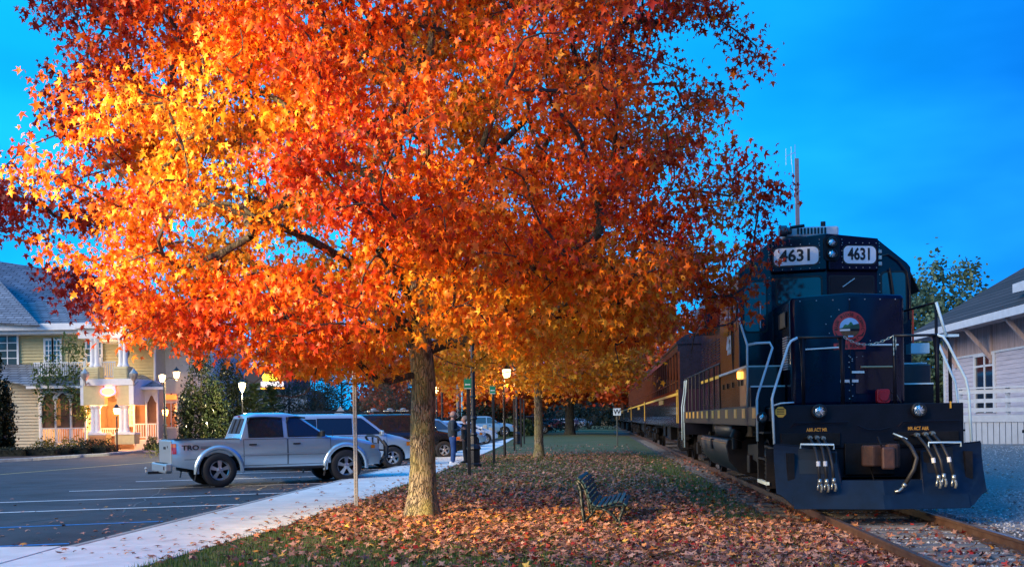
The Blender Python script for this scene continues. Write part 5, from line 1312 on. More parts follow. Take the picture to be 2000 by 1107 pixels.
place_car(suv(REDC, 4.7, 1.75, .95), 1038, 110, R(4), 'suv', 'red SUV seen between the thin posts and the second maple trunk', 'SUV', FG, z=0)
place_car(suv(BLACKP, 4.5, 1.8, .95, wr=.42), 1063, 108, R(4), 'suv', 'dark off-road SUV right of the second maple trunk', 'SUV', FG, z=0)
place_car(suv(REDC, 4.6, 1.5, .9, belt=1.0, wr=.33), 1100, 150, R(10), 'parked_car', 'maroon car left of the thick far trunk', 'car', FG, z=0)
place_car(suv(WHITEP, 4.6, 1.5, .9, belt=1.0, wr=.33), 1133, 170, R(14), 'parked_car', 'white car right of the thick far trunk', 'car', FG, z=0)
place_car(suv(PALEBLUE, 4.6, 1.5, .9, belt=1.0, wr=.33), 1148, 195, R(14), 'parked_car', 'pale car farthest down the lane', 'car', FG, z=0)
# ================================================================ BENCH, SIGNS, POSTS, LAMPS
BENCHG = mat('bench_cast_iron', (.012, .022, .02), .45, var=.3, vscale=10, bump=.002)
SLATM = mat('bench_slat_paint', (.02, .065, .075), .5, var=.3, vscale=6)
bx, by = .98, 14.95
bench = empty('bench', (bx, by, 0), -math.atan2(.25, 1.78), 'dark green slatted bench standing end-on among the fallen leaves', 'bench')
BP = lambda u, v: ((u - 375) / 1000.0, (955 - v) / 1000.0 - .01)
LB = 1.72
def iron(pts, y, r=.017): return [(BP(*p)[0], y, BP(*p)[1]) for p in pts]
for yb in (.06, LB - .06):
    m = MB()
    def strap(pts, w=.05, t=.032):
        q = [BP(*p) for p in pts]
        for a, b in zip(q, q[1:]): m.bar((a[0], yb, a[1]), (b[0] + (b[0] - a[0]) * .08, yb, b[1] + (b[1] - a[1]) * .08), w, t, (0, 1, 0)) if False else m.tube([(a[0], yb, a[1]), (b[0], yb, b[1])], t * .62, 7)
    strap([(280, 320), (310, 380), (335, 450), (340, 560), (350, 700), (372, 860), (380, 960)], t=.045)
    strap([(285, 310), (350, 350), (395, 440), (425, 560), (470, 650), (520, 700), (600, 705), (700, 690), (820, 655), (910, 655), (950, 690)], t=.04)
    strap([(540, 700), (500, 760), (440, 820), (385, 870)], t=.032)
    strap([(620, 705), (700, 735), (770, 790), (820, 850), (845, 900)], t=.036)
    strap([(925, 680), (905, 750), (870, 830), (862, 880), (890, 930), (930, 975)], t=.04)
    strap([(862, 880), (850, 930)], t=.032); strap([(395, 450), (430, 600), (440, 700), (455, 770)], t=.026)
    m.build('end_frame', BENCHG, bench, smooth='all')
MB().tube([(BP(560, 880)[0], .06, BP(560, 880)[1]), (BP(560, 880)[0], LB - .06, BP(560, 880)[1])], .012, 6).build('stretcher', BENCHG, bench)
MB().tube([(BP(740, 800)[0], .06, BP(740, 800)[1]), (BP(740, 800)[0], LB - .06, BP(740, 800)[1])], .012, 6).build('stretcher', BENCHG, bench)
sl = [(310, 285, 35), (368, 330, 50), (400, 385, 72), (422, 455, 75), (440, 525, 75), (465, 590, 66), (512, 648, 38), (585, 668, 4), (665, 655, -8), (740, 635, -10), (815, 613, -10), (885, 606, 8), (945, 640, 38)]
for (u, v, ang) in sl:
    x, z = BP(u, v); a = R(-ang); d = Vector((math.cos(a), 0, math.sin(a))); q = Vector((-math.sin(a), 0, math.cos(a)))
    m = MB(); c0 = Vector((x, LB / 2, z)); m.cbox(c0, (.052, LB, .024), Matrix((d, Vector((0, 1, 0)), q)).transposed()); m.build('slat', SLATM, bench, bevel=.006)
# perforated steel sign post
x, y = on_ground(696, 993)
sp = empty('sign_post', (x, y, 0), 0, 'bare galvanised perforated post rising from the leaves beside the pavement, left of the big trunk', 'sign post')
MB().box(-.032, .032, -.032, .032, -.1, 2.9).build('post', STEEL, sp, bevel=.004)
m = MB()
for i in range(110): m.lathe([(0, -.0335), (.0085, -.0335)], (0, 0, .03 + i * .026), 8, 'y')
m.build('hole', INK, sp)['kind'] = 'stuff'
# posts along the pavement
PG = mat('sign_green', (.01, .20, .10), .4)
posts = [((917, 930), 758, True, 'black square post with a small green arrow sign, nearest the camera'), ((965, 905), 768, True, 'black post with the second green arrow sign, half in the leaves'),          ((1005, 880), 775, False, 'black post just left of the far lamp post'), ((1018, 873), 778, False, 'black post just right of the far lamp post'), ((1024, 866), 780, False, 'farthest black post before the second maple')]
for (b, ty, sg, lab) in posts:
    x, y = on_ground(*b); h = at_depth(b[0], ty, y)[1]
    p = empty('signpost', (x, y, 0), 0, lab, 'post', 'black posts along the pavement')
    MB().box(-.045, .045, -.045, .045, -.1, h).build('post', BLACK, p, bevel=.006)
    MB().prism([(-.055, h), (.055, h), (.0, h + .05)], -.05, .05).build('post_cap', BLACK, p)
    if sg:
        m = MB().box(-.11, .09, -.056, -.046, h - .02, h + .24); m.build('sign_plate', PG, p, bevel=.006)
        m = MB(); m.box(-.09, -.06, -.05, -.04, h + .24, h + .28); m.box(-.02, .02, -.05, -.04, h + .24, h + .29); m.box(.05, .08, -.05, -.04, h + .24, h + .28); m.build('sign_crest', PG, p)
        m = MB(); a = h + .10; m.add([(-.09, -.060, a), (-.05, -.060, a + .03), (-.05, -.060, a + .012), (.06, -.060, a + .012), (.06, -.060, a - .012), (-.05, -.060, a - .012), (-.05, -.060, a - .03)], [(0, 1, 2, 3, 4, 5, 6)]); m.build('arrow', WHITE, p)
        MB().add([(-.10, -.059, h - .01), (.08, -.059, h - .01), (.08, -.059, h + .005), (-.10, -.059, h + .005)], [(0, 1, 2, 3)]).build('sign_border', WHITE, p)
# W whistle board
x, y = on_ground(1206, 872); wsn = empty('whistle_sign', (x, y, 0), 0, 'small square white sign with a black W on a thin post beside the track', 'sign')
h0 = at_depth(1205, 811, y)[1]; h1 = at_depth(1205, 797, y)[1]
MB().tube([(0, 0, -.1), (0, 0, h1 - .1)], .035, 8).build('post', mat('dark_steel_post', (.05, .06, .055), .6), wsn)
MB().box(-.20, .20, -.06, -.045, h0, h1).build('sign_plate', mat('sign_white', (.6, .72, .80), .4), wsn, bevel=.01)
lettering('W', .36, lambda xx, yy_, z: (xx, -.066 - z, (h0 + h1) / 2 + yy_), .006, .002).build('letter_w', INK, wsn)
# street lamps
GLOBE = mat('lit_lamp_globe', (1, .9, .7), .3, emit=(1, .70, .35), estr=55)
GLOBEW = mat('lit_lamp_globe_pale', (1, .9, .7), .3, emit=(1, .62, .22), estr=4.5)
GLOBEO = mat('lit_amber_globe', (1, .7, .4), .3, emit=(1, .42, .08), estr=22)
GLOBEOFF = mat('unlit_lamp_globe', (.5, .5, .48), .2)
def point(loc, watts, col, r=.12, name='lamp_light'):
    d = bpy.data.lights.new(name, 'POINT'); d.energy = watts; d.color = col; d.shadow_soft_size = r
    o = bpy.data.objects.new(name, d); COL.objects.link(o); o.location = loc; return o
def lamp_post(x, y, h, label, lit=None, watts=0, arm=0, z0=0.0, base=True, thick=1.0, col=(1, .62, .28), r=.16):
    L_ = empty('lamp_post', (x, y, z0), 0, label, 'lamp post', 'black lamp posts')
    if base: MB().lathe([(.24, -.05), (.24, .12), (.19, .16), (.19, .55), (.23, .60), (.2, .68), (.12, .75), (.10, 1.0), (.13, 1.04), (.10, 1.1)], (0, 0, 0), 8).build('base', BLACK, L_, smooth=30)
    MB().tube([(0, 0, .0 if not base else .9), (0, 0, h - .45)], [.085 * thick, .06 * thick], 10).build('pole', BLACK, L_, smooth=True)
    if base: MB().lathe([(.085, 1.5), (.12, 1.53), (.12, 1.58), (.085, 1.62)], (0, 0, 0), 10).lathe([(.07, 2.2), (.11, 2.23), (.07, 2.27)], (0, 0, 0), 10).build('collar', BLACK, L_, smooth=True)['kind'] = 'stuff'
    hx = arm
    if arm: MB().tube([(0, 0, h - .5), (arm * .4, 0, h - .35), (arm, 0, h - .42)], .03, 6).build('arm', BLACK, L_)
    MB().lathe([(.05, h - .50), (.10, h - .44), (.12, h - .40)], (hx, 0, 0), 10).lathe([(.17, h - .06), (.20, h - .04), (.10, h + .08), (.03, h + .16), (0, h + .2)], (hx, 0, 0), 10).build('lantern_cap', BLACK, L_, smooth=True)
    MB().lathe([(.10, h - .41), (.15, h - .25), (.17, h - .08), (.05, h - .02)], (hx, 0, 0), 12).build('lantern_globe', lit or GLOBEOFF, L_, smooth=True)
    if watts:
        p = point((hx, 0, h - .62), watts, col, r); p.parent = L_
    return L_
x, y = on_ground(926, 913); lamp_post(x, y, 4.6, 'tall black lamp post with a fluted base beside the bald person')
x, y = on_ground(1010, 867); lamp_post(x, y, 4.6, 'far black lamp post with a stepped base, standing left of the second maple')
x, y = on_ground(986, 892); lamp_post(x, y, at_depth(992, 728, y)[1] + .2, 'slim black post with a lit lantern glowing under orange leaves beside the second maple', mat('flood_globe_small', (1, .95, .8), .3, emit=(1, .70, .20), estr=8), 220, .12, base=False, thick=.7)
x = (853 - 1000) / FPX * 74; lamp_post(x, 74, at_depth(853, 757, 74)[1] + .2, 'distant lit lamp post behind the big maple trunk', GLOBEW, 500, 0, z0=AZ)
x = (474 - 1000) / FPX * 54; lamp_post(x, 54, at_depth(474, 750, 54)[1] + .2, 'brightly lit lamp post between the dark magnolias above the pickup bed', mat('flood_globe', (1, .95, .8), .3, emit=(1, .70, .18), estr=14), 3000, 0, z0=AZ, base=False, thick=.5, col=(1, .8, .45))
x = (322 - 1000) / FPX * 54; lp = lamp_post(x, 54, at_depth(346, 728, 54)[1] + .2, 'twin-lantern lamp post at the right corner of the yellow house', GLOBEW, 200, .62, z0=AZ, thick=.9)
MB().lathe([(.10, 0), (.15, .16), (.17, .33), (.05, .39)], (-.1, 0, at_depth(322, 738, 54)[1] - AZ - .2), 12).build('lantern_globe', GLOBEW, lp, smooth=True)
x, y = on_ground(228, 880, AZ); y = 60; x = (228 - 1000) / FPX * 60; lamp_post(x, y, at_depth(228, 800, 60)[1] + .15, 'slim path light with an amber lantern in front of the porch', GLOBEO, 60, 0, base=False, thick=.6, col=(1, .5, .15))
x = (323 - 1000) / FPX * 61; lamp_post(x, 61, at_depth(323, 803, 61)[1] + .15, 'second amber path light by the annexe window', GLOBEO, 40, 0, base=False, thick=.4, col=(1, .5, .15))
x = (864 - 1000) / FPX * 80
p = empty('utility_pole', (x, 80, 0), 0, 'thin dark pole just left of the bald person, in front of the orange trees', 'pole'); MB().tube([(0, 0, -.1), (0, 0, 4.6)], .09, 8).build('pole', BLACK, p)
for px, D, h_, r_, mt, lab in ((895, 105, 6.5, .16, mat('grey_wood_pole', (.2, .19, .2), .8), 'grey wooden pole left of the first green sign'), (903, 100, 4.6, .09, mat('pale_pole', (.25, .6, .7), .5), 'pale blue-green pole beside the grey wooden one')):
    o = empty('utility_pole', ((px - 1000) / FPX * D, D, 0), 0, lab, 'pole'); MB().tube([(0, 0, -.1), (0, 0, h_)], r_, 8).build('pole', mt, o)
# the street lamp that lights the maple stands by the pavement, left of the camera
STREET = lamp_post(-9.2, 8.2, 6.4, 'street lamp in the car park left of the picture that lights the maple', GLOBEW, 0, 0, z0=AZ)
fd = bpy.data.lights.new('lamp_light', 'SPOT'); fd.energy = 13500; fd.color = (1, .66, .28); fd.spot_size = R(56); fd.spot_blend = .9; fd.shadow_soft_size = .25
fo = bpy.data.objects.new('lamp_light', fd); COL.objects.link(fo); fo.location = (0, .35, 6.0); fo.parent = STREET
fo.rotation_euler = (Vector((-9.2, 8.55, 5.9)) - Vector((-2.6, 14.0, 3.8))).to_track_quat('Z', 'Y').to_euler()
# tall antenna mast
D = 60; x, z1 = at_depth(1556, 310, D); _, z2 = at_depth(1553, 288, D)
an = empty('antenna_mast', (x, D, 0), 0, 'tall weathered mast with a small aerial behind the locomotive cab', 'mast')
MB().box(-.10, .10, -.08, .08, -.2, z1).build('mast', mat('weathered_wood', (.13, .13, .17), .8, var=.2, vscale=8), an)
m = MB(); m.tube([(-.08, 0, z1 - .3), (-.08, 0, z2 + .15)], .02, 5); m.tube([(-.10, 0, z1 + .35), (-.62, 0, z1 + .12)], .018, 5)
for q in (-.3, -.6): m.tube([(q, 0, z1 - .3 + q * .1), (q, 0, z1 + .75 + q * .3)], .01, 4)
m.tube([(-.3, 0, z1 + .1), (-.1, 0, z1 - 2.5)], .008, 4); m.build('aerial', STEEL, an)
# small triangular sign behind the cars, utility boxes
D = 52; x, z = at_depth(665, 800, D); o = empty('triangular_sign', (x, D, AZ), 0, 'grey back of a triangular sign peeking over the silver SUV', 'sign'); MB().tube([(0, 0, -.05), (0, 0, z - AZ)], .04, 6).build('post', STEEL, o); MB().prism([(-.32, z - AZ - .22), (.32, z - AZ - .22), (0, z - AZ + .18)], -.06, -.04).build('sign_plate', STEEL, o)
for px, w_, h_, D, lab in ((937, 8, .95, 84, 'pale utility box, left of three'), (947, 8, 1.1, 84, 'taller pale utility box in the middle of three'), (958, 7, .9, 84, 'pale utility box, right of three')):
    o = empty('utility_box', ((px - 1000) / FPX * D, D, 0), 0, lab, 'utility box', 'utility boxes at the end of the car park'); MB().box(-w_ / 2 / FPX * D, w_ / 2 / FPX * D, -.15, .15, 0, h_).build('cabinet', mat('beige_cabinet', (.5, .48, .4), .5), o, bevel=.02); MB().box(-w_ / 2 / FPX * D + .03, w_ / 2 / FPX * D - .03, -.158, -.151, .1, h_ - .08).build('door', mat('beige_cabinet', (0, 0, 0)), o)
# ================================================================ PEOPLE
SKIN = mat('skin', (.42, .22, .16), .5, var=.08)
def skinned(name, verts, edges, mtl, parent, sub=2, root=0, smooth=True):
    me = bpy.data.meshes.new(name); me.from_pydata([v[0] for v in verts], edges, []); me.materials.append(mtl)
    o = link(name, me, parent); o.modifiers.new('skin', 'SKIN'); sv = me.skin_vertices[0].data
    for i, v in enumerate(verts):
        r = v[1]; sv[i].radius = r if isinstance(r, tuple) else (r, r); sv[i].use_root = (i == root)
    o.modifiers[0].use_smooth_shade = True
    q = o.modifiers.new('sub', 'SUBSURF'); q.levels = q.render_levels = sub
    return o
def person(x, y, yaw, h, label, jacket, trousers, shoes, hair, bald=False, arms='hold', mirror=1):
    s = h / 1.78; P_ = empty('person', (x, y, .012), yaw, label, 'person', scale=s)
    V = [((0, 0, .98), (.10, .08)), ((0, 0, 1.16), (.10, .08)), ((.0, 0, 1.34), (.12, .09)), ((0, 0, 1.44), (.09, .07)), ((.01, 0, 1.51), (.055, .055)), ((.025, 0, 1.60), (.06, .075))]
    E_ = [(0, 1), (1, 2), (2, 3), (3, 4), (4, 5)]
    # +x is where the person faces, y left/right
    for sg in (-1, 1):
        b = len(V); V += [((0, sg * .09, .90), (.06, .06)), ((.03, sg * .10, .50), (.062, .06)), ((-.01, sg * .11, .10), (.042, .042)), ((.12, sg * .12, .04), (.045, .03))]
        E_ += [(0, b), (b, b + 1), (b + 1, b + 2), (b + 2, b + 3)]
        b = len(V)
        hx = .32 if arms == 'hold' else .08; hz = 1.18 if arms == 'hold' else .88
        V += [((0, sg * .19, 1.41), (.06, .06)), ((-.02, sg * .25, 1.13), (.048, .048)), ((hx * .8, sg * (.14 if arms == 'hold' else .25), hz - .02), (.032, .032)), ((hx, sg * (.09 if arms == 'hold' else .24), hz + .01), (.026, .02))]
        E_ += [(3, b), (b, b + 1), (b + 1, b + 2), (b + 2, b + 3)]
    skinned('body', V, E_, SKIN, P_)
    # head details
    hd = MB().ball((.03, 0, 1.655), .105, 16, (1.05, .82, 1.15)); hd.ball((.135, 0, 1.645), .022, 6, (1, .7, 1.2)); hd.ball((.03, .09, 1.65), .028, 6, (.6, .4, 1.1)); hd.ball((.03, -.09, 1.65), .028, 6, (.6, .4, 1.1)); hd.build('head', SKIN, P_, smooth=True)
    m = MB(); m.ball((.128, .035, 1.672), .011, 6); m.ball((.128, -.035, 1.672), .011, 6); m.build('eyes', INK, P_)
    MB().bar((.137, -.025, 1.598), (.137, .025, 1.598), .008, .006).build('mouth', mat('lips', (.3, .1, .09), .5), P_)
    if bald:
        g = []
        for i in range(13):
            a = R(70 + 220 * i / 12); g.append([(.03 + .113 * math.cos(a), .092 * math.sin(a), z) for z in (1.585, 1.61, 1.638)])
        MB().grid(g).build('hair', hair, P_, smooth='all', solid=.006)
    else:
        MB().ball((.0, 0, 1.685), .112, 14, (1.08, .9, 1.08)).build('hair', hair, P_, smooth=True)
    # clothing
    Vj = [((0, 0, .88), (.175, .145)), ((0, 0, 1.0), (.175, .145)), ((0, 0, 1.16), (.168, .135)), ((0, 0, 1.34), (.195, .145)), ((0, 0, 1.45), (.13, .10)), ((.005, 0, 1.51), (.07, .07))]; Ej = [(0, 1), (1, 2), (2, 3), (3, 4), (4, 5)]
    for sg in (-1, 1):
        b = len(Vj); Vj += [((0, sg * .20, 1.41), (.078, .078)), ((-.02, sg * .26, 1.13), (.066, .066)), ((hx * .72, sg * (.16 if arms == 'hold' else .26), hz - .02), (.05, .05))]; Ej += [(4, b), (b, b + 1), (b + 1, b + 2)]
    skinned('jacket', Vj, Ej, jacket, P_)
    Vt = [((0, 0, .97), (.158, .13)), ((0, 0, .88), (.15, .125))]; Et = [(0, 1)]
    for sg in (-1, 1):
        b = len(Vt); Vt += [((0, sg * .09, .80), (.105, .105)), ((.025, sg * .10, .50), (.083, .08)), ((-.01, sg * .11, .10), (.075, .075)), ((-.01, sg * .11, .06), (.072, .072))]; Et += [(1, b), (b, b + 1), (b + 1, b + 2), (b + 2, b + 3)]
    skinned('trousers', Vt, Et, trousers, P_)
    for sg in (-1, 1):
        sh = MB(); sh.prism([(-.11, 0), (.20, 0), (.215, .03), (.17, .07), (.06, .11), (-.09, .11), (-.12, .05)], sg * .115 - .048, sg * .115 + .048); sh.build('shoe', shoes, P_, bevel=.02)
        MB().box(-.12, .21, sg * .115 - .05, sg * .115 + .05, -.002, .02).build('sole', WHITE, P_)
        # hands: palm and five curled fingers
        a = hx + .01; yb = sg * (.075 if arms == 'hold' else .24); hm = MB(); hm.cbox((a + .03, yb, hz + .01), (.075, .03, .07))
        for f_ in range(4):
            zf = hz + .035 - f_ * .018; hm.tube([(a + .06, yb, zf), (a + .10, yb - sg * .008, zf), (a + .115, yb - sg * .03, zf)], [.009, .008, .007], 6)
        hm.tube([(a + .01, yb, hz + .04), (a + .045, yb - sg * .03, hz + .06)], [.010, .008], 6); hm.build('hand', SKIN, P_, bevel=.006)
    return P_
x, y = on_ground(884, 908)
person(x, y + .3, R(8), 1.80, 'bald older person in a dark jacket, blue jeans and white trainers standing on the pavement', mat('dark_jacket', (.025, .035, .045), .8, var=.2, bump=.004), mat('blue_jeans', (.015, .06, .20), .8, var=.25, bump=.003), mat('white_trainers', (.7, .72, .75), .5), mat('grey_hair', (.16, .13, .12), .7), bald=True)
person(x + .40, y + .9, R(190), 1.62, 'shorter person in dark clothes facing the bald person', mat('black_coat', (.018, .016, .018), .8, var=.2, bump=.004), mat('dark_trousers', (.014, .014, .018), .8), mat('dark_shoes', (.02, .018, .02), .5), mat('grey_hair_short', (.2, .16, .14), .7), arms='down')
x = (1125 - 1000) / FPX * 122
person(x, 122, R(-90), 1.65, 'tiny far figure in a pink top standing at the end of the lawn', mat('pink_top', (.6, .22, .28), .8), mat('red_brown_trousers', (.2, .05, .04), .8), mat('dark_shoes', (0, 0, 0)), mat('grey_hair', (0, 0, 0)), arms='down')
# ================================================================ BUILDINGS
def shingle(name, c1, c2, sx=2.2, rh=.17):
    if name in _m: return _m[name]
    m = bpy.data.materials.new(name); m.use_nodes = True; t = m.node_tree; b = t.nodes['Principled BSDF']; lk = t.links.new; b.inputs['Roughness'].default_value = .85
    tcn = t.nodes.new('ShaderNodeTexCoord'); sp_ = t.nodes.new('ShaderNodeSeparateXYZ'); ad = t.nodes.new('ShaderNodeMath'); ad.operation = 'ADD'; cb = t.nodes.new('ShaderNodeCombineXYZ')
    lk(tcn.outputs['Object'], sp_.inputs[0]); lk(sp_.outputs[0], ad.inputs[0]); ad2 = t.nodes.new('ShaderNodeMath'); ad2.operation = 'MULTIPLY'; lk(sp_.outputs[1], ad2.inputs[0]); ad2.inputs[1].default_value = .01; lk(ad2.outputs[0], ad.inputs[1])
    lk(ad.outputs[0], cb.inputs[0]); lk(sp_.outputs[2], cb.inputs[1])
    br = t.nodes.new('ShaderNodeTexBrick'); br.inputs['Scale'].default_value = 1; br.inputs['Brick Width'].default_value = .5; br.inputs['Row Height'].default_value = rh; br.inputs['Mortar Size'].default_value = .022; br.inputs['Bias'].default_value = 0
    br.inputs['Color1'].default_value = (*c1, 1); br.inputs['Color2'].default_value = (*c2, 1); br.inputs['Mortar'].default_value = tuple(a * .35 for a in c1) + (1,)
    lk(cb.outputs[0], br.inputs[0]); n = t.nodes.new('ShaderNodeTexNoise'); n.inputs['Scale'].default_value = 1.4; lk(tcn.outputs['Object'], n.inputs[0])
    mx = t.nodes.new('ShaderNodeMix'); mx.data_type = 'RGBA'; mx.blend_type = 'OVERLAY'; mx.inputs[0].default_value = .4; lk(br.outputs[0], mx.inputs[6]); lk(n.outputs[0], mx.inputs[7]); lk(mx.outputs[2], b.inputs['Base Color'])
    bp = t.nodes.new('ShaderNodeBump'); bp.inputs['Distance'].default_value = .02; bp.invert = True; lk(br.outputs[1], bp.inputs['Height']); lk(bp.outputs[0], b.inputs['Normal'])
    _m[name] = m; return m
SHG = shingle('grey_blue_shingle', (.16, .19, .23), (.26, .30, .35))
SHD = shingle('dark_shingle', (.018, .018, .022), (.04, .04, .048), rh=.2)
YSIDE = mat('yellow_siding', (.62, .52, .26), .65, var=.08)
BSIDE = mat('cream_siding', (.50, .46, .34), .65, var=.08)
GSIDE = mat('pale_blue_siding', (.48, .52, .55), .65, var=.08)
BROWN = mat('porch_screen', (.17, .085, .045), .7, var=.15)
WARMW = mat('lit_window_amber', (1, .5, .2), .4, emit=(1, .36, .06), estr=2.6)
WINB = mat('house_window_glass', (.05, .10, .12), .05, spec=1)
PINKP = mat('pink_paving', (.45, .36, .38), .7, var=.15)
MULCH = mat('mulch', (.04, .022, .018), .95, var=.5, vscale=6, bump=.02)
def siding(x0, x1, z0, z1, y, pitch, mb=None, axis='x', out=.045):
    m = mb or MB(); n = max(1, round((z1 - z0) / pitch)); p = (z1 - z0) / n
    for i in range(n):
        a, b = z0 + i * p, z0 + (i + 1) * p
        if axis == 'x': vs = [(x0, y - out, a), (x1, y - out, a), (x1, y, b), (x0, y, b), (x0, y, a), (x1, y, a)]
        else: vs = [(y - out, x0, a), (y - out, x1, a), (y, x1, b), (y, x0, b), (y, x0, a), (y, x1, a)]
        m.add(vs, [(0, 1, 2, 3), (4, 5, 1, 0)])
    return m
HD = 64.0
hroot = empty('house', (-26, HD, AZ), 0, 'yellow two-storey clapboard house with grey roof, white columned balcony and lit porch', 'house')
def hp(px, py, D=HD):
    x, z = at_depth(px, py, D); return x + 26, D - HD, z - AZ
def hx(px, D=HD): return hp(px, 850, D)[0]
def hz(py, D=HD, px=180): return hp(px, py, D)[2]
def hbox(px0, px1, py0, py1, D, dep, mtl, name, parent=None, bevel=0):
    z1, z0 = hz(py0, D), hz(py1, D)
    return MB().box(hx(px0, D), hx(px1, D), D - HD, D - HD + dep, min(z0, z1), max(z0, z1)).build(name, mtl, parent or hroot, bevel=bevel)
UW = 67.0
ze = hz(640, UW)
wall = siding(hx(-70, UW), hx(305, UW), 3.4, ze, UW - HD, .19, out=.07).build('upper_wall', YSIDE, hroot, fixn=False)
MB().box(hx(-70, UW), hx(305, UW), UW - HD + .01, UW - HD + .2, 0, 3.45).build('lower_wall', mat('porch_inner_wall', (.34, .20, .11), .7, var=.1), hroot)
MB().box(hx(-70, UW), hx(305, UW), UW - HD + .2, UW - HD + 10, 0, ze).build('house_core', BSIDE, hroot)
siding(hx(-70, 64.4), hx(78, 64.4), 0, hz(742, 64.4), .4, .19, out=.07).build('wing_wall', BSIDE, hroot, fixn=False)
MB().box(hx(-70), hx(78), .41, 3, 0, hz(742)).build('wing_core', BSIDE, hroot)
hbox(76, 80, 745, 872, 64.3, .12, WHITE, 'corner_board')
# main roof
r0 = hp(-120, 628, 65.6); r1 = hp(345, 655, 65.6); r2 = hp(262, 553, 80); r3 = hp(-60, 503, 74); r4 = hp(-400, 560, 74)
m = MB().add([r0, r1, r2, r3], [(0, 1, 2, 3)]); m.add([r1, (r1[0], r1[1] + 16, r1[2]), r2], [(0, 1, 2)]); m.add([(-30, r0[1], r0[2]), r0, r3], [(0, 1, 2)])
m.build('roof', SHG, hroot, solid=.12)
MB().add([hp(-160, 622, 64.9), hp(78, 636, 64.9), hp(-14, 534, 71.5), hp(-160, 500, 71.5)], [(0, 1, 2, 3)]).build('front_roof', SHG, hroot, solid=.1)
hbox(-100, 250, 630, 643, 65.3, .35, WHITE, 'fascia', bevel=.02)
hbox(-100, 250, 643, 650, 65.7, 1.2, WHITE, 'soffit')
hbox(170, 178, 628, 636, 65.2, .3, WHITE, 'gutter_head', bevel=.03)
# upper windows
def hwin(px0, px1, py0, py1, D, mtl=WINB, cols=2, rows=2, name='window'):
    x0, x1 = hx(px0, D), hx(px1, D); z0, z1 = hz(py1, D), hz(py0, D); y = D - HD
    f = MB()
    for a, b, c_, d in ((x0 - .12, x1 + .12, z1, z1 + .16), (x0 - .12, x1 + .12, z0 - .12, z0), (x0 - .12, x0, z0, z1), (x1, x1 + .12, z0, z1)): f.box(a, b, y - .07, y - .0, c_, d)
    fo = f.build(name, WHITE, hroot)
    MB().box(x0, x1, y - .035, y - .005, z0, z1).build('pane', mtl, fo)
    m = MB()
    for i in range(1, cols): m.box(x0 + (x1 - x0) * i / cols - .03, x0 + (x1 - x0) * i / cols + .03, y - .055, y - .036, z0, z1)
    for i in range(1, rows): m.box(x0, x1, y - .054, y - .036, z0 + (z1 - z0) * i / rows - .025, z0 + (z1 - z0) * i / rows + .025)
    m.build('muntin', WHITE, fo)
    return fo
hwin(-1, 36, 652, 712, UW - .1, cols=2, rows=4); hwin(92, 104, 664, 712, UW - .1, cols=2, rows=5); hwin(108, 120, 664, 712, UW - .1, cols=2, rows=5); hwin(173, 200, 668, 706, UW - .1, cols=2, rows=3)
# balcony porch (portico)
PD = 62.0
hbox(155, 262, 640, 661, PD - .1, 4.5, WHITE, 'entablature', bevel=.03); hbox(148, 268, 633, 641, PD - .4, 5, WHITE, 'cornice', bevel=.03)
def hcol(px, py0, py1, D, r=.14, name='column'):
    z0, z1 = hz(py1, D), hz(py0, D)
    return MB().lathe([(r * 1.5, z0), (r * 1.5, z0 + .1), (r * 1.15, z0 + .14), (r, z0 + .25), (r * .88, z1 - .2), (r * 1.2, z1 - .12), (r * 1.4, z1)], (hx(px, D), D - HD, 0), 14).build(name, WHITE, hroot, smooth=30)
for px in (183, 191.5, 238.5, 247): hcol(px, 661, 717, PD)
for px in (183, 191.5, 238.5, 247): hcol(px, 792, 847, PD, .16)
for a, b in ((166, 196), (226, 252)): siding(hx(a, PD), hx(b, PD), hz(740, PD), hz(717, PD), PD - HD - .2, .15).build('pedestal', YSIDE, hroot, fixn=False); hbox(a, b, 716, 741, PD - .18, .8, YSIDE, 'pedestal')
hbox(165, 262, 740, 753, PD - .25, 4.8, WHITE, 'balcony_floor', bevel=.02)
hbox(164, 205, 753, 791, PD - .2, .5, YSIDE, 'pier'); hbox(229, 262, 753, 791, PD - .2, .5, YSIDE, 'pier')
hbox(158, 164, 735, 791, PD - .2, 3.5, WHITE, 'pier_side'); hbox(253, 262, 741, 791, PD - .22, 3.5, WHITE, 'pier_side')
xa, xb = hx(205, PD), hx(229, PD); zt = hz(753, PD); zc = hz(779, PD)
arch = [(xa, zc), (xa, zt), (xb, zt), (xb, zc)] + [((xa + xb) / 2 + (xb - xa) / 2 * math.cos(R(a)), zc + .55 * math.sin(R(a))) for a in range(0, 181, 15)]
MB().prism(arch, PD - HD - .2, PD - HD + .1).build('arch', WHITE, hroot)
NEON = mat('neon_pink', (1, .2, .3), .4, emit=(1, .10, .22), estr=5); NEONO = mat('neon_orange', (1, .5, .2), .4, emit=(1, .42, .05), estr=6)
cx, cz = hx(216, PD), hz(765, PD)
ns = MB().tube([(cx + .42 * math.cos(R(a)), PD - HD - .3, cz + .24 * math.sin(R(a))) for a in range(0, 361, 20)], .04, 6, cap=False).build('neon_ring', NEON, hroot)
MB().lathe([(0, 0), (.30, 0), (.30, .05), (0, .05)], (cx, PD - HD - .32, cz), 18, 'y').build('neon_panel', NEONO, hroot)
for a, b in ((172, 206), (224, 262)): hbox(a, b, 847, 868, PD - .2, .9, YSIDE, 'column_base'); hbox(a - 1, b + 1, 845, 849, PD - .25, 1.0, WHITE, 'base_cap')
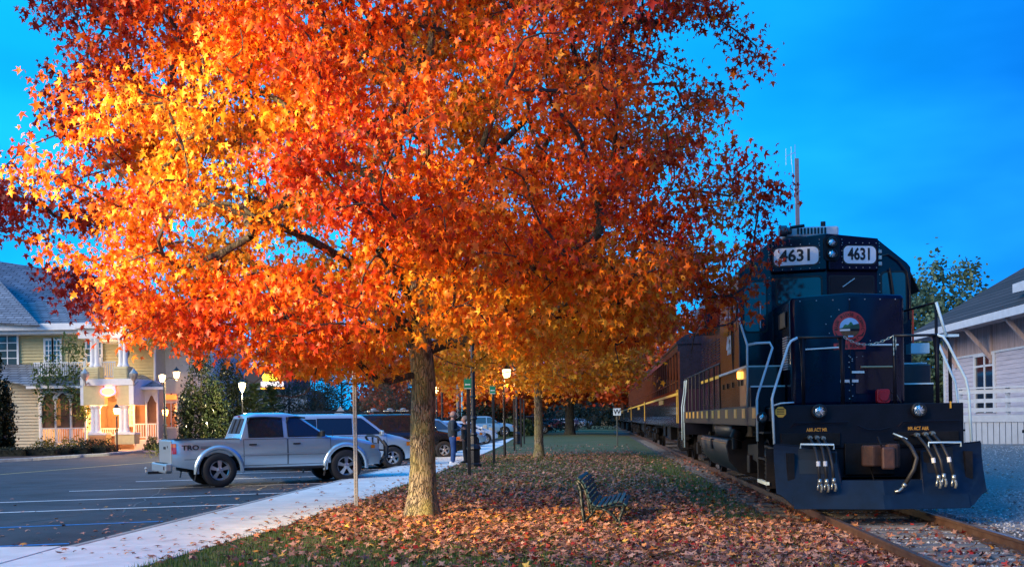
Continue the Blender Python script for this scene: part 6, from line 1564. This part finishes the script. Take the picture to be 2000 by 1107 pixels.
for px in (163, 258):      # unlit wall lanterns
    x, y_, z = hp(px + 3, 733, PD - .8); MB().lathe([(.08, -.3), (.22, -.1), (.26, .12), (.1, .3), (.02, .42)], (x, y_, z), 8).tube([(x, y_ + .0, z - .3), (x - .1, y_ + .3, z - .55), (x, y_ + .7, z - .3)], .05, 6).build('wall_lantern', STEEL, hroot, smooth=30)
# railings
def hrail(px0, px1, py0, py1, D, step=.13, posts=()):
    x0, x1 = hx(px0, D), hx(px1, D); z0, z1 = hz(py1, D), hz(py0, D); y = D - HD
    m = MB(); m.box(x0, x1, y - .04, y + .04, z1 - .07, z1); m.box(x0, x1, y - .035, y + .035, z0, z0 + .07)
    x = x0 + step / 2
    while x < x1: m.box(x - .022, x + .022, y - .02, y + .02, z0 + .07, z1 - .07); x += step
    for p_ in posts: q = hx(p_, D); m.box(q - .08, q + .08, y - .08, y + .08, z0, z1 + .25)
    return m.build('railing', WHITE, hroot)
hrail(68, 166, 706, 733, 63.5, posts=(168,)); hrail(194, 228, 706, 737, 62.5, posts=(199,))
MB().add([hp(30, 712, UW - .05), hp(148, 712, UW - .05), hp(182, 752, 62.6), hp(52, 752, 62.6)], [(0, 1, 2, 3)]).build('porch_roof', SHG, hroot, solid=.08)
MB().add([hp(30, 712, UW - .05), hp(52, 752, 62.6), hp(-60, 728, 64), hp(-60, 712, UW)], [(0, 1, 2, 3)]).build('porch_roof', SHG, hroot, solid=.08)
MB().add([hp(246, 733, UW - .05), hp(280, 733, UW - .05), hp(322, 757, 63.2), hp(246, 757, 63.2)], [(0, 1, 2, 3)]).build('porch_roof', SHG, hroot, solid=.08)
hbox(52, 182, 752, 757, 62.5, .2, WHITE, 'porch_fascia'); hbox(246, 322, 757, 762, 63.0, .25, WHITE, 'porch_fascia')
hbox(79, 168, 757, 766, 63, .25, WHITE, 'porch_beam'); hbox(260, 309, 762, 771, 63.5, .25, WHITE, 'porch_beam')
def bay(px0, px1, D, ytop, yrail, ybot):
    x0, x1 = hx(px0, D), hx(px1, D); z0, z1, zr = hz(ybot, D), hz(ytop, D), hz(yrail, D); y = D - HD
    MB().box(x0, x1, y + .10, y + .13, zr, z1).build('screen', BROWN, hroot)
    m = MB()
    for s_, xx in ((1, x0), (-1, x1)): m.prism([(xx, z1), (xx + s_ * .38, z1), (xx + s_ * .2, z1 - .12), (xx + s_ * .07, z1 - .42), (xx, z1 - .5)], y - .02, y + .06)
    m.build('bracket', WHITE, hroot); hrail(px0, px1, yrail, ybot - 4, D, .14)
for a, b in ((81.5, 107), (110, 137), (140, 166)): bay(a, b, 63.1, 766, 834, 868)
for a, b in ((264, 284.5), (288, 306)): bay(a, b, 63.6, 771, 828, 860)
for px, D, a, b in ((80, 63.1, 766, 870), (108.5, 63.1, 766, 870), (138.5, 63.1, 766, 870), (167, 63.1, 766, 870), (262, 63.6, 771, 870), (286, 63.6, 771, 870), (308, 63.6, 771, 870)): hbox(px - 1.6, px + 1.6, a, b, D - .03, .14, WHITE, 'porch_post')
hbox(80, 168, 866, 880, 63.2, 4, WHITE, 'porch_base'); hbox(262, 309, 860, 880, 63.6, 3.4, WHITE, 'porch_base')
hrail(196, 232, 836, 851, 64.8)
MB().box(hx(205, 64.5), hx(232, 64.5), 1, 1.05, .35, 3.0).build('screen', BROWN, hroot)
for px0, px1, a, b in ((168, 179, 792, 840), (250, 261, 792, 830)): hwin(px0, px1, a, b, 65.5, WARMW, 2, 4, 'lit_window')
for px0, px1, a, b in ((86, 94, 790, 800), (112, 119, 778, 830), (128, 133, 790, 800)): hbox(px0, px1, a, b, 63.19, .02, mat('picture_frame', (.25, .12, .05), .5, emit=(1, .4, .1), estr=.25), 'wall_picture')  # warm porch light put into these panels as a faint amber emission
MB().ball(hp(240, 690, 64.5), .4, 12).build('satellite_dish', mat('dish_grey', (.12, .14, .16), .5), hroot, smooth=True)
o = empty('bench', (hp(205, 860, 61)[0] - 26, 60.6, AZ), 0, 'orange-brown seat beside the porch steps', 'bench'); 
m = MB().box(-.8, .1, -.2, .25, .4, .5); m.box(-.8, .1, .2, .28, .5, 1.0); m.build('seat', mat('warm_wood', (.5, .2, .06), .5), o); m = MB()
for q in (-.75, .0): m.box(q, q + .06, -.18, -.1, 0, .4); m.box(q, q + .06, .2, .28, 0, .5)
m.build('legs', mat('warm_wood', (0, 0, 0)), o)
MB().tube([hp(302.5, 655, 66.8), hp(302.5, 745, 66.8)], .07, 6).build('downspout', WHITE, hroot)
FL = mat('eave_light', (1, .9, .6), .3, emit=(1, .8, .45), estr=8)
for px in (215, 226): x, y_, z = hp(px, 642, 61.4); MB().box(x - .14, x + .14, y_, y_ + .06, z - .06, z + .06).build('eave_light', FL, hroot)
for (px, py, D, wts, col) in ((120, 785, 65.2, 420, (1, .45, .12)), (216, 800, 63.0, 750, (1, .45, .15)), (285, 795, 65.2, 50, (1, .45, .14)), (216, 655, 60.3, 18, (1, .75, .45)), (212, 690, 63.5, 40, (1, .8, .4))):
    x, z = at_depth(px, py, D); point((x, D, z), wts, col, .15, 'porch_light')
# annexe
an_ = empty('annexe_building', (-20, 69, AZ), 0, 'pale blue clapboard annexe right of the yellow house with a small orange lit sign', 'building')
def ax(px, D=69): return at_depth(px, 850, D)[0] + 20
def az_(py, D=69): return at_depth(330, py, D)[1] - AZ
siding(ax(305), ax(420), 0, az_(640), 0, .15).build('wall', GSIDE, an_, fixn=False); MB().box(ax(305), ax(420), .02, 8, 0, az_(640)).build('core', GSIDE, an_)
MB().add([(ax(300), -.4, az_(640)), (ax(425), -.4, az_(640)), (ax(425), 5, az_(600)), (ax(300), 5, az_(600))], [(0, 1, 2, 3)]).build('roof', SHG, an_, solid=.1)
f = MB().box(ax(323), ax(349), -.1, -.02, az_(836), az_(785)).build('window', WHITE, an_); MB().box(ax(325), ax(335), -.12, -.101, az_(833), az_(787)).build('pane', mat('dim_amber_window', (.2, .05, .03), .2, emit=(1, .25, .08), estr=.25), f); MB().box(ax(337), ax(347), -.12, -.101, az_(833), az_(787)).build('pane', mat('dim_amber_window', (0, 0, 0)), f)
MB().box(ax(323), ax(349), -.095, -.091, az_(811), az_(809)).build('muntin', WHITE, f)
sg = MB().box(ax(322), ax(348), -.2, -.1, az_(780), az_(770)).build('sign', mat('orange_sign', (1, .3, .1), .4, emit=(1, .22, .03), estr=1.6), an_)
# far restaurant with the lit sign
fb = empty('restaurant_building', (-22, 100, 0), 0, 'far blue-grey building with a bright yellow, white and orange roof sign', 'building')
def fx(px, D=100): return at_depth(px, 800, D)[0] + 22
def fz(py, D=100): return at_depth(520, py, D)[1]
MB().box(fx(440), fx(600), 0, 10, 0, fz(762)).build('wall', mat('blue_grey_wall', (.22, .30, .42), .7, var=.1), fb)
MB().box(fx(478), fx(512), -.3, 8, fz(756), fz(718)).build('upper_wall', mat('dark_brown_wall', (.05, .045, .05), .7), fb)
MB().box(fx(470), fx(512), -.6, 8, fz(766), fz(756)).build('canopy', mat('grey_green_trim', (.16, .20, .22), .6), fb)
MB().box(fx(512), fx(575), -.3, 8, fz(762), fz(722)).build('sign_wall', mat('deep_blue_wall', (.02, .03, .12), .5), fb)
m = MB(); base = [(517, 744), (515, 736), (520, 728), (526, 732), (529, 724), (535, 727), (540, 722), (546, 729), (547, 744)]
m.prism([(fx(a), fz(b)) for a, b in base], -.5, -.35); m.build('sign_flame', mat('sign_yellow', (1, .8, .1), .4, emit=(1, .55, .02), estr=4), fb)
MB().box(fx(513), fx(556), -.52, -.35, fz(755), fz(745.5)).build('sign_band', mat('sign_lit_white', (1, 1, 1), .4, emit=(1, .85, .85), estr=2.2), fb)
MB().box(fx(510), fx(558), -.55, -.35, fz(760), fz(757)).build('sign_stripe', mat('sign_orange', (1, .4, .05), .4, emit=(1, .30, .01), estr=3), fb)
# second dim block so the skyline between the trees is not empty
# planting bed, kerb and hedges in front of the house
m = MB(); a = on_ground(-120, 908, AZ); b = on_ground(200, 890, AZ); c_ = on_ground(285, 882, AZ)
m.prism([a, b, c_, (c_[0], 61.5), (-44, 61.5), (-44, a[1])], AZ - .1, AZ + .06, 'z'); tag(m.build('planting_bed', MULCH), kind='structure')
kk = [a, on_ground(60, 899, AZ), on_ground(140, 893.5, AZ), b, on_ground(250, 885.5, AZ), c_]
kr = empty('bed_kerb', kind='structure')
for p, q in zip(kk, kk[1:]):
    MB().bar((p[0], p[1] - .12, AZ + .02), (q[0], q[1] - .12, AZ + .02), .30, .24).build('kerb_stone', KERB, kr, bevel=.03)
m = MB(); g0 = on_ground(205, 877, AZ); m.prism([(-26.5, 59.2), (-20.5, 62.2), (-20.2, 70), (-27, 70)], AZ - .1, AZ + .10, 'z'); tag(m.build('forecourt', PINKP), kind='structure')
def hedge(px0, px1, D, h, dep, label, pal=DKG):
    x0, x1 = (px0 - 1000) / FPX * D, (px1 - 1000) / FPX * D; w_ = x1 - x0
    t = empty('hedge', ((x0 + x1) / 2, D, AZ), 0, label, 'hedge', 'clipped hedges in the bed'); n = int(900 * w_ / 2)
    ps = np.stack([rng.uniform(-w_ / 2, w_ / 2, n), rng.uniform(-dep / 2, dep / 2, n), h * rng.random(n) ** .5], -1); ps += rng.normal(0, .03, (n, 3))
    MB().box(-w_ / 2 + .1, w_ / 2 - .1, -dep / 2 + .1, dep / 2 - .1, -.02, h * .8).build('branches', mat('hedge_core', (.012, .014, .008), .95), t)
    leaf_mesh('foliage', ps, rng.uniform(.07, .13, n), rng.uniform(0, 6.28, n), rng.normal(0, .8, n), rng.normal(0, .8, n), palette(rng.random(n), pal), GREENLEAF, t, DIAM, DIAM_F, kind='stuff')
hedge(-30, 52, 56, .50, 1.0, 'long low clipped hedge at the left edge of the bed'); hedge(56, 114, 56.5, .48, 1.0, 'low clipped hedge left of the young street tree'); hedge(118, 142, 57.5, .5, .9, 'short clipped hedge at the foot of the young street tree')
hedge(146, 178, 58, .5, .9, 'clipped hedge right of the young street tree'); hedge(182, 214, 58.6, .5, .9, 'last clipped hedge at the right tip of the bed')
YG = [(.10, .12, .02), (.20, .19, .03), (.30, .25, .04)]
for px, D, rx, h_, lab, pl_ in ((88, 61, .85, .95, 'yellow-green shrub under the left porch bay', YG), (142, 61, .95, 1.0, 'yellow-green shrub beside the young street tree', YG), (170, 60.5, .8, .85, 'dark rounded shrub by the porch steps', DKG), (203, 60.2, .8, .85, 'dark rounded shrub at the path light', DKG), (297, 62.5, .5, .9, 'small grey potted shrub before the right porch bay', MIDG), (385, 52, 2.6, .9, 'low yellowish shrub behind the pickup bed', YG)):
    bush((px - 1000) / FPX * D, D, rx, rx * .8, h_, lab, pl_, 900, .12, z0=AZ, group='shrubs in front of the house')
# ---------------- railway depot on the right
DW = mat('depot_white_board', (.36, .36, .44), .6, var=.18, vscale=3, stretch=(1, .3, 6)); DTRIM = mat('depot_trim', (.44, .50, .58), .5, var=.08); DBARE = mat('depot_bare_wood', (.24, .20, .20), .8, col2=(.42, .33, .33), vscale=2.2, stretch=(4, 4, .3))
x, y = trk(11.3, 0)
dep = empty('depot_building', (x, y, 0), -TR_TH, 'old white clapboard railway depot with a dark hipped roof right of the locomotive', 'building')
siding(-22, 32.6, .35, 3.80, 0, .17, axis='y', out=.02).build('wall', DW, dep, fixn=False)
MB().box(.03, 9, -22, 32.6, 0, 5.2).build('core', DW, dep)
m = MB()
for i in range(190): m.box(-.03, .02, -22 + i * .287, -22 + i * .287 + .26, 3.85, 5.15)
m.build('frieze_boards', DBARE, dep)['kind'] = 'stuff'
MB().box(-.05, .0, -22, 32.6, 3.79, 3.87).build('frieze_rail', DTRIM, dep); MB().box(-.06, .03, 32.5, 32.66, .3, 5.1).build('corner_board', DTRIM, dep)
EZ = 5.02; EX = -1.25; YE = 33.6; YS = -22; RXX = 4.2; RZ = 8.6
m = MB(); m.add([(EX, YS, EZ), (EX, YE, EZ), (RXX, YE - 5.2, RZ), (RXX, YS, RZ)], [(0, 1, 2, 3)]); m.add([(EX, YE, EZ), (9.6, YE, EZ), (RXX, YE - 5.2, RZ)], [(0, 1, 2)]); m.add([(RXX, YS, RZ), (RXX, YE - 5.2, RZ), (9.6, YE, EZ), (9.6, YS, EZ)], [(0, 1, 2, 3)])
m.build('roof', SHD, dep, solid=.1)
MB().box(EX - .05, EX, YS, YE + .05, EZ - .26, EZ + .02).build('fascia', DTRIM, dep); MB().box(EX, 9.6, YE, YE + .05, EZ - .26, EZ + .02).build('fascia', DTRIM, dep)
MB().box(EX, 0, YS, YE, EZ - .12, EZ - .08).build('soffit', DBARE, dep)
for yy in (8, 13, 18, 22.5, 26.8, 31): 
    MB().bar((-.04, yy, 3.55), (-1.1, yy, 4.85), .14, .14).build('eave_bracket', DBARE, dep); MB().box(-.12, .0, yy - .08, yy + .08, 3.4, 4.9).build('bracket_post', DBARE, dep)
# little white fascia piece of the bay dormer
MB().add([(-.9, 19.4, 5.55), (-.9, 22.2, 5.62), (-.9, 22.2, 5.92), (-.9, 19.4, 5.95)], [(0, 1, 2, 3)]).build('dormer_fascia', DTRIM, dep, solid=.06); MB().add([(-.9, 19.4, 5.9), (-.9, 22.2, 5.9), (1.4, 22.2, 7.0), (1.4, 19.4, 7.0)], [(0, 1, 2, 3)]).build('dormer_roof', SHD, dep, solid=.06)
def ddoor(y0, y1, z0, z1, nm):
    f = MB(); f.box(-.09, -.02, y0 - .14, y0, z0, z1 + .14); f.box(-.09, -.02, y1, y1 + .14, z0, z1 + .14); f.box(-.09, -.02, y0, y1, z1, z1 + .14); f = f.build(nm, DTRIM, dep)
    MB().box(-.035, -.024, y0, y1, z0, z1).build('door_leaf' if nm == 'door' else 'pane', GLASSD, f)
    mid = (y0 + y1) / 2
    MB().box(-.06, -.036, mid - .06, mid + .06, z0, z1).build('mullion', DTRIM, f); MB().box(-.06, -.036, y0, y1, z1 - .42, z1 - .34).build('transom_bar', DTRIM, f)
ddoor(26.6, 28.6, 1.48, 3.72, 'door'); ddoor(16, 17.4, 1.9, 3.5, 'window'); ddoor(8, 9.4, 1.9, 3.5, 'window')
# raised platform with rails
A = Vector((15.9, 38.2, 0)); B = Vector((17.9, 35.2, 0)); Cc = Vector((18.2, 35.2, 0)); ux = (B - A).normalized()
pf = empty('depot_platform', (A.x, A.y, 0), 0, 'raised white boarded platform with wooden railings in front of the depot', 'platform')
zg, zdk = .36, 1.40
MB().prism([(0, 0), (B.x - A.x, B.y - A.y), (Cc.x - A.x, Cc.y - A.y), (3.1, 8.5), (1.2, 8.5)], zdk - .06, zdk, 'z').build('deck', DTRIM, pf)
def run(P0, P1):
    P0 = P0 - A; P1 = P1 - A; d = (P1 - P0); n = int(d.length / .22); u = d.normalized(); o_ = Vector((u.y, -u.x, 0)) * .02
    if o_.y > 0: o_ = -o_
    for i in range(n):
        a = P0 + u * (i * .22 + .01); b = a + u * .195
        MB().bar((a + o_) + Vector((0, 0, (zg + zdk - .2) / 2)), (b + o_) + Vector((0, 0, (zg + zdk - .2) / 2)), .025, zdk - .2 - zg).build('skirt_board', DTRIM, pf)
    MB().bar(P0 + o_ * 2 + Vector((0, 0, zdk - .12)), P1 + o_ * 2 + Vector((0, 0, zdk - .12)), .05, .24).build('rim_board', DTRIM, pf)
    MB().bar(P0 - o_ * 3 + Vector((0, 0, (zg + zdk - .1) / 2 - .1)), P1 - o_ * 3 + Vector((0, 0, (zg + zdk - .1) / 2 - .1)), .02, zdk - .2 - zg).build('skirt_backing', UNDERB, pf)
    for z, h_, t_ in ((zdk + .95, .05, .16), (zdk + .82, .14, .03), (zdk + .50, .14, .03), (zdk + .18, .14, .03)):
        MB().bar(P0 + o_ + Vector((0, 0, z)), P1 + o_ + Vector((0, 0, z)), t_, h_).build('rail_board', DTRIM, pf)
    k = max(1, int(d.length / 1.7))
    for i in range(k + 1):
        p = P0 + d * i / k - o_ * 3; MB().box(p.x - .06, p.x + .06, p.y - .06, p.y + .06, zg, zdk + .93).build('rail_post', DTRIM, pf)
run(A, B); run(B, Cc)
# dark cart wheel at the right edge
o = empty('cart', (17.45, 34.6, gz(17.4, 34.6)), 0, 'dark iron-wheeled cart at the right edge in front of the platform', 'cart')
MB().lathe([(.22, -.05), (.27, -.05), (.27, .05), (.22, .05)], (-.7, 0, .27), 16, 'y').lathe([(.22, -.05), (.27, -.05), (.27, .05), (.22, .05)], (.5, 0, .27), 16, 'y').build('wheels', BLACK, o)['kind'] = 'stuff'; MB().box(-.9, 1.2, -.3, .3, .4, .5).build('bed', BLACK, o)
# ================================================================ FALLEN LEAVES AND GRASS (nobody could count them)
n = 185000
D = 10.3 + 50 * rng.random(n) ** 1.5
xs_ = (rng.random(n) * 1.06 - .53) * D
lat = TC * (xs_ - LX) - TS * (D - LY)
ex = np.array([edge_x(a) for a in D])
px = 1000 + xs_ / D * FPX; py = PPY + 1.5 / D * FPX
nz_ = np.array([noise.noise(Vector((a * .35, b * .35, 2))) + .6 * noise.noise(Vector((a * 1.1, b * 1.1, 5))) for a, b in zip(xs_, D)])
dens = np.where((xs_ > ex) & (lat < 1.0), 1.0, 0)
dens *= np.clip(1.25 + nz_ * 1.4, .55, 1)
# grassier corner near the pavement at bottom left, and grassy patches
bl = np.clip((px - 330) / 520 + (D - 12.5) / 10, 0, 1); dens *= np.clip(.12 + bl, 0, 1)
dg = py - (1000 + .12 * (px - 560)) + 14 * nz_; dens *= np.where(px < 1250, np.clip(1 - dg / 55, .17, 1), 1)
dens *= np.where(((px > 1250) & (px < 1400) & (py > 900) & (py < 950)), .55 + .3 * (nz_ > 0), 1)
dens *= np.where((D > 40), np.clip(1.1 - (D - 40) / 10, .10, 1), 1)
dens *= np.where((lat > -2.4) & (lat < -1.0) & (D > 16.5), .30, 1)
dens *= np.where((lat > -.75) & (lat < 1.0), np.where(D < 16, .13, .05), 1)
dens *= np.where((px > 860) & (px < 1080) & (py > 880) & (py < 920), .6, 1)
k = rng.random(n) < dens
xs_, D = xs_[k], D[k]; n = len(D)
zz = np.array([gz(a, b) if latof(a, b) < -1.3 else -.10 for a, b in zip(xs_, D)]) + rng.uniform(.008, .05, n)
near_tree = np.hypot(xs_ - TX, D - TY)
warm = np.clip(1 - near_tree / 7, 0, 1) * .20 + rng.normal(0, .28, n) + .34
FP = [(.09, .04, .035), (.24, .095, .07), (.42, .20, .14), (.54, .31, .23), (.56, .22, .10), (.68, .28, .05), (.78, .48, .09)]
fc = palette(warm - .06, FP) * .88; fc *= (1 + rng.normal(0, .2, n))[:, None]
redm = rng.random(n) < .07; fc[redm] = np.array([.38, .025, .02]) * rng.uniform(.6, 1.3, (redm.sum(), 1))
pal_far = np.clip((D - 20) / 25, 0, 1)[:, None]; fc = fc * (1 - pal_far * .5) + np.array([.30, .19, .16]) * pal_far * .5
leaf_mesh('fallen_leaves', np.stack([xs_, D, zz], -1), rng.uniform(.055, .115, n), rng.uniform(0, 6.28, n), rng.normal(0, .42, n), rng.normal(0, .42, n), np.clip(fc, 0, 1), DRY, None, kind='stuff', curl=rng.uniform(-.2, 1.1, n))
# scattered leaves on pavement, asphalt, yard
n = 1500; D = 12 + 30 * rng.random(n) ** 1.5; xk = np.array([kerb_x(a) for a in D]); ex = np.array([edge_x(a) for a in D])
t = rng.random(n) ** .6; x_ = xk + .1 + (ex - xk) * t; off = rng.random(n) < .45; x_[off] = xk[off] - np.abs(rng.normal(0, 1, off.sum())) ** 1.6 * 1.4 - .05
kz = np.where(off, AZ, .012) + rng.uniform(.01, .03, n)
kk = rng.random(n) < np.where(off, .9, .25 + .75 * (t > .75)); x_, D, kz = x_[kk], D[kk], kz[kk]; n = len(D)
leaf_mesh('scattered_leaves', np.stack([x_, D, kz], -1), rng.uniform(.06, .12, n), rng.uniform(0, 6.28, n), rng.normal(0, .2, n), rng.normal(0, .2, n), np.clip(palette(rng.random(n) * .9, FP) * .9, 0, 1), DRY, None, kind='stuff', curl=rng.uniform(-.2, .7, n))
n = 500; D = 12 + 22 * rng.random(n); lt = 1.1 + rng.random(n) ** 1.5 * 6; x_ = LX + TC * lt + TS * (D - LY); zz = np.array([gz(a, b) for a, b in zip(x_, D)]) + .02
leaf_mesh('scattered_leaves', np.stack([x_, D, zz], -1), rng.uniform(.08, .13, n), rng.uniform(0, 6.28, n), rng.normal(0, .2, n), rng.normal(0, .2, n), np.clip(palette(rng.random(n) * .9, FP) * .8, 0, 1), DRY, None, kind='stuff', curl=rng.uniform(-.2, .7, n))
# loose stones of the yard and the track bed
ST = np.array([(-.5, -.4, 0), (.5, -.45, 0), (.1, .55, 0), (0, 0, .55), (.45, .2, .3)]); ST_F = [(0, 1, 3), (1, 4, 3), (4, 2, 3), (2, 0, 3), (1, 2, 4)]
n = 26000; D = 11 + 24 * rng.random(n) ** 1.6; lt = np.where(rng.random(n) < .72, .85 + rng.random(n) ** 1.1 * 8.5, rng.uniform(-.7, .7, n)); x_ = LX + TC * lt + TS * (D - LY) 
zz = np.array([gz(a, b) if l > 1.3 else -.115 for a, b, l in zip(x_, D, lt)]); g_ = rng.random(n)[:, None]
leaf_mesh('gravel_stones', np.stack([x_, D, zz], -1), rng.uniform(.02, .055, n), rng.uniform(0, 6.28, n), rng.normal(0, .1, n), rng.normal(0, .1, n), np.array([.13, .13, .14]) * (1 - g_) + np.array([.48, .49, .52]) * g_, leafmat('stone', 0, .8), None, ST, ST_F, kind='stuff')
# grass blades
n = 120000; D = 10.3 + 34 * rng.random(n) ** 1.7; x_ = (rng.random(n) * 1.04 - .52) * D
lat = TC * (x_ - LX) - TS * (D - LY); ex = np.array([edge_x(a) for a in D])
bald = np.hypot(x_ - TX, D - TY) < .55
k = (x_ > ex - .02) & (lat < -1.35) & ~bald; x_, D = x_[k], D[k]; n = len(D)
zz = np.array([gz(a, b) for a, b in zip(x_, D)])
BLADE = np.array([(-.05, 0, 0), (.05, 0, 0), (.02, 1, .1)]); hh = rng.uniform(.035, .075, n) * (1 + (D > 22) * .5)
tufts = rng.random(n)
gc = palette(np.clip(rng.normal(.45, .28, n), 0, 1), [(.03, .07, .012), (.06, .13, .02), (.11, .17, .03), (.20, .17, .07)])
leaf_mesh('grass', np.stack([x_, D, zz], -1), hh, rng.uniform(0, 6.28, n), rng.normal(1.35, .35, n), rng.normal(0, .2, n), gc, leafmat('grass_blade', .3, .6), None, BLADE * np.array([2.2, 1, 1]), [(0, 1, 2)], kind='stuff')
